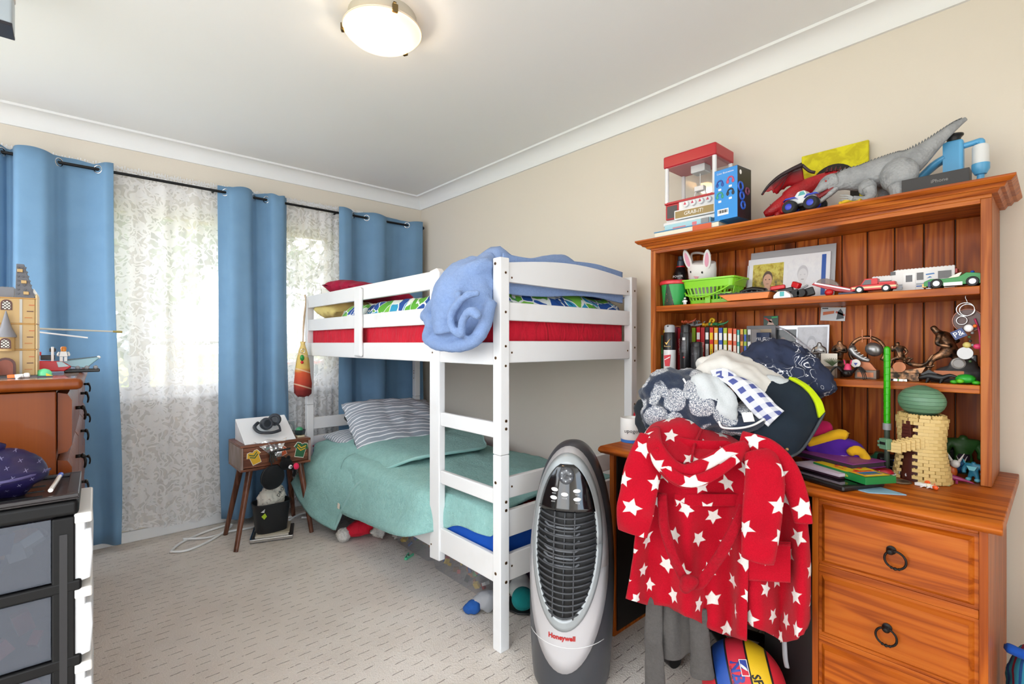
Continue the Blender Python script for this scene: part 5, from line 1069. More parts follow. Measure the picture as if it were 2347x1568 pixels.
b = B().tube(cat([P(1605, 850, 1.72), P(1640, 838, 1.72), P(1690, 852, 1.70), P(1730, 868, 1.68), P(1760, 900, 1.65), P(1780, 930, 1.62)], 6), [.034+.008*math.sin(i*.4) for i in range(31)], 14)
lump('shirt_heap', b, WHT, t, .010, 4, disp=.02, dscale=.05)
ptcloth('shirt_front', [[(1603, 840, 1.74), (1625, 812, 1.75), (1660, 805, 1.75), (1700, 818, 1.73), (1742, 832, 1.71), (1778, 852, 1.69), (1812, 872, 1.67)], [(1592, 850, 1.68), (1625, 828, 1.67), (1662, 824, 1.65), (1703, 840, 1.64), (1745, 852, 1.62), (1785, 868, 1.63), (1818, 884, 1.63)], [(1598, 866, 1.65), (1630, 854, 1.62), (1668, 852, 1.62), (1710, 862, 1.59), (1752, 876, 1.59), (1786, 888, 1.60), (1815, 893, 1.62)], [(1622, 874, 1.63), (1645, 864, 1.61), (1688, 872, 1.58), (1733, 893, 1.575), (1758, 905, 1.58), (1780, 905, 1.60), (1790, 900, 1.63)], [(1650, 880, 1.62), (1680, 885, 1.60), (1722, 915, 1.56), (1755, 940, 1.555), (1778, 948, 1.56), (1790, 930, 1.58), (1788, 912, 1.61)]], WHT, parent=t, nu=7, nv=7, amp=.013, freq=15, seed=3, thick=.008)
PALE = fabric('pale_grey_marl', '#c5c9cb', '#a9b0b4', .3, 260)
t = T('grey_marl_top', 'pale grey marl top twisted inside the clothes pile', 'garment', (1.55, .86, .90))
b = B().tube(cat([P(1600, 862, 1.60), P(1622, 905, 1.565), P(1660, 945, 1.54), P(1690, 955, 1.53)], 6), [.03, .034, .036, .036, .036, .034, .034, .032, .03, .03, .028, .028, .026, .026, .024, .022, .02, .02, .02], 12).tube(cat([P(1625, 870, 1.59), P(1660, 900, 1.56), P(1675, 935, 1.545)], 6), .026, 10)
lump('twist', b, PALE, t, .008, 3, disp=.012, dscale=.04)
b = B().tube(cat([P(1750, 875, 1.62), P(1790, 885, 1.61), P(1822, 893, 1.60)], 5), .032, 10, flat=.6); lump('sleeve', b, PALE, t, .008, 3, disp=.01)
t = T('checked_shirt', 'blue and white checked shirt sleeve in the clothes pile', 'garment', (1.60, .80, .92))
ptcloth('sleeve', [[(1632, 862, 1.575), (1650, 855, 1.57), (1672, 858, 1.58)], [(1668, 882, 1.55), (1690, 872, 1.545), (1715, 872, 1.555)], [(1700, 918, 1.53), (1725, 902, 1.52), (1748, 900, 1.53)], [(1728, 950, 1.515), (1752, 930, 1.505), (1775, 925, 1.515)], [(1760, 978, 1.51), (1780, 958, 1.50), (1797, 942, 1.51)]], CHECK, parent=t, nu=7, nv=7, amp=.006, freq=22, seed=4, thick=.008)
ptcloth('collar', [[(1628, 850, 1.585), (1660, 845, 1.575), (1690, 862, 1.565)], [(1638, 872, 1.57), (1660, 866, 1.56), (1684, 878, 1.55)]], CHECK, parent=t, amp=.004, thick=.008)
t = T('navy_jacket', 'dark navy jacket with lime yellow piping hanging off the pile', 'jacket', (1.62, .62, .83))
NJ = fabric('dark_navy_jacket', '#1b2733', '#141d28', .12, 600, .75)
jr = [[(1742, 880, 1.60), (1775, 872, 1.60), (1815, 870, 1.595), (1845, 880, 1.58)], [(1735, 920, 1.57), (1780, 905, 1.56), (1830, 900, 1.555), (1868, 915, 1.56)], [(1728, 965, 1.54), (1775, 955, 1.525), (1835, 945, 1.525), (1884, 948, 1.545)], [(1728, 1000, 1.53), (1770, 1000, 1.50), (1825, 995, 1.50), (1866, 982, 1.53)], [(1740, 1020, 1.52), (1768, 1032, 1.50), (1812, 1045, 1.49), (1832, 1030, 1.52)]]
ptcloth('jacket_body', jr, NJ, parent=t, nu=7, nv=7, amp=.016, freq=9, seed=5, thick=.012)
LIME = fabric('lime_trim', '#c5dc10', '#aac00c')
ptcloth('lime_piping', [[(1808, 866, 1.585), (1840, 885, 1.56), (1865, 918, 1.54), (1876, 958, 1.525)], [(1822, 868, 1.585), (1855, 888, 1.56), (1880, 918, 1.54), (1889, 944, 1.53)]], LIME, parent=t, amp=.002, thick=.010)
B().tube(cat([P(1889, 946, 1.53), P(1868, 985, 1.52), P(1838, 1030, 1.50), P(1812, 1047, 1.485)], 5), .005, 6).obj('zip_edge', t, M('#3a4048', .4), smooth='all', world=True); B().ball(P(1804, 1030, 1.475), .005).obj('snap', t, M('#b08a60', .4, .6), world=True)
def mk_scrib():
    m = Mt('navy_scribble_print', '#232c44', .9); v = m.coord(); n = m.noise(v, 28, 1, .4, 1.5); l = (n-.5).abs().step(.028, .012)*(m.noise(v, 9, 1).step(.48, .54)); f = m.noise(v, 500, 2)
    m.put('Base Color', m.mix(l, m.mix(f*.4, '#252f4a', '#1a2238'), '#dfe2e8')); m.bump(f, .15, .001); return m
t = T('navy_trousers', 'navy pyjama trousers with white scribble print atop the clothes pile', 'trousers', (1.70, .70, .95))
b = B().tube(cat([P(1715, 838, 1.74), P(1745, 812, 1.76), P(1790, 815, 1.74), P(1835, 840, 1.70), P(1872, 875, 1.66), P(1888, 900, 1.64)], 6), [.04+.018*math.sin(PI*i/30) for i in range(31)], 16)
b.tube(cat([P(1725, 850, 1.70), P(1775, 855, 1.69), P(1825, 872, 1.66), P(1850, 885, 1.64)], 6), .042, 14).ball(P(1770, 820, 1.75), (.08, .07, .05)).ball(P(1872, 880, 1.66), (.05, .05, .05))
lump('trouser_heap', b, mk_scrib(), t, .009, 3, disp=.035, dscale=.045)
# dark cloth mass that carries the pile, resting on chair and desk edge
b = B().tube(cat([P(1480, 970, 1.76), P(1560, 950, 1.80), P(1660, 950, 1.78), P(1760, 950, 1.74), P(1830, 950, 1.70)], 5), .085, 14).tube([P(1500, 1000, 1.80), P(1780, 1000, 1.72)], .06, 12).ball(P(1545, 885, 1.74), (.06, .07, .05))
o = lump('dark_hoodie', b, fabric('charcoal_sweat', '#2a3036', '#20252a'), None, .014, 4, disp=.03); tag(o, 'dark charcoal hoodie at the bottom of the clothes pile', 'garment')
t = T('lime_vest', 'pale yellow edge of a vest under the navy star fleece', 'garment', (1.6, 1.05, 1.0)); ptcloth('hem', [[(1535, 872, 1.70), (1552, 866, 1.69), (1568, 864, 1.68)], [(1537, 878, 1.69), (1553, 874, 1.68), (1569, 871, 1.67)]], M('#dce08a', .8), parent=t, thick=.006)
# ================================================================== helpers for things on the hutch
FR = -PI/2     # local x to the right seen from the room, y towards the wall, z up
def SH(u, x, z): p = at(u, HYP, 'x', x); return Vector((x, p.y, z))
def W(u, x, n): return abs(at(u-n/2, HYP, 'x', x).y-at(u+n/2, HYP, 'x', x).y)
def HG(u, x, n): return n*dep(at(u, HYP, 'x', x))/FPX
def it(name, label, cat_, u, x, z, rz=0, group=None): return T(name, label, cat_, SH(u, x, z), FR+rz, group)
# ------------------------------------------------------------------ hutch top
t = it('picture_book', 'blue and cream hardback book under the grabber toy', 'book', 1600, 1.985, HT)
B().bb(-.16, .135, -.085, .085, 0, .004).obj('cover', t, M('#3f86b4', .4)); B().bb(-.158, .128, -.082, .085, .0045, .022).obj('pages', t, M('#e6dfcb', .8)); B().bb(-.16, .135, -.085, .085, .0225, .0265).obj('cover', t, M('#3a80b0', .4)); B().bb(.02, .10, -.0855, -.085, .002, .024).obj('cover_print', t, M('#c8562c', .5))
t = it('pale_blue_box', 'pale blue flat box between book and grabber toy', 'box', 1590, 2.02, HT+.027); B().bb(-.10, .11, -.07, .075, 0, .034).obj('carton', t, M('#a9d2dc', .5), bev=.002); B().bb(-.06, .0, -.0706, -.07, .012, .018).obj('print', t, M('#d88a92', .5)); B().bb(.03, .05, -.0706, -.07, .008, .026).obj('print', t, M('#e07a80', .5)); B().bb(.07, .105, -.074, -.05, .001, .033).obj('grey_clip', t, GREY, bev=.002)
CM = it('grabber_machine', 'red and white toy claw machine on the hutch', 'toy claw machine', 1600, 2.065, HT+.062)
CW, CD, CH_ = .122, .085, .315
WP = M('#e4e4e6', .3); RP = M('#b3222e', .3)
B().bb(-CW, CW, -CD, CD, 0, .018).obj('foot_plate', CM, WP, bev=.004); 
for q in (-1, 1):
    for r in (-1, 1): B().lathe([(.008, -.0095), (.008, 0)], (q*.10, r*.065, 0), 10).obj('rubber_foot', CM, BLACK)
B().bb(-CW+.004, CW-.004, -CD+.02, CD-.004, .018, .105).obj('base', CM, WP, bev=.004)
pr = B().bb(-CW+.008, -.05, -CD+.008, -CD+.02, .03, .098).obj('chute_frame', CM, RP, bev=.003); B().bb(-CW+.016, -.058, -CD+.0072, -CD+.008, .036, .090).obj('chute_opening', pr, M('#4c4a4c', .5))
B().bb(-.05, CW-.004, -CD+.008, -CD+.02, .062, .104).obj('button_panel', CM, WP, bev=.002); B().bb(-CW+.004, CW-.004, -CD+.004, -CD+.02, .098, .108).obj('red_rail', CM, RP, bev=.002)
for k in range(4):
    kk = B().lathe([(.013, 0), (.012, .010), (.003, .014)], n=14).xform(Matrix.Translation((-.012+.034*k, -CD+.006, .082)) @ R3(PI/2, 0, 0).to_4x4()).obj('joystick_knob', CM, WP, smooth=True); B().prism([(-.018+.034*k, .078), (-.006+.034*k, .078), (-.012+.034*k, .09)], -CD-.009, -CD-.0075).obj('arrow', kk, M('#c8385a', .4))
pl = B().bb(-.066, CW-.002, -CD-.004, -CD+.006, .020, .062).obj('name_board', CM, WP, bev=.003); B().bb(-.060, CW-.008, -CD-.0046, -CD-.004, .026, .056).obj('gold_plate', pl, M('#8f7c52', .3, .4)); text('GRAB-iT!', .022, pl, WHITE, (.025, -CD-.0048, .041), UPR, depth=.0003, shear=.1)
for q in (-1, 1):
    for r in (-1, 1): B().cyl((q*(CW-.012), r*(CD-.012), .105), (q*(CW-.012), r*(CD-.012), .262), .009, n=12).obj('pillar', CM, WP, smooth=True)
GLW = glassy('toy_glass', (.985, .985, .985), .05, .03)
for q in (-1, 1): B().bb(q*(CW-.014)-.0006, q*(CW-.014)+.0006, -CD+.02, CD-.02, .106, .26).obj('side_window', CM, GLW)
B().bb(-CW+.02, CW-.02, CD-.013, CD-.012, .106, .26).obj('back_window', CM, GLW)
B().bb(-CW, CW, -CD, CD, .262, CH_).obj('canopy', CM, RP, bev=.007, seg=3); B().bb(-CW+.006, CW-.006, -CD+.006, CD-.006, .2605, .2622).obj('canopy_lining', CM, M('#b86a72', .4))
B().bb(-.02, .045, -.03, .03, .228, .262).obj('claw_motor', CM, M('#c9ccce', .4), bev=.004); B().cyl((.01, 0, .17), (.01, 0, .228), .0015).obj('claw_string', CM, WHITE); cl = B().bb(-.012, .032, -.014, .014, .150, .172).obj('claw', CM, WP, bev=.003)
for q in (-1, 1): B().tube([(.01+q*.018, 0, .155), (.01+q*.026, 0, .135), (.01+q*.014, 0, .115)], .004, 6).obj('claw_finger', cl, WP)
for x in (-.06, .03): B().torus((x, .02, CH_+.002), .032, .006, 'y', 20, 8, 0, PI).obj('blue_hoop', CM, M('#2f6fd0', .25), smooth='all')
B().tube([(-CW, .0, .10), (-CW-.03, -.01, .11)], .002, 5).tube([(-CW, 0, .10), (-CW-.026, 0, .092)], .002, 5).tube([(-CW, 0, .10), (-CW-.033, -.01, .10)], .002, 5).obj('ribbon', CM, M('#dcb8b0', .6))
# headset carton
t = it('headset_box', 'blue and black carton with headphone pictures beside grabber toy', 'box', 1679, 1.955, HT+.027, -.10)
B().bb(-.048, .048, -.05, .05, 0, .198).obj('carton', t, [M('#1788d8', .35)], bev=.001)
B().bb(.0482, .0488, -.0495, .0495, .0, .198).obj('black_side', t, M('#26222a', .35)); B().bb(-.048, .048, -.0495, .05, .1982, .1988).obj('top_panel', t, M('#1a70b8', .35))
text('Color Illustrations', .0095, t, WHITE, (-.002, -.0503, .183), UPR, depth=.0001)
for k, (x, z, c) in enumerate(((-.024, .145, '#2a4a9a'), (.020, .150, '#c04a6a'), (-.024, .098, '#3a9a7a'), (.020, .103, '#2c2c34'))):
    pc = B().torus((x, -.0503, z), .011, .0032, 'y', 14, 6, 0, PI).ball((x-.011, -.051, z-.006), (.006, .002, .008)).ball((x+.011, -.051, z-.006), (.006, .002, .008)).obj('headphone_print', t, M(c, .4)); B().bb(x-.006, x+.006, -.0512, -.0502, z-.029, z-.021).obj('caption_blob', pc, WHITE)
lb_ = B().bb(-.034, .012, -.0506, -.05, .018, .042).obj('barcode_label', t, WHITE)
for k in range(11): B().bb(-.030+.0035*k, -.0285+.0035*k+.0008*(k % 3), -.0510, -.0506, .026, .038).obj('barcode_bar', lb_, BLACK)
for k, (y, z, r) in enumerate(((-.03, .12, .016), (-.02, .085, .014), (-.012, .05, .014), (.02, .11, .012))): B().torus((.0492, y, z), r, .004, 'x', 14, 6).obj('headphone_print', t, M('#2a62d0' if k < 3 else '#7a3a5a', .35))
B().ball((.0488, -.028, .176), (.001, .008, .009)).obj('emblem', t, WHITE)
# red dragon
def ptx(u, v, x): return at(u, v, 'x', x)
dg = T('dragon_toy', 'red rubber dragon toy with dark edged wing behind the truck', 'toy dragon', ptx(1800, 490, 2.10))
DRED = Mt('dragon_skin', '#a01420', .45); _n = DRED.vor(DRED.coord(), 190); DRED.put('Base Color', DRED.mix(DRED.noise(DRED.coord(), 14, 2).step(.4, .7)*.5, '#b0161f', '#6a0c14')); DRED.bump(_n, .5, .002)
def w_(b, name, par, mat, **k): return b.obj(name, par, mat, smooth='all', world=True, **k)
w_(B().tube(cat([ptx(1752, 492, 2.02), ptx(1775, 480, 2.03), ptx(1805, 462, 2.06), ptx(1835, 440, 2.09), ptx(1870, 420, 2.12), ptx(1905, 402, 2.13), ptx(1930, 398, 2.12), ptx(1955, 402, 2.11)], 6), [.010+.024*math.sin(PI*min(1, i/30))+.006*(i > 12)*(i < 34) for i in range(43)], 14), 'body', dg, DRED)
w_(B().ball(ptx(1962, 402, 2.10), (.022, .03, .016)).tube([ptx(1960, 398, 2.10), ptx(1980, 404, 2.085)], [.016, .010], 10), 'head', dg, DRED)
for k in range(7): w_(B().tube([ptx(1895+10*k, 395-3*math.sin(k*.6), 2.115), ptx(1897+10*k, 384-3*math.sin(k*.6), 2.118)], [.007, .001], 6), 'spine_spike', dg, M('#54141a', .5))
for k in range(9): w_(B().tube([ptx(1768+9*k, 476-5.6*k, 2.035+.01*k), ptx(1765+9*k, 468-5.6*k, 2.038+.01*k)], [.004, .0008], 5), 'back_scale', dg, M('#6a0c14', .5))
for (u0, v0, u1, v1, x) in ((1800, 465, 1788, 490, 2.04), (1830, 455, 1822, 488, 2.10), (1870, 440, 1860, 478, 2.13)): w_(B().tube(cat([ptx(u0, v0, x), ptx((u0+u1)/2+6, (v0+v1)/2, x-.02), ptx(u1, v1, x-.02), ptx(u1-8, v1+2, x-.04)], 4), [.02-.0009*i for i in range(13)], 8), 'leg', dg, DRED)
WING = Mt('wing_skin', '#a81822', .45); _x, _y, _z = WING.xyz('UV'); WING.put('Base Color', WING.ramp(_y, [(0, '#b01a24'), (.55, '#8c141c'), (.85, '#2c1418'), (1, '#24161a')]))
top = [ptx(1746, 447, 2.03), ptx(1762, 425, 2.03), ptx(1785, 405, 2.05), ptx(1812, 390, 2.07), ptx(1838, 378, 2.09)]; bot = [ptx(1750, 446, 2.03), ptx(1768, 440, 2.04), ptx(1780, 447, 2.06), ptx(1802, 432, 2.09), ptx(1845, 428, 2.12)]
tp = cat(top, 5); bt = cat(bot, 5); bt = [q+Vector((0, 0, .008*abs(math.sin(i*.9)))) for i, q in enumerate(bt)]
rows = [[tp[i]*(1-f)+bt[i]*f for i in range(len(tp))] for f in (0, .2, .45, .75, 1)]
B().grid(rows, [[(i/20, 1-f) for i in range(len(tp))] for f in (0, .2, .45, .75, 1)]).obj('wing', dg, WING, smooth='all', world=True, solid=.004)
w_(B().tube(tp, [.004+.0003*i for i in range(len(tp))], 6), 'wing_arm', dg, M('#2c1c20', .5)); w_(B().tube(cat([ptx(1838, 378, 2.09), ptx(1855, 392, 2.10), ptx(1868, 395, 2.11)], 4), .006, 6), 'wing_claw', dg, M('#3a2a2c', .5))
for k in (6, 11, 15): w_(B().tube([tp[20-k//2], bt[k]], [.0028, .0012], 5), 'wing_rib', dg, M('#5a1418', .5))
# canvas leaning on the wall
t = T('painted_canvas', 'yellow painted canvas with black arch leaning on the wall', 'painting', SH(1912, 2.195, HT), FR, rot=(-.03, 0, FR))
CV = M('#d8cf1e', .8); cy0 = Mt('yellow_paint', '#d8cf1e', .8); _n = cy0.noise(cy0.coord(), 22, 3, .5, 1); cy0.put('Base Color', cy0.mix(_n.step(.4, .65), '#ded41c', '#c2b410'))
B().bb(-.112, .112, -.018, -.002, .0, .292).obj('canvas', t, cy0, bev=.003); n = 16
B().prism([(.085*math.cos(PI*k/n), .135+.095*math.sin(PI*k/n)) for k in range(n+1)]+[(-.085, .05), (.085, .05)], -.0190, -.018).obj('black_arch', t, M('#2a2622', .85)); B().prism([(.060*math.cos(PI*k/n)-.004, .135+.066*math.sin(PI*k/n)) for k in range(n+1)]+[(-.064, .05), (.056, .05)], -.0196, -.019).obj('white_patch', t, M('#dcd8d0', .85))
# dinosaur
di = T('dinosaur_toy', 'grey plastic dinosaur with open toothy jaws on the hutch', 'toy dinosaur', ptx(1980, 462, 1.97))
DSK = Mt('dino_skin', '#8d9093', .5); _a = DSK.vor(DSK.coord(), 130); _b = DSK.noise(DSK.coord(), 24, 3); DSK.put('Base Color', DSK.mix(_b.step(.35, .7)*.5, '#9a9c9e', '#6f7275')); DSK.bump(_a+_b*.6, .6, .003)
spine = [(1893, 428, 1.93), (1912, 422, 1.945), (1940, 412, 1.965), (1975, 408, 1.98), (2010, 398, 1.99), (2045, 388, 1.995), (2075, 378, 2.0), (2100, 362, 2.0), (2130, 338, 2.01), (2160, 312, 2.02), (2190, 288, 2.03), (2214, 272, 2.04)]
rad = [.020, .025, .036, .043, .048, .050, .047, .037, .026, .018, .012, .006]
c = cat([ptx(*q) for q in spine], 5); r = [q.x for q in cat([(a, 0, 0) for a in rad], 5)]
w_(B().tube(c, [(a, a*.72) for a in r], 16), 'body', di, DSK)
for k in range(4, len(c)-2):
    if k % 1 == 0:
        tdir = (c[k+1]-c[k-1]).normalized(); upv = (Vector((0, 0, 1))-tdir*tdir.z).normalized(); p = c[k]+upv*r[k]*.95
        w_(B().tube([p-tdir*.002, p+upv*.007*min(1, r[k]/.03)+tdir*.004], [.0042, .0008], 5), 'spine_spike', di, M('#6c6f72', .5))
# head: upper skull, lower jaw, teeth, eye
sk = w_(B().tube(cat([ptx(1912, 415, 1.945), ptx(1895, 420, 1.93), ptx(1878, 434, 1.925), ptx(1862, 446, 1.92)], 5), [(.026, .024), (.027, .024), (.027, .023), (.026, .022), (.025, .021), (.023, .02), (.021, .018), (.019, .017), (.017, .016), (.015, .015), (.013, .014), (.011, .013), (.009, .011), (.008, .010), (.006, .009), (.005, .007)], 14), 'skull', di, DSK)
w_(B().tube(cat([ptx(1916, 432, 1.945), ptx(1900, 446, 1.935), ptx(1882, 460, 1.925), ptx(1870, 466, 1.92)], 5), [(.010, .017)]*6+[(.008, .015)]*6+[(.006, .010)]*4, 10), 'lower_jaw', di, DSK)
w_(B().tube(cat([ptx(1914, 425, 1.945), ptx(1895, 440, 1.932), ptx(1870, 455, 1.922)], 5), [(.010, .013)]*5+[(.008, .012)]*6, 8), 'mouth', di, M('#7a1018', .4))
for k in range(9):
    f = k/8; p = ptx(1866+f*38, 452-f*18, 1.912+.018*f); w_(B().tube([p, p+Vector((0, .001, -.008))], [.0022, .0004], 5), 'tooth', di, M('#e6e2d4', .35)); p = ptx(1874+f*34, 462-f*20, 1.912+.02*f); w_(B().tube([p, p+Vector((0, 0, .007))], [.002, .0004], 5), 'tooth', di, M('#e6e2d4', .35))
w_(B().ball(ptx(1893, 415, 1.907), .003), 'eye', di, M('#b02a20', .2)); w_(B().tube([ptx(1888, 411, 1.912), ptx(1900, 410, 1.916)], .004, 6), 'brow', di, DSK)
# limbs: big hind thigh, forearm with claws
w_(B().ball(ptx(2060, 402, 1.965), (.03, .052, .056), 16, 10), 'thigh', di, DSK); w_(B().tube(cat([ptx(2058, 425, 1.96), ptx(2062, 446, 1.955), ptx(2055, 462, 1.955), ptx(2040, 466, 1.945)], 5), [.03-.001*i for i in range(16)], 10), 'shin', di, DSK)
w_(B().ball(ptx(1988, 430, 1.945), (.018, .026, .028), 14, 8), 'shoulder', di, DSK); w_(B().tube(cat([ptx(1992, 432, 1.94), ptx(1995, 448, 1.935), ptx(1982, 458, 1.93), ptx(1955, 455, 1.925)], 5), [.021-.0008*i for i in range(16)], 10), 'forearm', di, DSK)
for k in range(4): w_(B().tube(cat([ptx(1957, 455, 1.925), ptx(1945, 449+4*k, 1.92), ptx(1925, 447+6*k, 1.915)], 4), [.005, .0045, .004, .0035, .003, .0025, .002, .0012, .0006], 6), 'claw', di, M('#a5a7a8', .4))
w_(B().tube(cat([ptx(2030, 425, 2.04), ptx(2028, 448, 2.04), ptx(2015, 464, 2.03), ptx(2000, 464, 2.02)], 4), [.026-.0012*i for i in range(13)], 10), 'far_leg', di, DSK)
# monster truck
mt = T('monster_truck', 'small white and blue monster truck with black tyres', 'toy truck', SH(1842, 1.925, HT), FR-.12); mt.scale = (.84, .84, .80)
TW = M('#d9dde0', .3); TB = M('#2438b8', .3)
B().prism([(-.062, .040), (-.052, .064), (-.030, .072), (-.015, .094), (.012, .096), (.024, .074), (.052, .066), (.058, .040)], -.024, .024).obj('cab', mt, TW, bev=.005); B().prism([(-.012, .074), (-.004, .090), (.010, .091), (.018, .075)], -.0246, .0246).obj('side_window', mt, M('#5aa8a8', .15))
B().bb(-.055, .055, -.02, .02, .028, .042).obj('chassis', mt, BLACK, bev=.003); B().bb(-.060, -.045, -.0245, .0245, .048, .056).obj('grille', mt, M('#2a2a30', .4))
for x in (-.04, .045):
    for y in (-.034, .034):
        w = B().lathe([(.012, -.014), (.026, -.014), (.0295, -.008), (.0295, .008), (.026, .014), (.012, .014)], n=22).xform(Matrix.Translation((x, y, .0295)) @ R3(PI/2, 0, 0).to_4x4()).obj('tyre', mt, M('#17171a', .7), smooth=True)
        B().lathe([(.002, -.0145), (.012, -.0152), (.0155, -.013), (.0155, .013), (.012, .0152), (.002, .0145)], n=18).xform(Matrix.Translation((x, y, .0295)) @ R3(PI/2, 0, 0).to_4x4()).obj('hub', w, TB, smooth=True)
    B().prism([(x-.03, .058), (x-.018, .072), (x+.018, .072), (x+.03, .058), (x+.02, .066), (x-.02, .066)], -.036, -.022).obj('fender', mt, TB, bev=.002)
for k, (u, x, c, lb) in enumerate(((1930, 1.96, '#8a1020', 'small dark red toy piece by the dinosaur claw'), (1948, 1.915, '#d8b41c', 'small yellow toy snake by the dinosaur foot'))):
    t = it('toy_piece', lb, 'toy part', u, x, HT); B().tube(cat([(-.025, 0, .006), (-.008, -.006, .010), (.012, .004, .008), (.03, -.004, .005)], 5), [.004+.003*math.sin(i*.5) for i in range(16)], 8).obj('body', t, plastic(c), smooth='all'); B().ball((-.026, 0, .008), .007).obj('head', t, plastic(c), smooth='all')
# phone box and blaster
t = it('phone_box', 'black phone box standing at the hutch edge', 'box', 2141, 1.925, HT, -.03); B().bb(-.078, .078, 0, .045, 0, .0475).obj('lid', t, M('#2c2a2a', .5), bev=.001); text('iPhone', .0145, t, M('#8a8886', .4), (.012, -.0004, .026), UPR, depth=.0002)
bl = it('toy_blaster', 'sky blue toy bubble blaster standing behind the phone box', 'toy gun', 2186, 2.07, HT)
SB = M('#5aa8d8', .3); SB2 = M('#4f9ccc', .3)
B().bb(-.024, .024, -.02, .02, 0, .176).obj('barrel', bl, SB, bev=.008, seg=3); B().bb(-.024, .014, -.0206, -.02, .0, .17).obj('barrel_plate', bl, SB2); B().lathe([(.016, .176), (.018, .186), (.024, .192), (.024, .196), (.006, .196)], n=18).obj('nozzle', bl, BLACK, smooth=True)
B().tube(cat([(-.02, 0, .128), (-.045, 0, .115), (-.075, 0, .088), (-.10, 0, .062)], 5), [(.012, .024)]*8+[(.012, .020)]*8, 10).obj('grip', bl, SB2, smooth='all'); B().cyl((-.05, -.017, .112), (-.05, -.013, .112), .006).obj('screw', bl, BLACK); B().bb(-.03, -.022, -.006, .006, .06, .075).obj('trigger', bl, WHITE, bev=.002)
B().lathe([(.006, .066), (.02, .068), (.021, .082), (.019, .086), (.02, .09), (.020, .14), (.016, .146), (.004, .147)], (.062, -.005, 0), 18).obj('canister', bl, M('#dfe1e2', .3), smooth=True); B().lathe([(.004, .052), (.014, .056), (.021, .070), (.021, .088), (.004, .088)], (.062, -.005, 0), 18).obj('canister_cup', bl, SB, smooth=True)
B().tube(cat([(.02, 0, .155), (.045, 0, .158), (.062, -.005, .158), (.064, -.005, .145)], 4), .009, 8).tube(cat([(.02, 0, .025), (.045, 0, .030), (.06, -.005, .04), (.062, -.005, .055)], 4), .009, 8).obj('pipe', bl, SB, smooth='all'); text('BLU', .012, bl, M('#2a5a88', .5), (.004, -.0212, .05), R3(PI/2, PI/2, 0), depth=.0002)

# ------------------------------------------------------------------ upper shelf
t = it('sweet_bucket', 'green lidded sweet bucket with christmas tree print on shelf', 'bucket', 1545, 1.997, S1); t.scale = (.88, .88, .95)
BK = Mt('tree_print', '#1e7a3a', .4); _v = BK.coord(); _n = BK.vor(_v, 85); _x, _y, _z = BK.xyz(); BK.put('Base Color', BK.mix(((_x.abs()-.012+_z*.22-.016) < 0)*1.0, '#2a9a4a', BK.ramp(_n, [(0, '#c8d0c8'), (.12, '#d0382c'), (.2, '#2c3a2c'), (1, '#3a4a3c')])))
B().lathe([(.052, 0), (.054, .004), (.062, .10), (.004, .10)], n=28).obj('tub', t, BK, smooth=True); B().lathe([(.066, .098), (.070, .100), (.070, .112), (.062, .118), (.003, .119)], n=28).obj('lid', t, M('#d03038', .35), smooth=True)
t = it('drink_bottle', 'black sports drink bottle behind the sweet bucket', 'bottle', 1560, 2.09, S1); t.scale = (.9, .9, .96); B().lathe([(.03, 0), (.035, .005), (.035, .11), (.033, .12), (.035, .13), (.034, .165), (.022, .19), (.016, .198), (.003, .198)], n=22).obj('body', t, M('#1a1a1e', .25), smooth=True); B().lathe([(.021, .190), (.021, .197), (.017, .199)], n=18).obj('red_collar', t, RED, smooth=True); B().lathe([(.018, .198), (.018, .222), (.012, .228), (.013, .245), (.003, .248)], n=18).obj('cap', t, M('#3a4858', .3), smooth=True); text('POWER', .016, t, WHITE, (.004, -.0352, .145), UPR, depth=.0002)
# rabbit bag in a green basket
rbt = it('rabbit_bag', 'white felt rabbit gift bag standing in the green basket', 'gift bag', 1612, 2.078, S1+.052); rbt.rotation_euler = (.36, .13, FR); rbt.scale = (.86, .86, .86); WM[rbt] = Matrix.Translation(rbt.location) @ rbt.rotation_euler.to_matrix().to_4x4()
FELT = fabric('white_felt', '#e2e0de', '#d2d0ce', .4, 500)
B().loft([[Vector((math.cos(2*PI*k/28)*w, math.sin(2*PI*k/28)*dd, z)) for k in range(28)] for z, w, dd in ((0, .060, .045), (.06, .068, .05), (.13, .073, .052), (.165, .072, .045), (.168, .066, .038))]).obj('bag_body', rbt, FELT, smooth=True)
for x, a in ((-.045, -.22), (.045, .12)):
    Mx = Matrix.Translation((x, -.035, .150)) @ R3(.05, a, 0).to_4x4(); pl = [(math.cos(w)*.019*(1-.15*math.sin(w)), .042+.050*math.sin(w)) for w in [2*PI*k/22 for k in range(22)]]; e = B().prism(pl, -.003, .003).xform(Mx).obj('ear', rbt, FELT); B().prism([(p*.55, .041+(q-.042)*.74) for p, q in pl], -.0042, -.003).xform(Mx).obj('ear_lining', e, M('#d89aae', .8))
fy = lambda x: -.05*math.sqrt(max(0, 1-(x/.073)**2))
for x in (-.036, .026): B().ball((x, fy(x)-.001, .128), (.005, .003, .006)).obj('eye', rbt, BLACK, smooth='all')
B().prism([(-.018, .108), (.010, .108), (-.004, .090)], fy(0)-.004, fy(0)-.0005).obj('nose', rbt, M('#e0a0ac', .7)); B().tube(cat([(-.018, fy(0)-.002, .076), (-.010, fy(0)-.002, .068), (-.004, fy(0)-.002, .074), (-.004, fy(0)-.002, .09), (-.004, fy(0)-.002, .074), (.004, fy(0)-.002, .068), (.012, fy(0)-.002, .078)], 4), .001, 5).obj('mouth', rbt, M('#c07a88', .7))
for q in (-1, 1):
    for k in range(3): B().tube([(q*.032-.004, fy(q*.032)-.002, .088-.008*k), (q*.056-.004, fy(q*.056)-.002, .094-.013*k)], .0008, 4).obj('whisker', rbt, M('#b89aa0', .7))
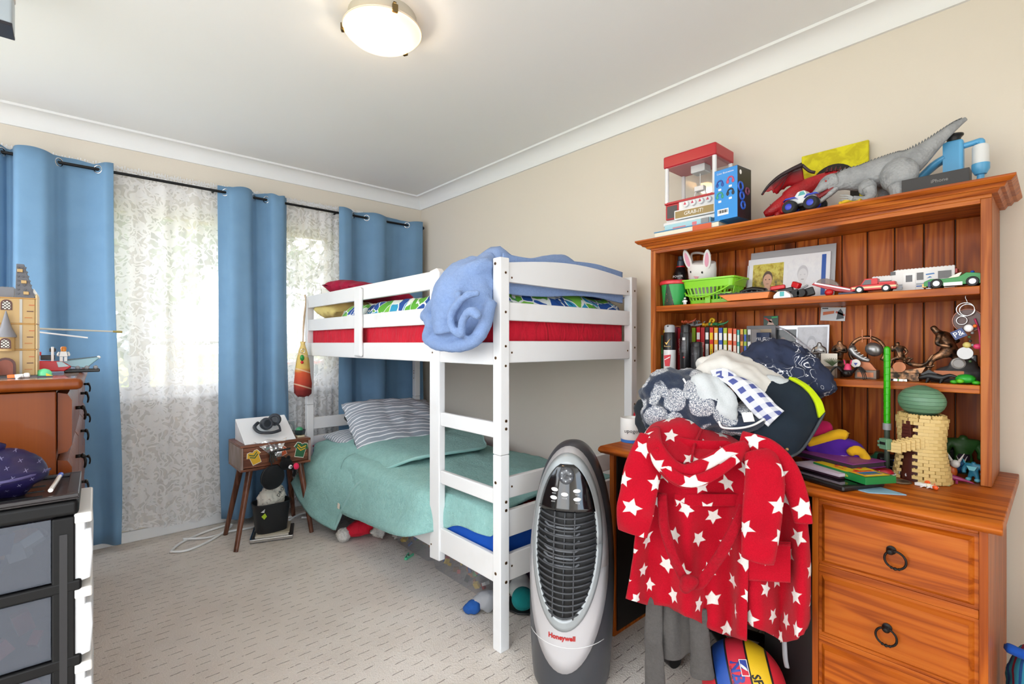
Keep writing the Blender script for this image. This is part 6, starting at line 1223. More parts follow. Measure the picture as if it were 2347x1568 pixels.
B().tube(cat([(-.066, .03, .16), (-.07, .035, .20), (-.03, .04, .205), (.03, .04, .19)], 5), .006, 8, flat=.4).obj('handle', rbt, M('#b9b6b2', .7), smooth='all')
bk = it('green_basket', 'lime green plastic basket with slots on the upper shelf', 'basket', 1638, 2.04, S1); bk.scale = (1, 1, .82)
LG_ = M('#86cc2a', .3)
def rrect(w, d, r, z, n=5):
    out = []
    for cx, cy, a0 in ((w-r, d-r, 0), (-w+r, d-r, PI/2), (-w+r, -d+r, PI), (w-r, -d+r, 1.5*PI)):
        for k in range(n): a = a0+PI/2*k/(n-1); out.append((cx+r*math.cos(a), cy+r*math.sin(a), z))
    return out
bw0, bd0, bw1, bd1 = .088, .055, .112, .072
B().loft([rrect(bw0, bd0, .02, 0), rrect(bw0+.002, bd0+.001, .02, .022), rrect(bw0-.002, bd0-.003, .02, .022), rrect(bw0-.004, bd0-.004, .02, .004)], True).obj('base', bk, LG_, smooth=True)
B().loft([rrect(bw1-.005, bd1-.004, .02, .084), rrect(bw1, bd1, .02, .12), rrect(bw1+.006, bd1+.006, .02, .122), rrect(bw1+.006, bd1+.006, .02, .130), rrect(bw1-.003, bd1-.003, .02, .130), rrect(bw1-.008, bd1-.007, .02, .084), rrect(bw1-.005, bd1-.004, .02, .084)], False).obj('rim', bk, LG_, smooth=True)
mid = lambda f: (bw0+(bw1-bw0)*f, bd0+(bd1-bd0)*f)
for k in range(12):
    x = -.095+.0172*k
    for sd in (-1, 1):
        if abs(x) < .08: B().tube([(x*.86, sd*(bd0+.001), .02), (x, sd*(bd0+.012), .086)], .0036, 6, flat=.6).obj('slat', bk, LG_)
for k in range(6):
    for sd in (-1, 1): y = -.04+.016*k; B().tube([(sd*(bw0+.001), y*.9, .02), (sd*(bw0+.015), y, .086)], .0036, 6).obj('slat', bk, LG_)
for sd in (-1, 1): B().bb(-.1, .1, sd*(bd0+.0055)-.002, sd*(bd0+.0055)+.002, .046, .053).obj('band', bk, LG_)
B().tube(cat([(-.116, 0, .122), (-.122, -.03, .075), (-.07, -.074, .040), (0, -.086, .036), (.06, -.08, .06), (.105, -.05, .10), (.117, 0, .122)], 6), .0042, 8).obj('handle', bk, LG_, smooth='all'); B().bb(-.012, .012, -bd0-.012, -bd0-.001, .0, .05).obj('handle_clip', bk, LG_, bev=.003)
B().ball((.03, 0, .035), (.04, .03, .02)).obj('green_bauble', bk, M('#1c8a4a', .3), smooth='all')
minifig(SH(1570, 1.965, S1), FR+.2, 'white toy minifigure standing beside the green basket', '#e6e6e6', '#e6e6e6', '#1c1c1c', '#e6e6e6', s=.75)
# photo display
def mk_portrait(name, bg, skin_, hair, top, bw=False):
    """flat printed portrait: soft-edged head and shoulders; local x -.5..5, z 0..1"""
    m = Mt(name, bg[0], .3, coat=.4); x, _, z = m.xyz('UV'); z = m.xyz('UV')[1]; n = m.noise(m.coord('UV'), 7, 4, .6)
    c = m.ramp(n+(z-.5)*.35, [(.3, bg[0]), (.5, bg[1]), (.68, bg[2])])
    def ell(cx, cz, a, b_, e=.12): dx = (x-cx)/a; dz = (z-cz)/b_; return (dx*dx+dz*dz).step(1+e, 1-e)
    c = m.mix(ell(.5, -.05, .42, .42), c, top); c = m.mix(ell(.5, .36, .09, .16), c, skin_)
    c = m.mix(ell(.5, .60, .165, .20), c, hair); c = m.mix(ell(.5, .545, .145, .175), c, skin_)
    for ex in (.44, .56): c = m.mix(ell(ex, .57, .025, .014), c, hair)
    c = m.mix(ell(.5, .455, .05, .014), c, tuple(q*.6 for q in lin(skin_))); m.put('Base Color', c); return m
def printq(name, par, mat, x0, x1, z0, z1, y):
    return B().grid([[Vector((x0, y, z1)), Vector((x1, y, z1))], [Vector((x0, y, z0)), Vector((x1, y, z0))]], [[(0, 1), (1, 1)], [(0, 0), (1, 0)]]).obj(name, par, mat)
t = it('photo_folder', 'school photo folder with colour print and blue ribbon on shelf', 'photo folder', 1800, 2.125, S1); t.rotation_euler = (-.16, 0.0, FR+.05); WM[t] = Matrix.Translation(t.location) @ t.rotation_euler.to_matrix().to_4x4()
B().bb(-.145, .165, .008, .014, .0, .222).obj('back_card', t, M('#a9aaae', .4)); B().bb(-.150, .150, -.001, .006, .0, .190).obj('folder_page', t, M('#e3e4e8', .35)); B().bb(-.152, -.146, -.004, .0, .0, .165).obj('folder_edge', t, M('#c9cad0', .3))
printq('colour_portrait', t, mk_portrait('colour_portrait', ('#3c4a26', '#a8902a', '#cfc35c'), '#c99a80', '#4a3526', '#c03a50'), -.130, -.012, .008, .166, -.0016); printq('grey_portrait', t, mk_portrait('pale_portrait', ('#e2e3e8', '#dfe0e6', '#e6e7ea'), '#d6d6da', '#c2c2c8', '#d9d9dd'), .0, .115, .012, .178, -.0016); B().bb(.122, .136, -.003, -.001, .02, .180).obj('blue_ribbon', t, M('#2a56a8', .4))
t = it('orange_tray', 'orange toy tray with black rim on the upper shelf', 'toy tray', 1712, 1.975, S1); B().prism([(-.10, .028), (-.06, .002), (.09, .004), (.098, .030)], -.035, .035).obj('tray', t, M('#d8762a', .4), bev=.002); B().bb(-.102, .10, -.037, .037, .028, .032).obj('rim', t, M('#2c2a28', .5)); B().tube(cat([(-.02, 0, .034), (.02, 0, .045), (.07, 0, .036)], 4), .010, 8, flat=2).obj('black_load', t, BLACK, smooth='all')
for k in range(9): B().lathe([(.004, .032), (.004, .036)], (-.09+.02*k, -.028, 0), 8).obj('stud', t, M('#3a3634', .5))
# toy robot parts
t = it('robot_toy', 'red and black toy robot pieces heaped on the shelf', 'toy robot', 1822, 2.0, S1)
for nm, a, mm in (('torso', ((-.03, 0, .03), (.05, .04, .02), .2), BLACK), ('red_arm', ((-.055, -.01, .045), (.05, .02, .016), .1), RED), ('red_plate', ((.005, 0, .05), (.03, .02, .022), -.4), RED), ('black_leg', ((.04, .005, .02), (.045, .03, .03), .3), BLACK), ('grey_strut', ((.01, -.02, .025), (.09, .008, .008), .5), GREY)): B().box(a[0], a[1], R3(0, -a[2], a[2])).obj(nm, t, mm, bev=.004)
for x in (.012, .032): B().lathe([(.004, -.012), (.014, -.012), (.016, 0), (.014, .012), (.004, .012)], n=16).xform(Matrix.Translation((x, -.025, .017)) @ R3(PI/2, 0, 0).to_4x4()).obj('wheel', t, M('#1a1a1c', .6), smooth=True)
t = it('space_buggy', 'white and teal toy bubble car on the upper shelf', 'toy car', 1795, 1.955, S1); B().prism([(-.03, 0), (.032, 0), (.030, .012), (.012, .026), (-.014, .026), (-.028, .012)], -.018, .018).obj('shell', t, WHITE, bev=.004); B().bb(-.006, .010, -.0188, .0188, .006, .024).obj('cockpit', t, M('#2aa0a4', .2), bev=.002)
t = it('red_glider', 'red toy aircraft with smoky canopy on the upper shelf', 'toy aircraft', 1905, 2.02, S1); B().prism([(-.06, .048), (-.05, .056), (.05, .030), (.10, .010), (.095, .002), (.0, .022)], -.012, .012).obj('fuselage', t, M('#b01c28', .3), bev=.002); B().prism([(-.05, .050), (.06, .018), (.062, .022), (-.048, .055)], -.0135, .0135).obj('silver_stripe', t, M('#b9bcc2', .3, .5)); n = 10
B().prism([(-.01+.036*math.cos(PI*k/n), .040+.026*math.sin(PI*k/n)-.008*math.cos(PI*k/n)) for k in range(n+1)], -.010, .010).obj('canopy', t, glassy('smoky', (.75, .68, .66), .12, .3, (.3, .25, .25))); B().bb(.03, .11, -.03, -.006, .004, .010).obj('blue_wing', t, M('#1c2c54', .4)); B().bb(.04, .10, .006, .04, .012, .018).obj('blue_wing', t, M('#1c2c54', .4)); B().ball((.0, -.024, .014), (.014, .01, .013)).obj('red_pod', t, RED, smooth='all')
# toy pickup, caravan, green racer
def wheel(par, x, y, z, r, w, hub='#b9bcc0'):
    o = B().lathe([(r*.3, -w), (r*.9, -w), (r, -w*.6), (r, w*.6), (r*.9, w), (r*.3, w)], n=20).xform(Matrix.Translation((x, y, z)) @ R3(PI/2, 0, 0).to_4x4()).obj('wheel', par, M('#161618', .6), smooth=True)
    B().lathe([(.001, -w*1.05), (r*.55, -w*1.05), (r*.6, -w*.8), (r*.6, w*.8), (r*.55, w*1.05), (.001, w*1.05)], n=16).xform(Matrix.Translation((x, y, z)) @ R3(PI/2, 0, 0).to_4x4()).obj('hub', o, M(hub, .3, .3), smooth=True)
pk = it('toy_pickup', 'red toy brick pickup truck with cream stripe', 'toy car', 2003, 1.975, S1)
B().prism([(-.060, .010), (-.062, .024), (-.034, .028), (.06, .028), (.062, .010)], -.018, .018).obj('body', pk, RED, bev=.0015); B().bb(-.058, .062, -.0186, .0186, .016, .022).obj('stripe', pk, M('#d8c49a', .4)); B().prism([(-.034, .028), (-.022, .048), (.012, .048), (.014, .028)], -.016, .016).obj('cab', pk, RED, bev=.001); B().prism([(-.030, .0285), (-.020, .044), (-.004, .044), (-.004, .0285)], -.0166, .0166).obj('cab_window', pk, M('#3c3a40', .15)); B().bb(.016, .058, -.017, .017, .028, .034).obj('bed', pk, RED); B().bb(.060, .074, -.004, .004, .006, .014).obj('tow_hook', pk, GREY)
for x in (-.036, .036):
    for y in (-.016, .016): wheel(pk, x, y, .0125, .0125, .006, '#e0e0e0')
minifig(SH(1993, 1.975, S1+.016), FR, 'tiny blue toy driver figure sitting in the red pickup', '#2a4a9a', '#2a4a9a', s=.55)
cv = it('toy_caravan', 'white toy brick caravan trailer with blue stripes', 'toy caravan', 2100, 2.075, S1)
B().prism([(-.062, .008), (-.050, .002), (.098, .002), (.098, .078), (-.05, .078), (-.06, .074)], -.025, .025).obj('body', cv, WHITE, bev=.001); B().bb(-.115, -.06, -.024, .024, .046, .062).obj('gooseneck', cv, WHITE, bev=.001); B().prism([(-.105, .046), (-.062, .030), (-.062, .046)], -.02, .02).obj('neck_support', cv, GREY); B().bb(-.064, -.05, -.0255, .0255, .062, .074).obj('front_window', cv, M('#2c2c30', .2))
bb_ = studs(B(), -.05, .098, -.02, .02, .078, 16, 4, .003, .0022); bb_.obj('roof_stud', cv, WHITE, kind='stuff'); bb_ = studs(B(), -.115, -.066, -.02, .02, .062, 6, 4, .003, .0022); bb_.obj('roof_stud', cv, WHITE, kind='stuff')
d = B().bb(-.030, .002, -.0262, -.025, .008, .064).obj('door', cv, M('#f2f2f2', .35), bev=.0005); B().bb(-.023, -.006, -.0268, -.0262, .036, .058).obj('door_window', d, M('#3c3a40', .15))
for x0, x1 in ((.005, .022), (.058, .090)): B().bb(x0, x1, -.0262, -.025, .040, .064).obj('window', cv, M('#3c3836', .15))
for x0, x1 in ((-.052, -.032), (.004, .096)): B().bb(x0, x1, -.0258, -.025, .018, .022).obj('blue_stripe', cv, M('#3a68b8', .4)); B().bb(x0, x1, -.0258, -.025, .024, .030).obj('grey_stripe', cv, M('#a9aeb6', .4))
B().prism([(.028, .054), (.050, .056), (.048, .060), (.028, .058)], -.0258, -.025).prism([(.030, .044), (.044, .046), (.038, .050)], -.0258, -.025).obj('emblem', cv, M('#3a78b8', .4)); B().bb(-.03, .004, -.03, -.022, -.0005, .008).obj('step', cv, GREY); B().bb(.098, .103, -.02, .02, .055, .068).obj('tail_light', cv, RED)
for x in (.035, .06):
    for y in (-.021, .021): wheel(cv, x, y, .0125, .0125, .006)
gr = it('toy_race_car', 'green and white toy brick racing car at the shelf end', 'toy car', 2185, 1.965, S1)
GC = M('#1c8238', .35)
B().prism([(-.066, .008), (-.066, .022), (-.05, .030), (-.02, .028), (.012, .030), (.03, .042), (.058, .038), (.070, .030), (.070, .008)], -.019, .019).obj('body', gr, GC, bev=.0015); B().bb(-.02, .022, -.0196, .0196, .006, .016).obj('sill', gr, WHITE); B().prism([(-.012, .029), (.014, .031), (.02, .044), (.012, .042)], -.014, .014).obj('windscreen', gr, M('#d9d6c2', .2)); B().ball((.042, 0, .043), .005).obj('blue_light', gr, BLUE); B().bb(-.07, -.06, -.018, .018, .006, .016).obj('bumper', gr, M('#d8b46a', .4)); B().bb(-.056, -.05, -.0196, .0196, .006, .022).obj('blue_panel', gr, M('#1c2c64', .4)); B().bb(.068, .073, -.014, .014, .02, .028).obj('tail_light', gr, RED)
for x in (-.036, .044):
    for y in (-.019, .019): wheel(gr, x, y, .0145, .0145, .006)
# ------------------------------------------------------------------ middle shelf: books
BKX = 2.045; zt = S2
bks = [(1517.5, 6, 80, '#16301c', '#3aa03a', 'thin black and green book at the shelf end'), (1523.5, 6, 92, '#e0c81c', '#1c1c1c', 'yellow and black spined book beside the thin green book'), (1548, 9, 98, '#6a1a3a', '#c03a5a', 'dark plum book between two deodorant cans'), (1558, 12, 96, '#b01c2c', '#e0e0e0', 'red book with pale vertical title'),
       (1590, 10, 98, '#86a81c', '#1c1c1c', 'green and black numbered comic volume'), (1600.5, 10, 100, '#c8202c', '#f0f0f0', 'red and white numbered comic volume in the row'), (1610.5, 10, 100, '#b0282c', '#efe8e4', 'dark red numbered comic volume'), (1620.5, 10, 101, '#1c1c20', '#f0f0f0', 'black and white numbered comic volume'),
       (1630.5, 10, 101, '#d8281c', '#f0c81c', 'red and yellow numbered comic volume'), (1641, 10, 101, '#e8a01c', '#f4f0e4', 'amber and white numbered comic volume'), (1651.5, 10, 101, '#2850b0', '#f0f0f0', 'blue and white numbered comic volume'), (1662, 10, 101, '#b0c01c', '#f4f4e8', 'lime and white numbered comic volume'), (1673, 11, 101, '#e8601c', '#f4f0ec', 'bright orange numbered comic volume'),
       (1684, 9, 100, '#e8684c', '#f0d8c8', 'coral slim book beside the comic row'), (1692, 7, 98, '#4ab0a4', '#e0f0ec', 'teal slim book beside the coral book'), (1700, 8, 100, '#e0a83c', '#803020', 'mustard slim book with dark title'), (1708, 8, 100, '#98b83c', '#2a50b0', 'green and blue slim book'), (1717, 9, 100, '#d4d4d6', '#303036', 'pale grey book with dark title at the row end')]
for u, w, h, c1, c2, lb in bks:
    bx_ = 1.982 if u < 1540 else BKX
    ww = W(u, bx_, w)*.94; hh = HG(u, bx_, h); t = it('book', lb, 'book', u, bx_, zt, 0, 'books on the middle shelf')
    B().bb(-ww/2, -ww/2+.0012, 0, .095, 0, hh).bb(ww/2-.0012, ww/2, 0, .095, 0, hh).bb(-ww/2, ww/2, 0, .0015, 0, hh).obj('cover', t, M(c1, .4)); B().bb(-ww/2+.0013, ww/2-.0013, .0016, .092, .002, hh-.003).obj('pages', t, M('#e0d8c4', .8))
    if '#f' in c2 or u > 1625: B().bb(-ww*.36, ww*.36, -.0006, 0, hh*.72, hh*.88).obj('volume_label', t, M(c2, .5)); sp_ = B().bb(-ww*.36, ww*.36, -.0006, 0, hh*.06, hh*.62).obj('spine_panel', t, M(c2, .5)); text('NEW COMIC', ww*.5, sp_, M('#3a3a40', .6), (0, -.0008, hh*.36), R3(PI/2, PI/2, 0), 'spine_title', .0001)
    else: text({1558: 'ILLIONBOT'}.get(u, 'STORIES'), ww*.62, t, M(c2, .5), (0, -.0004, hh*.55), R3(PI/2, PI/2, 0), 'spine_title', .0002)
t = it('picture_book', 'large grey picture book leaning behind the comic row', 'book', 1745, 2.14, zt); B().bb(-.06, .055, 0, .012, 0, .195).obj('cover', t, M('#77787c', .5), bev=.001); B().bb(-.058, .053, .002, .0115, .002, .1935).obj('pages', t, M('#d8d2c2', .7)); B().bb(-.03, .04, -.0006, 0, .165, .18).obj('cover_patch', t, M('#a8967c', .6))
t = it('novelty_book', 'dark blue book cover with white lettering on the shelf', 'book', 1740, 2.10, zt); B().bb(-.042, .04, 0, .014, 0, .165).obj('cover', t, M('#14284e', .45), bev=.001); B().bb(-.046, -.042, 0, .014, 0, .167).obj('blue_spine', t, M('#6aa8cc', .5)); text('WILD', .026, t, WHITE, (.0, -.0004, .135), UPR, depth=.0002)
# deodorant cans
def can(u, x, h, r, label, low, up, cap, extra):
    t = it('deodorant_can', label, 'deodorant', u, x, zt, .15)
    B().lathe([(r*.95, 0), (r, .003), (r, h*.45), (r*.004, h*.45)], n=26).obj('can_lower', t, M(low, .3), smooth=True); B().lathe([(r*.2, h*.45), (r, h*.45), (r, h*.80), (r*.9, h*.83), (r*.1, h*.83)], n=26).obj('can_upper', t, M(up, .3), smooth=True)
    cp = B().lathe([(r*.86, h*.83), (r*.88, h*.95), (r*.75, h*.985), (r*.45, h), (r*.05, h)], n=26).obj('cap', t, M(cap, .35), smooth=True); B().ball((0, -r*.7, h*.955), (r*.2, r*.2, r*.2)).obj('spray_hole', cp, BLACK, smooth='all')
    extra(t, r, h)
def ex1(t, r, h): B().prism([(-.012, h*.62), (-.004, h*.56), (.014, h*.70), (-.004, h*.60)], -r-.001, -r+.004).obj('tick_mark', t, M('#d8b060', .3, .6)); text('Rexona', .0095, t, M('#d8b878', .35), (0, -r-.0006, h*.53), UPR, depth=.0004); o = B().prism([(-.016, h*.33), (.014, h*.35), (.010, h*.10), (-.010, h*.10)], -r-.0012, -r+.006).obj('red_panel', t, M('#d02c3c', .35)); B().prism([(-.012, h*.25), (.012, h*.31), (.012, h*.29), (-.012, h*.23)], -r-.0016, -r-.001).obj('white_slash', o, WHITE)
def ex2(t, r, h): B().prism([(-.004, h*.30), (0, h*.32), (.004, h*.30), (0, h*.28)], -r-.001, -r+.002).obj('hazard_mark', t, RED); B().bb(-.006, .006, -r-.0005, -r+.002, h*.66, h*.72).obj('logo_patch', t, M('#d8d8d8', .4)); [B().bb(-.009, .009, -r-.0005, -r+.003, h*(.62-.03*k), h*(.632-.03*k)).obj('small_print', t, M('#7a7a80', .5)) for k in range(8)]
def ex3(t, r, h): text('CITY', .011, t, M('#6a6a70', .4), (0, -r-.0006, h*.6), UPR, depth=.0003)
can(1535, 1.968, .204, .0265, 'black and white deodorant can with red panel beside plum book', '#e4e4e6', '#17171a', '#a9abb0', ex1); can(1572, 1.972, .203, .0245, 'tall black deodorant can with small print before the comics', '#1a1a1d', '#1c1c1f', '#17171a', ex2); can(1597, 1.968, .128, .0245, 'short dark grey deodorant can beside the tall black can', '#2c2c30', '#232327', '#1d1d20', ex3)
# little rubber animals on the books
def critter(u, z, c, label, legs=4, x=2.08, s=1.0, spiky=False):
    t = it('rubber_animal', label, 'toy animal', u, x, z)
    B().tube(cat([(-.03*s, 0, .008), (-.012*s, 0, .012), (.01*s, 0, .010), (.034*s, .004, .016), (.044*s, .006, .026)], 4), [.003, .005, .006, .007, .007, .007, .007, .006, .006, .005, .005, .004, .004, .003, .003, .002, .001], 8).obj('body', t, plastic(c), smooth='all'); B().ball((-.034*s, -.001, .012), .008*s).obj('head', t, plastic(c), smooth='all')
    for k in range(legs):
        a = k*2*PI/legs+.5; B().tube([(.004*math.cos(a)*s, .004*math.sin(a), .009), (.018*math.cos(a)*s, .016*math.sin(a), .014 if not spiky else .03), (.026*math.cos(a)*s, .022*math.sin(a), .0 if not spiky else .022)], [.003, .0025, .001], 5).obj('leg', t, plastic(c), smooth='all')
zb = S2+.193
critter(1558, zb-.008, '#a8683c', 'brown rubber animal lying on top of the red book'); critter(1577, zb+.014, '#b8502c', 'orange rubber lizard on top of the tall black can', 4, 2.06, .8); critter(1593, zb, '#8a8c8e', 'grey spiky rubber urchin on top of the comics', 10, 2.08, 1, True); critter(1630, zb, '#c8981c', 'yellow and red rubber snake on top of the comics', 2); critter(1645, zb, '#2a7a4a', 'green rubber lizard on top of the comics', 4)
B().tube(cat([(-.01, 0, .01), (0, 0, .035), (.014, 0, .03), (.006, 0, .02)], 4), .005, 6).obj('curled_tail', bpy.data.objects['rubber_animal.003'], plastic('#d8b01c'), smooth='all')
# framed double portrait, pinned cards
t = it('portrait_frame', 'silver double portrait frame standing behind the navy trousers', 'photo frame', 1822, 2.145, zt); t.rotation_euler = (-.10, 0, FR); WM[t] = Matrix.Translation(t.location) @ t.rotation_euler.to_matrix().to_4x4()
B().bb(-.155, .115, 0, .008, 0, .195).obj('frame_plate', t, M('#b9bbc2', .2, .4), bev=.002); printq('left_portrait', t, mk_portrait('dark_portrait', ('#23282c', '#2a3034', '#34393c'), '#b08070', '#5a3a28', '#c8c8cc'), -.10, .0, .02, .178, -.001); printq('right_portrait', t, mk_portrait('silver_portrait', ('#a9aab2', '#b4b5bc', '#bebfc6'), '#c4c4ca', '#a0a0a8', '#b8b8c0'), .004, .108, .012, .186, -.001)
B().tube(cat([(-.11, -.012, .19), (-.06, -.016, .185), (-.02, -.016, .16), (.05, -.014, .10), (.10, -.01, .085)], 5), .0025, 6, flat=3).obj('plastic_strap', t, glassy('strap', (.95, .95, .97), .3, .35, (.8, .8, .84)), smooth='all')
def card(u, v, w, h, rot, c, label, deco):
    p = at(u, v, 'x', HX1-.0165); t = T('pinned_card', label, 'card', p, FR); Mx = R3(0, rot, 0).to_4x4(); B().bb(-w/2, w/2, -.0008, .0008, -h/2, h/2).xform(Mx).obj('card', t, M(c, .35))
    for nm, cc, pl in deco: B().prism([(a*w/2, b_*h/2) for a, b_ in pl], -.0014, -.0008).xform(Mx).obj(nm, t, M(cc, .4))
card(1767, 735, .058, .040, .02, '#2c4a3c', 'small dark green sports card pinned to the back boards', [('red_stripe', '#c03030', [(-1, .6), (-.6, .6), (.3, -.4), (-.1, -.4)]), ('figure', '#d8b8a8', [(-.2, .2), (.1, .3), (.2, -.2), (.5, -.9), (-.5, -.9)]), ('title', '#3ac06a', [(.1, .5), (.9, .6), (.9, .9), (.1, .8)])])
card(1909, 720, .083, .052, .06, '#c9cdd2', 'pale sports card with orange lettering pinned to back boards', [('orange_word', '#c8683a', [(-.8, -.2), (.1, .1), (.1, .5), (-.8, .3)]), ('figure', '#3a4048', [(.3, -.8), (.9, -.6), (.8, .3), (.6, .8), (.4, .4)]), ('bar', '#2a2e34', [(-.9, .75), (-.4, .75), (-.4, .9), (-.9, .9)]), ('red_streak', '#b04a3a', [(.2, .2), (.95, -.3), (.95, 0), (.25, .45)])])
# ------------------------------------------------------------------ trophies
BRZ = Mt('antique_bronze', '#6a4a34', .35, .75); _n = BRZ.noise(BRZ.coord(), 60, 3); BRZ.put('Base Color', BRZ.mix(_n.step(.35, .65), '#9a7052', '#2e2620')); BRZ.bump(BRZ.noise(BRZ.coord(), 150, 2), .3, .002)
PEWT = M('#8d8c8c', .3, .8); COPP = M('#a8694a', .4, .6)
def person_toy(t, s, mat, pose, o=(0, 0, 0), name='figure'):
    """small cast figure; pose gives joints in local x-z with y depth"""
    V, E = [], []; idx = {}
    for k, (p, r) in pose.items(): idx[k] = len(V); V.append((o[0]+p[0]*s, o[1]+p[1]*s, o[2]+p[2]*s, r*s))
    for a, b_ in (('pelvis', 'waist'), ('waist', 'chest'), ('chest', 'neck'), ('neck', 'head'), ('chest', 'shL'), ('shL', 'elL'), ('elL', 'haL'), ('chest', 'shR'), ('shR', 'elR'), ('elR', 'haR'), ('pelvis', 'hipL'), ('hipL', 'knL'), ('knL', 'anL'), ('anL', 'toL'), ('pelvis', 'hipR'), ('hipR', 'knR'), ('knR', 'anR'), ('anR', 'toR')):
        if a in idx and b_ in idx: E.append((idx[a], idx[b_]))
    return skin(name, V, E, mat, t, 1)
# bust with crossed arms (two alike), photo stand with plant
bust = {'pelvis': ((0, 0, .0), .16), 'waist': ((0, 0, .25), .15), 'chest': ((0, 0, .55), .19), 'neck': ((0, 0, .78), .08), 'head': ((0, -.02, .95), .13), 'shL': ((-.22, 0, .62), .10), 'elL': ((-.30, -.10, .38), .08), 'haL': ((.06, -.20, .42), .07), 'shR': ((.22, 0, .62), .10), 'elR': ((.30, -.10, .38), .08), 'haR': ((-.06, -.22, .48), .07)}
t = it('bust_trophy', 'pewter bust trophy with folded arms beside the plant picture', 'trophy', 1878, 2.04, zt); B().bb(-.03, .03, -.025, .025, 0, .055).obj('plinth', t, COPP, bev=.002); person_toy(t, .075, PEWT, bust, (0, 0, .055)); B().bb(-.018, .018, -.0258, -.025, .02, .035).obj('plaque', t, M('#d8d0c0', .3, .5))
t = it('bust_trophy', 'bronze bust trophy with folded arms behind the black spider', 'trophy', 1925, 2.08, zt); B().bb(-.025, .025, -.02, .02, 0, .06).obj('plinth', t, BRZ, bev=.002); person_toy(t, .075, BRZ, bust, (0, 0, .06))
t = it('plant_picture', 'small stand with a picture and an air plant', 'ornament', 1900, 1.995, zt); B().bb(-.035, .03, -.02, .02, 0, .040).obj('block', t, M('#6a5648', .4), bev=.002); B().bb(-.022, .022, -.0206, -.02, .008, .030).obj('plaque', t, M('#9a8a7c', .4)); B().bb(-.025, .025, .0, .004, .040, .085).obj('picture', t, M('#d9d2c8', .6)); 
for k in range(11): a = -1.2+.24*k; B().tube(cat([(.012, -.008, .042), (.012+.012*math.sin(a), -.010, .055+.004*math.cos(a*2)), (.012+.028*math.sin(a), -.014, .058+.012*math.cos(a))], 3), [.0018, .0016, .0014, .0012, .001, .0007, .0003], 4).obj('leaf', t, M('#4a5a3a', .6))
t = it('toy_spider', 'black plastic spider with pink top on the middle shelf', 'toy spider', 1943, 1.98, zt); B().ball((0, 0, .020), (.016, .018, .014)).obj('abdomen', t, BLACK, smooth='all'); B().ball((0, -.022, .02), (.010, .010, .009)).obj('head', t, BLACK, smooth='all'); B().lathe([(.012, .03), (.010, .042), (.006, .050), (.002, .052)], n=12).obj('pink_crown', t, M('#d83a6a', .35), smooth=True)
for x in (-.008, .008): B().tube([(x, 0, .048), (x*1.4, 0, .064)], .002, 5).obj('pink_horn', t, M('#d83a6a', .35))
for k in range(8): sd = -1 if k < 4 else 1; y = -.018+.012*(k % 4); B().tube(cat([(sd*.012, y*.5, .02), (sd*.03, y, .040), (sd*.046, y*1.5, .022), (sd*.052, y*1.8, 0)], 4), [.003-.00015*i for i in range(13)], 6).obj('leg', t, BLACK, smooth='all')
# boot and ball trophy
t = it('football_trophy', 'silver boot and ball trophy with goal posts', 'trophy', 1985, 2.03, zt)
B().bb(-.028, .034, -.024, .024, 0, .030).obj('plinth', t, M('#6f6258', .35, .3), bev=.002); B().bb(-.02, .026, -.0246, -.024, .006, .022).obj('plaque', t, COPP)
B().torus((0, .012, .092), .050, .006, 'y', 28, 8, -.6, 3.9).obj('arch', t, BRZ, smooth='all'); B().prism([(-.03, .03), (.03, .03), (.012, .055), (-.02, .06)], -.005, .012).obj('stem', t, COPP)
B().ball((.022, 0, .10), (.026, .02, .023), 16, 10, R3(0, .5, 0)).obj('ball', t, PEWT, smooth='all')
lump('boot', B().tube(cat([(-.042, -.006, .105), (-.030, -.008, .085), (-.006, -.012, .068), (.014, -.014, .062)], 4), [.013, .013, .013, .012, .012, .011, .011, .010, .010, .009, .008, .007, .005], 10).ball((-.038, -.006, .10), (.012, .010, .016)), PEWT, t, .003, 2, world=False)
for k in range(4): B().tube([(-.030+.009*k, -.02, .094-.008*k), (-.022+.009*k, -.018, .098-.008*k)], .0012, 4).obj('lace', t, WHITE)
B().bb(-.012, -.010, .0, .003, .125, .168).bb(.012, .014, .0, .003, .125, .168).bb(-.012, .014, 0, .003, .138, .141).obj('goal_posts', t, COPP); B().cyl((-.024, -.026, .052), (-.024, -.020, .052), .014, n=20).obj('club_badge', t, M('#e0dcd8', .4)); B().prism([(-.03, .054), (-.018, .054), (-.024, .044)], -.0266, -.026).obj('badge_print', t, M('#3a4a9a', .4))
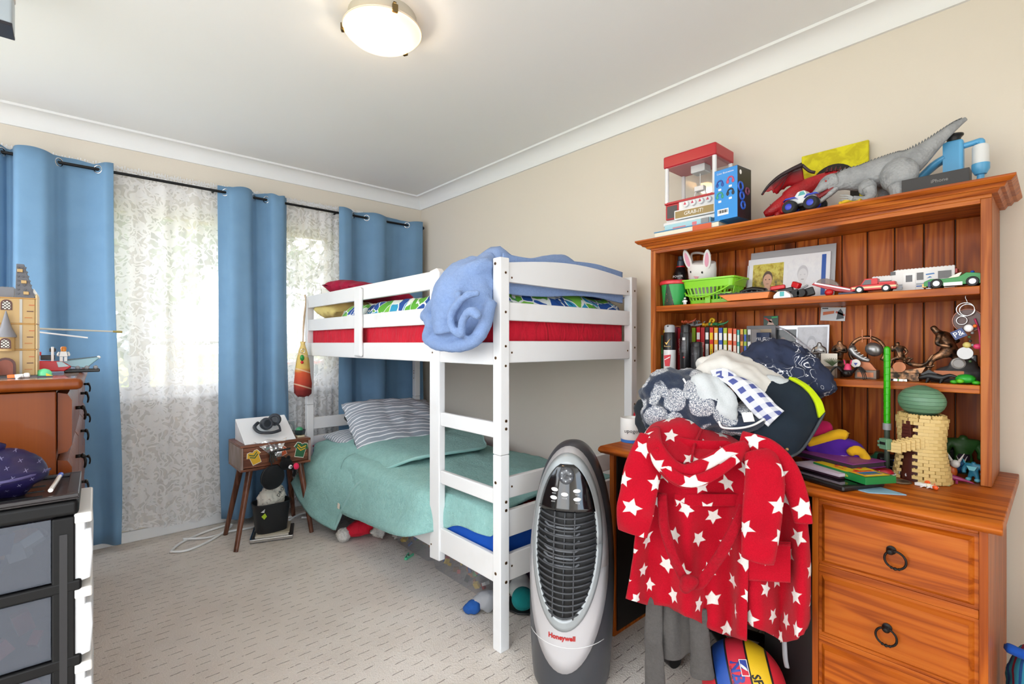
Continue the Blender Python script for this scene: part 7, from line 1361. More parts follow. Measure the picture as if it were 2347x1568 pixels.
# tackle trophy
t = it('tackle_trophy', 'bronze trophy of one player tackling another', 'trophy', 2078, 2.02, zt)
B().bb(-.040, .036, -.026, .026, 0, .026).obj('plinth', t, BRZ, bev=.002); B().lathe([(.026, 0), (.024, .006), (.003, .007)], (-.012, -.034, .0), 18, 1, .5).obj('silver_dish', t, CHROME, smooth=True); B().prism([(-.042, .026), (.040, .026), (.05, .046), (.0, .034), (-.045, .042)], -.018, .018).obj('rock', t, BRZ); B().cyl((-.015, -.024, .044), (-.015, -.018, .044), .017, n=20).obj('medallion', t, COPP)
run1 = {'pelvis': ((0, 0, .42), .10), 'waist': ((-.02, 0, .52), .09), 'chest': ((-.05, 0, .68), .12), 'neck': ((-.08, 0, .80), .05), 'head': ((-.10, 0, .92), .085), 'shL': ((-.16, -.08, .72), .06), 'elL': ((-.22, -.10, .58), .045), 'haL': ((-.20, -.12, .80), .045), 'shR': ((.06, .08, .72), .06), 'elR': ((.16, .08, .58), .045), 'haR': ((.06, .06, .46), .04), 'hipL': ((-.06, -.05, .38), .08), 'knL': ((-.24, -.05, .32), .06), 'anL': ((-.26, -.05, .10), .04), 'toL': ((-.34, -.05, .05), .035), 'hipR': ((.06, .05, .38), .08), 'knR': ((.14, .05, .22), .06), 'anR': ((.30, .05, .18), .04), 'toR': ((.34, .05, .26), .03)}
person_toy(t, .098, BRZ, run1, (-.015, 0, .036), 'runner')
person_toy(t, .085, BRZ, {'pelvis': ((.10, 0, .12), .09), 'waist': ((-.02, 0, .14), .09), 'chest': ((-.16, 0, .18), .11), 'neck': ((-.26, 0, .24), .05), 'head': ((-.34, 0, .28), .08), 'shL': ((-.18, -.10, .22), .06), 'elL': ((-.10, -.14, .34), .045), 'haL': ((-.02, -.10, .40), .04), 'shR': ((-.2, .1, .2), .06), 'elR': ((-.3, .12, .36), .04), 'haR': ((-.12, .08, .42), .04), 'hipL': ((.18, -.06, .12), .075), 'knL': ((.36, -.06, .20), .055), 'anL': ((.50, -.06, .46), .04), 'toL': ((.56, -.06, .54), .03), 'hipR': ((.18, .06, .1), .075), 'knR': ((.38, .06, .08), .055), 'anR': ((.54, .06, .10), .04), 'toR': ((.58, .06, .18), .03)}, (.02, -.006, .04), 'tackler')
# big runner trophy
t = it('runner_trophy', 'large bronze trophy of a running player on rock base', 'trophy', 2178, 2.04, zt)
lump('rock_base', B().ball((.02, 0, .025), (.062, .035, .028)).bb(-.045, .075, -.034, .034, 0, .012).ball((.03, 0, .05), (.035, .028, .03)), M('#4a4a4c', .5, .4), t, .005, 2, world=False, disp=.008, dscale=.02); B().box((.0, -.034, .025), (.07, .004, .022), R3(-.3, 0, 0)).obj('name_plate', t, COPP); md = B().cyl((.022, -.034, .060), (.022, -.026, .060), .017, n=22).obj('medallion', t, M('#7a7674', .4, .5)); B().torus((.022, -.035, .060), .014, .002, 'y').obj('medallion_ring', md, M('#a8a4a0', .3, .6)); B().bb(.005, .06, .0, .03, .05, .085).obj('stone_block', t, M('#4c4c50', .5, .4), bev=.003)
person_toy(t, .185, BRZ, {'pelvis': ((.0, 0, .44), .085), 'waist': ((-.03, 0, .52), .08), 'chest': ((-.10, 0, .66), .105), 'neck': ((-.19, 0, .78), .045), 'head': ((-.24, -.01, .86), .062), 'shL': ((-.12, -.12, .70), .05), 'elL': ((-.16, -.16, .54), .04), 'haL': ((.04, -.16, .50), .035), 'shR': ((-.04, .12, .70), .05), 'elR': ((.10, .16, .60), .04), 'haR': ((.0, .12, .56), .035), 'hipL': ((-.05, -.06, .40), .085), 'knL': ((-.24, -.07, .28), .055), 'anL': ((-.28, -.07, .06), .035), 'toL': ((-.44, -.07, .02), .028), 'hipR': ((.06, .06, .38), .085), 'knR': ((.10, .06, .22), .055), 'anR': ((.32, .06, .18), .035), 'toR': ((.36, .06, .08), .028)}, (.0, 0, .018), 'runner')
t = it('black_dragon', 'small black rubber dragon toy before the large trophy', 'toy dragon', 2148, 1.965, zt); B().tube(cat([(-.045, 0, .012), (-.02, .004, .020), (.01, 0, .016), (.03, -.006, .024), (.05, -.004, .018)], 4), [.003, .005, .008, .010, .012, .012, .012, .011, .010, .008, .007, .006, .006, .005, .004, .003, .002], 8).obj('body', t, M('#17171a', .4), smooth='all')
for x in (-.02, .012): B().tube([(x, -.008, .012), (x-.004, -.018, 0)], [.005, .002], 6).obj('leg', t, M('#17171a', .4)); B().tube([(x, .008, .012), (x-.004, .018, 0)], [.005, .002], 6).obj('leg', t, M('#17171a', .4))
B().prism([(-.04, .024), (-.02, .04), (.0, .028), (-.012, .022)], -.002, .002).obj('wing', t, M('#1e1e22', .4))
t = it('rubber_turtle', 'bright green rubber turtle at the middle shelf end', 'toy turtle', 2213, 1.965, zt); B().ball((0, 0, .016), (.024, .02, .014)).obj('shell', t, M('#1f9a2c', .35), smooth='all'); B().ball((-.010, -.02, .010), (.009, .009, .007)).obj('head', t, M('#5ab81c', .35), smooth='all')
for x, y in ((-.024, -.008), (.024, -.008), (-.02, .012), (.02, .012)): B().ball((x, y, .006), (.010, .007, .006)).obj('flipper', t, M('#3aa81c', .35), smooth='all')
# key rings hanging from a hook
kr = T('keyring_bunch', 'bunch of key rings and medals hanging under the upper shelf', 'key rings', at(2213, 700, 'x', 1.975), FR)
kz = at(2213, 683, 'x', 1.975).z-kr.location.z; B().tube(cat([(0, 0, S1-.025-kr.location.z), (0, 0, kz), (.004, 0, kz-.014), (-.002, 0, kz-.018)], 4), .0014, 6).obj('hook', kr, METAL, smooth='all')
for r, x, z in ((.020, .0, -.012), (.017, .004, -.014), (.012, -.008, -.045)): B().torus((x, -.004*r*50, z), r, .0016, 'y', 24, 6).obj('split_ring', kr, CHROME, smooth='all')
B().lathe([(.001, -.002), (.034, -.002), (.036, 0), (.034, .002), (.001, .002)], n=28).xform(Matrix.Translation((.004, .008, -.045)) @ R3(PI/2, 0, 0).to_4x4()).obj('round_medal', kr, M('#4a3a38', .35, .5), smooth=True); B().torus((.004, .006, -.045), .034, .002, 'y', 28, 6).obj('medal_rim', kr, M('#9a6a5a', .35, .6), smooth='all')
B().ball((.008, -.014, -.068), (.011, .008, .011)).obj('white_charm', kr, WHITE, smooth='all'); B().ball((.022, -.016, -.062), .005).obj('orange_bead', kr, ORANGE, smooth='all'); B().box((-.014, -.012, -.085), (.030, .003, .026), R3(0, -.5, 0)).obj('blue_fob', kr, M('#24386e', .4)); text('P&', .022, kr, M('#e8e8ec', .4), (-.014, -.0142, -.085), R3(PI/2, -.5, 0), depth=.0004)
B().ball((.004, -.010, -.118), (.010, .007, .009)).obj('yellow_charm', kr, M('#c8b86a', .4), smooth='all'); B().lathe([(.001, -.002), (.018, -.002), (.019, 0), (.018, .002), (.001, .002)], n=20).xform(Matrix.Translation((.0, -.010, -.142)) @ R3(PI/2, 0, 0).to_4x4()).obj('silver_coin', kr, PEWT, smooth=True)
B().tube(cat([(.02, 0, -.04), (.030, 0, -.08), (.032, 0, -.12), (.036, 0, -.17), (.034, 0, -.185)], 5), .0028, 6).obj('pink_cord', kr, M('#b82a5a', .5), smooth='all'); B().ball((.027, -.012, -.122), (.010, .006, .008)).obj('pink_charm', kr, M('#d83a6a', .35), smooth='all')
for k in range(9): B().ball((.012+.004*math.sin(k*2), -.008, -.07-.012*k), .004).obj('bead', kr, M(['#2a2a2e', '#8a8c90', '#3a5a3a'][k % 3], .3), smooth='all')
# ------------------------------------------------------------------ desk: sculpture of tan bricks
def DP(u, v): return at(u, v, 'z', DZ)
sc_ = T('brick_statue', 'tan brick built robed statue with a plain green head', 'brick statue', DP(2112, 1099), -2.15)
SG = M('#5d8468', .4); SB_ = M('#4a1c14', .45); STAN = M('#c9ad70', .45)
bw_, bh_ = .0245, .0098
brick = B().bb(-bw_/2, bw_/2, -.006, .006, 0, bh_-.0004); studs(brick, -bw_/2, bw_/2, -.006, .006, bh_-.0004, 3, 1, .0024, .0016)
for q in (-1, 0, 1): brick.cyl((q*bw_/3, -.006, bh_*.5), (q*bw_/3, -.0072, bh_*.5), .0022, n=8)
b0 = None; nb_ = 0
def rob(z): return (interp([(0, .068), (.05, .060), (.10, .052), (.15, .056), (.18, .062), (.20, .046)], z), interp([(0, .060), (.1, .046), (.18, .048), (.20, .036)], z))
for k in range(20):
    z = .002+k*bh_; a, c = rob(z); n = 15 if k < 19 else 12
    for j in range(n):
        w = 2*PI*(j+(k % 2)*.5)/n
        if abs((w+PI/2+PI) % (2*PI)-PI) < .36 and k < 17: continue      # open front of the robe
        p = (a*math.cos(w), c*math.sin(w), z); rz_ = math.atan2(c*math.cos(w), -a*math.sin(w)); 
        if b0 is None: o = b0 = brick.obj('brick', sc_, STAN)
        else: o = b0.copy(); col.objects.link(o); o.parent = sc_
        o.location = p; o.rotation_euler = (0, 0, rz_+PI); nb_ += 1
rows = [[(rob(z)[0]*.86*math.cos(w), rob(z)[1]*.86*math.sin(w), z) for w in [2*PI*j/20 for j in range(20)]] for z in [.0, .05, .1, .15, .185]]; B().loft([[Vector(q) for q in r] for r in rows]).obj('under_robe', sc_, SB_, smooth=True)
for k in range(9): B().bb(-.016+.0005*k, .016-.0005*k, -.053-.001*(k % 2), -.040, .10+.0098*k, .1094+.0098*k).obj('chest_brick', sc_, SB_, bev=.0006)
# sleeve and block hand
arm0 = None
for k in range(7):
    for j in range(3):
        for m_ in range(2):
            o = b0.copy(); col.objects.link(o); o.parent = sc_; o.location = (.030-.0105*k*.55, -.030-.0095*k, .118-.004*k+(j-1)*bh_); o.rotation_euler = (0, 0, .5+PI*m_); o.location.x += (m_-.5)*.012
sc2 = B().bb(-.034, -.008, -.112, -.092, .090, .122).obj('block_hand', sc_, SG, bev=.002); B().bb(-.037, -.03, -.114, -.096, .096, .104).obj('finger', sc2, SG, bev=.001); B().bb(-.037, -.03, -.114, -.096, .107, .115).obj('finger', sc2, SG, bev=.001); B().bb(-.030, -.012, -.1135, -.112, .104, .112).obj('grip_gap', sc2, BLACK)
hr = lambda z: .062*math.sqrt(max(.02, 1-((z-.236)/.047)**2))
for k in range(8):   # plain rounded head of stacked green plates
    z0, z1 = .194+.0111*k, .194+.0111*(k+1)-.0006; B().lathe([(hr(z0), z0), (hr(z1), z1), (.002, z1)], n=22, sy=.82).obj('head_plate', sc_, SG, smooth=True)
GG = Mt('green_rod', '#3fd818', .15, trans=.5); GG.b.inputs['Emission Color'].default_value = (.12, .9, .02, 1); GG.b.inputs['Emission Strength'].default_value = 0
rd = T('green_rod', 'upright translucent green plastic rod in front of statue', 'toy rod', DP(2033, 1085)); zr = lambda v: at(2033, v, 'x', rd.location.x).z-DZ
B().cyl((0, 0, zr(972)), (0, 0, zr(800)), .0088, n=14).ball((0, 0, zr(800)), .0088).obj('rod', rd, GG, smooth=True); B().cyl((0, 0, zr(985)), (0, 0, zr(970)), .011, n=14).obj('collar', rd, GREY, smooth=True); B().cyl((0, 0, 0.002), (0, 0, zr(985)), .0075, n=12).lathe([(.02, 0), (.02, .003)], n=16).obj('stand', rd, M('#3c4a40', .4), smooth=True)
for k in range(11): B().torus((0, 0, zr(965)+k*.021), .0090, .0009, n=14, m=5).obj('ring_mark', rd, M('#2aa812', .2))
# ------------------------------------------------------------------ desk clutter
def dk_(name, label, cat_, u, v, rz=0, dz=0, group=None): p = DP(u, v); p.z = DZ+dz+.0005; return T(name, label, cat_, p, FR+rz, group)
t = dk_('white_candle', 'white candle jar with blue base at the desk end', 'candle', 1448, 1012, .3); B().lathe([(.044, 0), (.045, .012), (.003, .0125)], n=28).obj('blue_base', t, M('#3a78c8', .4), smooth=True); B().lathe([(.045, .0125), (.047, .02), (.047, .095), (.045, .10), (.042, .10), (.041, .09), (.003, .09)], n=28).obj('jar', t, M('#e8e6e2', .35), smooth=True); text('upogo', .022, t, M('#3a3a3c', .5), (.012, -.0476, .05), R3(PI/2, 0, .25), depth=.0004)
t = dk_('shield_figure', 'toy figure with a red ringed round disc behind the candle', 'toy figure', 1482, 1000, .1); B().bb(-.014, .014, -.008, .01, 0, .05).obj('legs', t, M('#24509a', .4), bev=.004); B().ball((0, 0, .07), (.016, .011, .024)).obj('torso', t, M('#2a5aa8', .4), smooth='all'); B().ball((0, 0, .105), .013).obj('head', t, M('#24509a', .4), smooth='all')
o = B().lathe([(.001, 0), (.030, 0), (.031, .003), (.001, .006)], n=28).xform(Matrix.Translation((-.022, -.018, .088)) @ R3(PI/2, 0, 0).to_4x4()).obj('round_disc', t, M('#b8202c', .3), smooth=True); B().lathe([(.001, .0), (.019, 0), (.019, .001), (.001, .001)], n=24).xform(Matrix.Translation((-.022, -.0242, .088)) @ R3(PI/2, 0, 0).to_4x4()).obj('pale_ring', o, M('#d8d4d0', .3)); B().lathe([(.001, .0), (.012, 0), (.012, .001), (.001, .001)], n=24).xform(Matrix.Translation((-.022, -.0252, .088)) @ R3(PI/2, 0, 0).to_4x4()).obj('blue_centre', o, M('#24408a', .3)); B().bb(-.018, .018, -.012, .014, -.0004, .004).obj('stand', t, WHITE)
PUR = fabric('purple_cloth', '#4a1c8c', '#361468'); GOLD = fabric('gold_cloth', '#d8a41c', '#b88814'); MAG = fabric('magenta_cloth', '#b01850', '#8a103c')
t = T('team_scarf', 'purple and gold folded team scarf on the desk', 'scarf', DP(1915, 1040))
ptd = lambda u, v, x: at(u, v, 'x', x)
lump('purple_fold', B().tube(cat([ptd(1850, 1035, 1.83), ptd(1890, 1025, 1.85), ptd(1930, 1018, 1.87), ptd(1955, 1030, 1.87), ptd(1972, 1060, 1.85)], 5), .028, 10, flat=1.2).ball(ptd(1905, 1040, 1.85), (.05, .07, .028)), PUR, t, .008, 3, disp=.014)
lump('gold_fold', B().tube(cat([ptd(1850, 1018, 1.82), ptd(1885, 1008, 1.84), ptd(1925, 996, 1.86), ptd(1945, 1002, 1.86)], 5), .018, 10).tube(cat([ptd(1945, 1040, 1.82), ptd(1965, 1030, 1.84), ptd(1982, 1045, 1.83), ptd(1984, 1066, 1.81)], 5), .013, 10), GOLD, t, .007, 3, disp=.012)
o = lump('magenta_top', B().ball(ptd(1880, 985, 1.88), (.03, .045, .035)).ball(ptd(1870, 1010, 1.88), (.05, .05, .06)).ball(ptd(1870, 1035, 1.9), (.05, .05, .06)), MAG, None, .009, 3, disp=.02); tag(o, 'magenta crumpled top behind the purple and gold scarf', 'garment')
t = dk_('purple_book', 'purple hardback lying under the black glasses case', 'book', 1895, 1085, -.42, .034); B().bb(-.10, .10, -.02, .115, 0, .003).obj('cover', t, M('#6a2a6c', .4)); B().bb(-.097, .096, -.018, .113, .0032, .016).obj('pages', t, M('#2c2430', .6)); B().bb(-.10, .10, -.02, .115, .0162, .019).obj('cover', t, M('#7a3078', .4)); text('The Bill', .03, t, M('#d8b8d4', .5), (-.03, .06, .0193), (0, 0, 0), depth=.0002)
t = dk_('tablet', 'black tablet lying at the desk edge', 'tablet', 1885, 1110, -.42); B().bb(-.10, .08, -.02, .14, 0, .016).obj('case', t, M('#141416', .35), bev=.006, seg=3); B().bb(-.092, .072, -.012, .132, .0162, .0166).obj('screen', t, M('#0a0a0c', .1))
t = dk_('comic_stack', 'colourful magazines stacked on the black tablet', 'magazines', 1880, 1100, -.42, .0175); B().bb(-.09, .06, .0, .13, 0, .006).obj('magazine', t, M('#3a2030', .4)); B().bb(-.09, .062, -.002, .132, .0065, .015).obj('magazine', t, M('#c8b8c8', .5))
gc = dk_('glasses_case', 'black glasses case lying on the purple book', 'case', 1912, 1068, -.5, .054); B().bb(-.058, .05, -.022, .04, 0, .034).obj('case', gc, M('#151517', .35), bev=.012, seg=3); B().bb(-.03, .02, -.006, .03, .0342, .0352).obj('white_print', gc, M('#c8b080', .5))
pc = dk_('pencil_box', 'yellow and green box of coloured pencils on the desk', 'box', 1952, 1106, -.55, .018); B().bb(-.10, .085, -.04, .06, 0, .020).obj('carton', pc, [M('#1c7a3a', .4)], bev=.001); B().bb(-.10, .02, -.038, .058, .0202, .0208).obj('yellow_panel', pc, M('#e0bc1c', .4)); B().bb(.02, .075, -.03, .05, .0202, .0208).obj('rainbow_panel', pc, M('#e8a41c', .4))
for k in range(7): B().bb(.022+.007*k, .027+.007*k, -.02, .04, .0209, .0214).obj('pencil_print', pc, M(['#c02a2a', '#e07a1c', '#2a8ac8', '#1c50a8', '#3a9a4a', '#8a3a9a', '#d8d84a'][k], .4))
for k in range(6): B().ball((-.085+.02*k, .01+.02*math.sin(k*2), .021), (.008, .008, .0012)).obj('berry_print', pc, M('#c03020', .4), smooth='all')
text('PENCILS', .011, pc, M('#c02020', .4), (-.02, -.022, .0211), (0, 0, 0), depth=.0002); text('colour pencils', .010, pc, M('#d8d040', .4), (.0, -.0403, .010), UPR, depth=.0002)
t = dk_('blue_paper', 'pale blue card under the pencil box', 'card', 1965, 1115, -.5); B().prism([(-.08, -.035), (-.05, -.05), (.06, -.03), (.10, .05), (-.06, .05)], 0, .0025, 'z').obj('sheet', t, M('#8ab4cc', .5)); B().prism([(-.08, -.035), (-.05, -.05), (-.048, -.046), (-.078, -.031)], .0026, .016, 'z').obj('raised_edge', t, M('#7aa8c4', .5))
t = dk_('toy_watch', 'orange red toy watch on the desk', 'watch', 1975, 1082, .3); B().torus((0, .0, .026), .024, .005, 'y', 24, 6).obj('strap', t, M('#d8401c', .4), smooth='all'); B().lathe([(.002, 0), (.018, 0), (.018, .007), (.002, .008)], n=20).xform(Matrix.Translation((0, -.006, .048)) @ R3(.5, 0, 0).to_4x4()).obj('watch_case', t, M('#e04a20', .35), smooth=True); B().ball((0, -.0095, .056), (.011, .005, .006)).obj('watch_face', t, BLACK, smooth='all')
t = dk_('anchor_bracelet', 'red bracelet box with white anchor and cord', 'bracelet', 2015, 1092, .2); B().lathe([(.030, 0), (.036, .006), (.036, .018), (.030, .024), (.003, .026)], n=26, sy=.7).obj('red_puck', t, M('#b0182a', .35), smooth=True); B().torus((0, 0, .012), .040, .0018, 'z', 28, 5, ry=.030).obj('white_cord', t, WHITE, smooth='all'); B().bb(-.001, .001, -.026, -.024, .010, .022).torus((0, -.0255, .014), .007, .0012, 'y', 14, 5, PI, 2*PI).obj('anchor_mark', t, WHITE); text('anchor', .008, t, WHITE, (.012, -.0235, .012), R3(PI/2, 0, .3), depth=.0003)
t = dk_('cord_loop', 'thin white looped cord on the desk', 'cord', 1985, 1062, 0); B().torus((0, 0, .002), .03, .0013, 'z', 28, 5).obj('loop', t, WHITE, smooth='all'); B().ball((.03, 0, .003), .003).obj('bead', t, WHITE, smooth='all')
bt_ = dk_('black_gadget', 'black toy gadget with blue panel on the desk', 'toy', 2040, 1080, .35); B().box((0, .0, .026), (.064, .035, .05), R3(.35, 0, 0)).obj('shell', bt_, M('#16181c', .35), bev=.006); B().box((.014, -.014, .03), (.02, .012, .03), R3(.35, 0, 0)).obj('blue_panel', bt_, M('#1c3ea0', .35), bev=.002); B().box((-.018, -.015, .034), (.02, .010, .014), R3(.35, 0, 0)).obj('grey_panel', bt_, M('#4a4e54', .4), bev=.002); B().box((.0, -.020, .018), (.05, .003, .002), R3(.35, 0, 0)).obj('seam', bt_, GREY)
gt = dk_('green_toy_car', 'dark green toy car behind the black gadget', 'toy car', 2010, 1060, .2); B().prism([(-.035, .004), (-.036, .018), (-.014, .022), (-.004, .036), (.016, .036), (.034, .018), (.034, .004)], -.016, .016).obj('body', gt, M('#176a4a', .35), bev=.003)
for x in (-.02, .02):
    for y in (-.015, .015): wheel(gt, x, y, .008, .008, .004)
t = dk_('coin_medal', 'dull bronze medal lying on the desk', 'medal', 2062, 1105, 0); B().lathe([(.001, 0), (.028, 0), (.029, .0015), (.028, .003), (.001, .003)], n=26).obj('disc', t, M('#6a5a4c', .35, .7), smooth=True); B().torus((0, 0, .003), .024, .001, n=26, m=5).obj('rim_line', t, M('#8a7a6a', .35, .7))
minifig(DP(2066, 1094)+Vector((0, 0, .0005)), FR, 'white toy minifigure standing before the brick statue', '#e8e8e8', '#d8d8d8', '#e8e8e8', None, s=.7); minifig(DP(2083, 1100)+Vector((0, 0, .0005)), FR+.4, 'white and navy toy minifigure before the brick statue', '#e4e4e8', '#2a3a6a', '#f0f0f0', '#2a3a6a', s=.7)
minifig(DP(2100, 1112)+Vector((0, 0, .005)), FR+1.2, 'white toy minifigure lying on its back on the desk', '#ececec', '#ececec', '#e8e0c8', None, None, True); minifig(DP(2128, 1116)+Vector((0, 0, .005)), FR+.6, 'orange and white toy minifigure lying on the desk', '#ececec', '#e85a1c', '#e85a1c', None, None, True); minifig(DP(2145, 1110)+Vector((0, 0, .005)), FR-.4, 'white and orange toy minifigure lying beside the statue', '#e85a1c', '#ececec', '#ececec', '#e85a1c', None, True)
t = dk_('green_slope_brick', 'sage green sloped toy brick beside the lying figures', 'toy brick', 2158, 1112, .5); B().prism([(-.014, 0), (.016, 0), (.016, .004), (-.014, .016)], -.008, .008).obj('slope', t, M('#6a9a78', .4)); studs(B(), -.014, -.004, -.008, .008, .0145, 1, 2).obj('stud', t, M('#6a9a78', .4))
# action figures at the right end
fig = {'pelvis': ((0, 0, .40), .13), 'waist': ((0, 0, .50), .13), 'chest': ((0, 0, .68), .20), 'neck': ((0, -.03, .84), .09), 'head': ((0, -.06, .95), .10), 'shL': ((-.26, 0, .74), .13), 'elL': ((-.36, -.04, .52), .10), 'haL': ((-.32, -.12, .34), .10), 'shR': ((.26, 0, .74), .13), 'elR': ((.36, -.04, .52), .10), 'haR': ((.32, -.12, .34), .10), 'hipL': ((-.10, 0, .34), .12), 'knL': ((-.14, -.06, .20), .09), 'anL': ((-.14, 0, .05), .07), 'toL': ((-.14, -.10, .03), .06), 'hipR': ((.10, 0, .34), .12), 'knR': ((.14, -.06, .20), .09), 'anR': ((.14, 0, .05), .07), 'toR': ((.14, -.10, .03), .06)}
t = T('green_figure', 'dark green plastic toy figure standing in the hutch corner', 'toy figure', SH(2207, 2.10, DZ+.0005), FR+.3); person_toy(t, .125, M('#2c5a26', .45), fig, (0, 0, 0), 'body'); B().lathe([(.02, .040), (.021, .052), (.019, .060), (.004, .06)], n=14).obj('dark_shorts', t, M('#2a1c34', .6), smooth=True); B().lathe([(.03, 0), (.03, .003)], n=18).obj('stand', t, M('#24401c', .5))
t = T('teal_figure', 'blue teal spiky toy figure at the hutch foot', 'toy figure', DP(2232, 1104)+Vector((0, 0, .0005)), FR-.2); person_toy(t, .062, M('#2a7a98', .35), fig, (0, 0, 0), 'body'); B().prism([(-.012, .046), (.012, .046), (.006, .034), (-.006, .034)], -.016, -.010).obj('chest_plate', t, M('#7ac8d8', .35)); [B().tube([(x, 0, .05), (x*1.5, .004, .068)], [.003, .0006], 5).obj('shoulder_spike', t, M('#2a8aa8', .35)) for x in (-.02, .02)]; [B().ball((x, -.008, .006), (.007, .009, .006)).obj('foot', t, M('#6ab8cc', .35), smooth='all') for x in (-.010, .010)]
t = T('blue_figure', 'small bright blue toy creature beside the teal figure', 'toy figure', DP(2195, 1085)+Vector((0, 0, .0005)), FR+.5); B().ball((0, 0, .014), (.016, .014, .014)).obj('body', t, M('#1c5a9a', .35), smooth='all'); B().ball((.008, -.008, .032), .010).obj('head', t, M('#2a78b8', .35), smooth='all'); [B().tube([(.008+q*.006, -.006, .038), (.008+q*.014, -.006, .056)], [.003, .0006], 5).obj('horn', t, M('#d8d8dc', .35)) for q in (-1, 1)]
t = T('purple_dinosaur', 'translucent purple and pink toy dinosaur on the desk', 'toy dinosaur', DP(2180, 1106)+Vector((0, 0, .0005)), FR+.1); B().tube(cat([(-.03, 0, .014), (-.012, 0, .016), (.008, 0, .014), (.03, .004, .010), (.05, .008, .004)], 4), [.006, .009, .010, .010, .010, .010, .010, .009, .008, .007, .006, .005, .004, .003, .003, .002, .001], 8).obj('body', t, M('#8a2a5c', .25), smooth='all'); B().ball((-.030, -.002, .018), (.010, .008, .008)).obj('head', t, M('#6a3aa8', .25), smooth='all'); [B().tube([(x, y, .01), (x, y*1.4, 0)], .003, 5).obj('leg', t, M('#8a2a5c', .25)) for x in (-.012, .012) for y in (-.008, .008)]
t = T('orange_creature', 'orange and white toy creature before the green figure', 'toy figure', SH(2180, 1.99, DZ+.0005), FR); B().ball((0, 0, .02), (.015, .013, .02)).obj('body', t, M('#c85a1c', .4), smooth='all'); B().ball((.01, -.008, .045), (.012, .011, .012)).obj('head', t, M('#d8d4d0', .4), smooth='all'); [B().tube([(.01+q*.008, -.006, .052), (.01+q*.02, -.004, .078)], [.004, .0008], 5).obj('ear', t, M('#e0dcd8', .4)) for q in (-1, 1)]
t = T('black_toy_box', 'black toy lump in the dark corner of the hutch', 'toy', SH(2168, 2.12, DZ+.0005), FR+.4); B().bb(-.03, .03, -.03, .03, 0, .07).obj('block', t, M('#17171c', .4), bev=.008); B().prism([(-.03, .07), (.03, .07), (.0, .10)], -.01, .01).obj('fin', t, M('#2c2c34', .4))
# ------------------------------------------------------------------ floor: basketball, straps, corner bag
bc = Vector((1.545, .655, .1205)); bb3 = T('basketball', 'red yellow and blue panelled basketball under the desk', 'basketball', (bc.x, bc.y, 0))
BAL = Mt('basketball_panels', '#c82030', .55); _x, _y, _z = BAL.xyz()
# panel axes: tilted so a red panel faces the room
ax1 = Vector((.45, -.86, .25)).normalized(); ax2 = (Vector((0, 0, 1))-ax1*ax1.z).normalized(); ax3 = ax1.cross(ax2)
def dotn(v): return (_x-bc.x)*v.x+(_y-bc.y)*v.y+(_z-.1205)*v.z
ang = dotn(ax3).atan2(dotn(ax1)*-1+0.0); 
lon = (dotn(ax1)/.1205)
c_ = BAL.ramp((lon*.5+.5), [(0, '#c82030'), (.22, '#1c4aa0'), (.40, '#c8283c'), (.635, '#e0b81c'), (.86, '#c82030')], True)
seam = None
for th in (-.56, -.20, .27, .72): s_ = (lon-th).abs().step(.028, .018); seam = s_ if seam is None else seam.max(s_)
n_ = BAL.vor(BAL.coord(), 420); BAL.put('Base Color', BAL.mix(seam, c_, '#101012')); BAL.bump(n_, .25, .001)
B().ball(bc, .1205, 40, 24).obj('ball_skin', bb3, BAL, smooth='all', world=True)
def on_ball(lo, la, roll):
    """frame on the ball: lo along ax1, la turning towards the room"""
    face = (Vector((-.80, -.37, .42))); face = (face-ax1*face.dot(ax1)).normalized(); side = ax1.cross(face); dirv = (face*math.cos(la)+side*math.sin(la)); nrm = (ax1*lo+dirv*math.sqrt(1-lo*lo)).normalized()
    t1 = ax1-nrm*ax1.dot(nrm); t1.normalize(); t2 = nrm.cross(t1); ca, sa = math.cos(roll), math.sin(roll); e1 = t1*ca+t2*sa; e2 = nrm.cross(e1)
    return Matrix((e1, e2, nrm)).transposed(), bc+nrm*.1207
def ball_text(body, size, lo, la, roll, mt, **k):
    Rm, p = on_ball(lo, la, roll); o = text(body, size, bb3, mt, (0, 0, 0), (0, 0, 0), depth=.0005, world=True, **k)
    for v in o.data.vertices:   # wrap the letters onto the sphere
        q = p+Rm @ Vector(v.co); v.co = bc+(q-bc).normalized()*(.1209+v.co.z*.4)
    return o
ball_text('NBA', .046, -.02, -.22, -PI/2, M('#2c3f94', .5), bold=.0018); ball_text('SPALDING', .040, .46, .42, -PI/2, BLACK, shear=.25, bold=.001); ball_text('OFFICIAL SIZE', .0085, -.15, -.25, -PI/2, M('#2a1418', .5))
Rm, p = on_ball(.17, -.42, -PI/2)
for (w, h, dz, cc, nm) in ((.044, .022, .0005, '#e6e2de', 'badge_border'), (.040, .018, .0010, '#2c3f94', 'badge_blue')): 
    q = B().prism([(-w/2, -h/2), (w/2, -h/2), (w/2, h/2), (-w/2, h/2)], -.004, dz, 'z'); q.v = [tuple(p+Rm @ Vector(v)) for v in q.v]; q.obj(nm, bb3, M(cc, .5), world=True)
q = B().prism([(.002, -.009), (.020, -.009), (.020, .009), (.010, .009)], -.004, .0013, 'z'); q.v = [tuple(p+Rm @ Vector(v)) for v in q.v]; q.obj('badge_red', bb3, M('#c8283c', .5), world=True)
q = B().prism([(-.010, -.008), (-.002, -.008), (.004, -.002), (.010, .008), (.002, .006), (-.004, .0)], -.004, .0016, 'z'); q.v = [tuple(p+Rm @ Vector(v)) for v in q.v]; q.obj('badge_player', bb3, M('#e6e2de', .5), world=True)
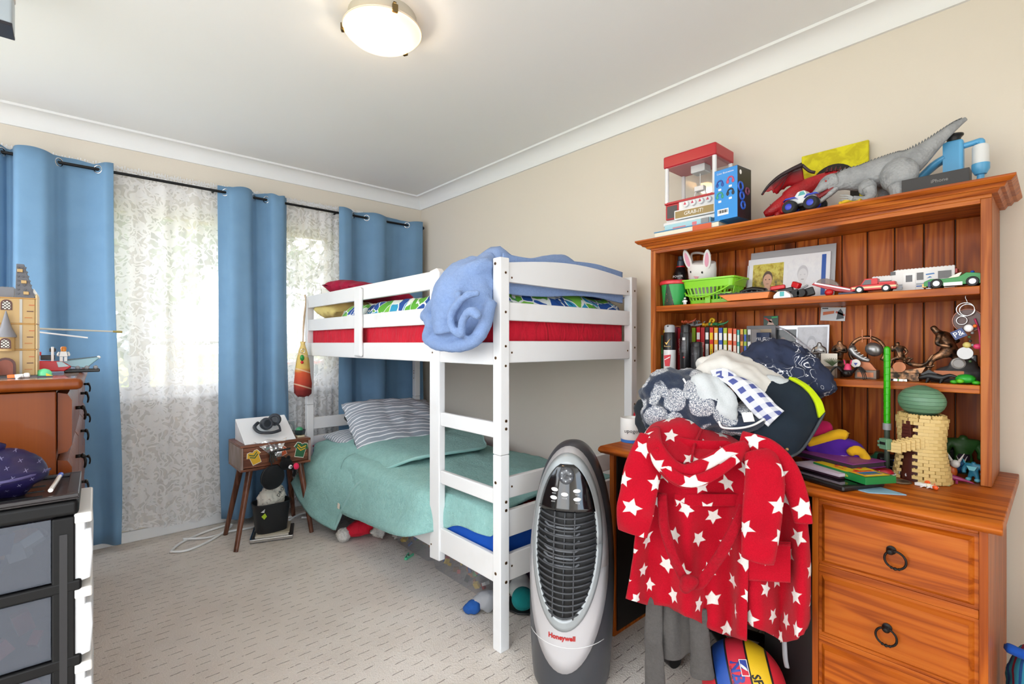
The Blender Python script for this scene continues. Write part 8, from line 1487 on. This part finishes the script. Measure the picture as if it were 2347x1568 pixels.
t = T('bag_strap', 'grey strap dangling beside the basketball', 'strap', P(1798, 1530, 1.45)); B().tube(cat([P(1796, 1440, 1.46), P(1798, 1480, 1.45), P(1800, 1510, 1.445), P(1804, 1530, 1.445)], 4), .004, 8, flat=1.8).obj('strap', t, M('#8a8a90', .6), smooth='all', world=True)
t = T('school_bag', 'black bag lying in the shadow under the desk', 'bag', (2.05, 1.06, 0)); lump('bag', B().ball((2.04, 1.06, .12), (.10, .11, .12)).ball((1.95, 1.10, .07), (.09, .07, .07)), fabric('black_nylon', '#141416', '#0c0c0e'), t, .02, 4, disp=.03); B().tube(cat([(1.86, 1.12, .02), (1.80, 1.14, .05), (1.82, 1.10, .09), (1.93, 1.08, .13)], 5), .010, 8, flat=.4).obj('shoulder_strap', t, M('#1c1c20', .7), smooth='all', world=True); B().ball((1.86, 1.10, .135), (.012, .014, .01)).obj('green_tag', t, M('#6a8a1c', .5), smooth='all', world=True)
t = T('striped_bag', 'blue drawstring bag with teal and crimson stripes on the floor', 'bag', (1.85, .055, 0)); 
SBG = Mt('striped_cloth', '#1c6aa8', .8); _x, _y, _z = SBG.xyz(); _s = ((_y+_x*.15)*28+SBG.noise(SBG.coord(), 9, 1)*1.2).fract(); SBG.put('Base Color', SBG.ramp(_s, [(0, '#2a8aa8'), (.35, '#7a1034'), (.55, '#2a8aa8'), (.8, '#1c4a8a')], True))
lump('bag_body', B().ball((1.85, .056, .16), (.075, .048, .16)).ball((1.86, .052, .29), (.06, .045, .09)), SBG, t, .01, 3, disp=.02); lump('blue_hem', B().tube(cat([(1.80, .095, .385), (1.82, .05, .37), (1.87, .01, .36), (1.92, .03, .37)], 5), .014, 8), fabric('blue_hem', '#1c50b0'), t, .007, 2)
t = T('umbrella', 'folded black umbrella standing beside the striped bag', 'umbrella', (2.0, .02, 0)); B().lathe([(.004, 0), (.012, .02), (.022, .06), (.026, .25), (.018, .33), (.008, .36)], (2.0, .02, 0), 14).obj('canopy', t, M('#17181a', .6), smooth=True, world=True); B().cyl((2.0, .02, .36), (2.0, .02, .44), .007, n=10).obj('handle', t, M('#2c2c2e', .4), smooth=True, world=True)
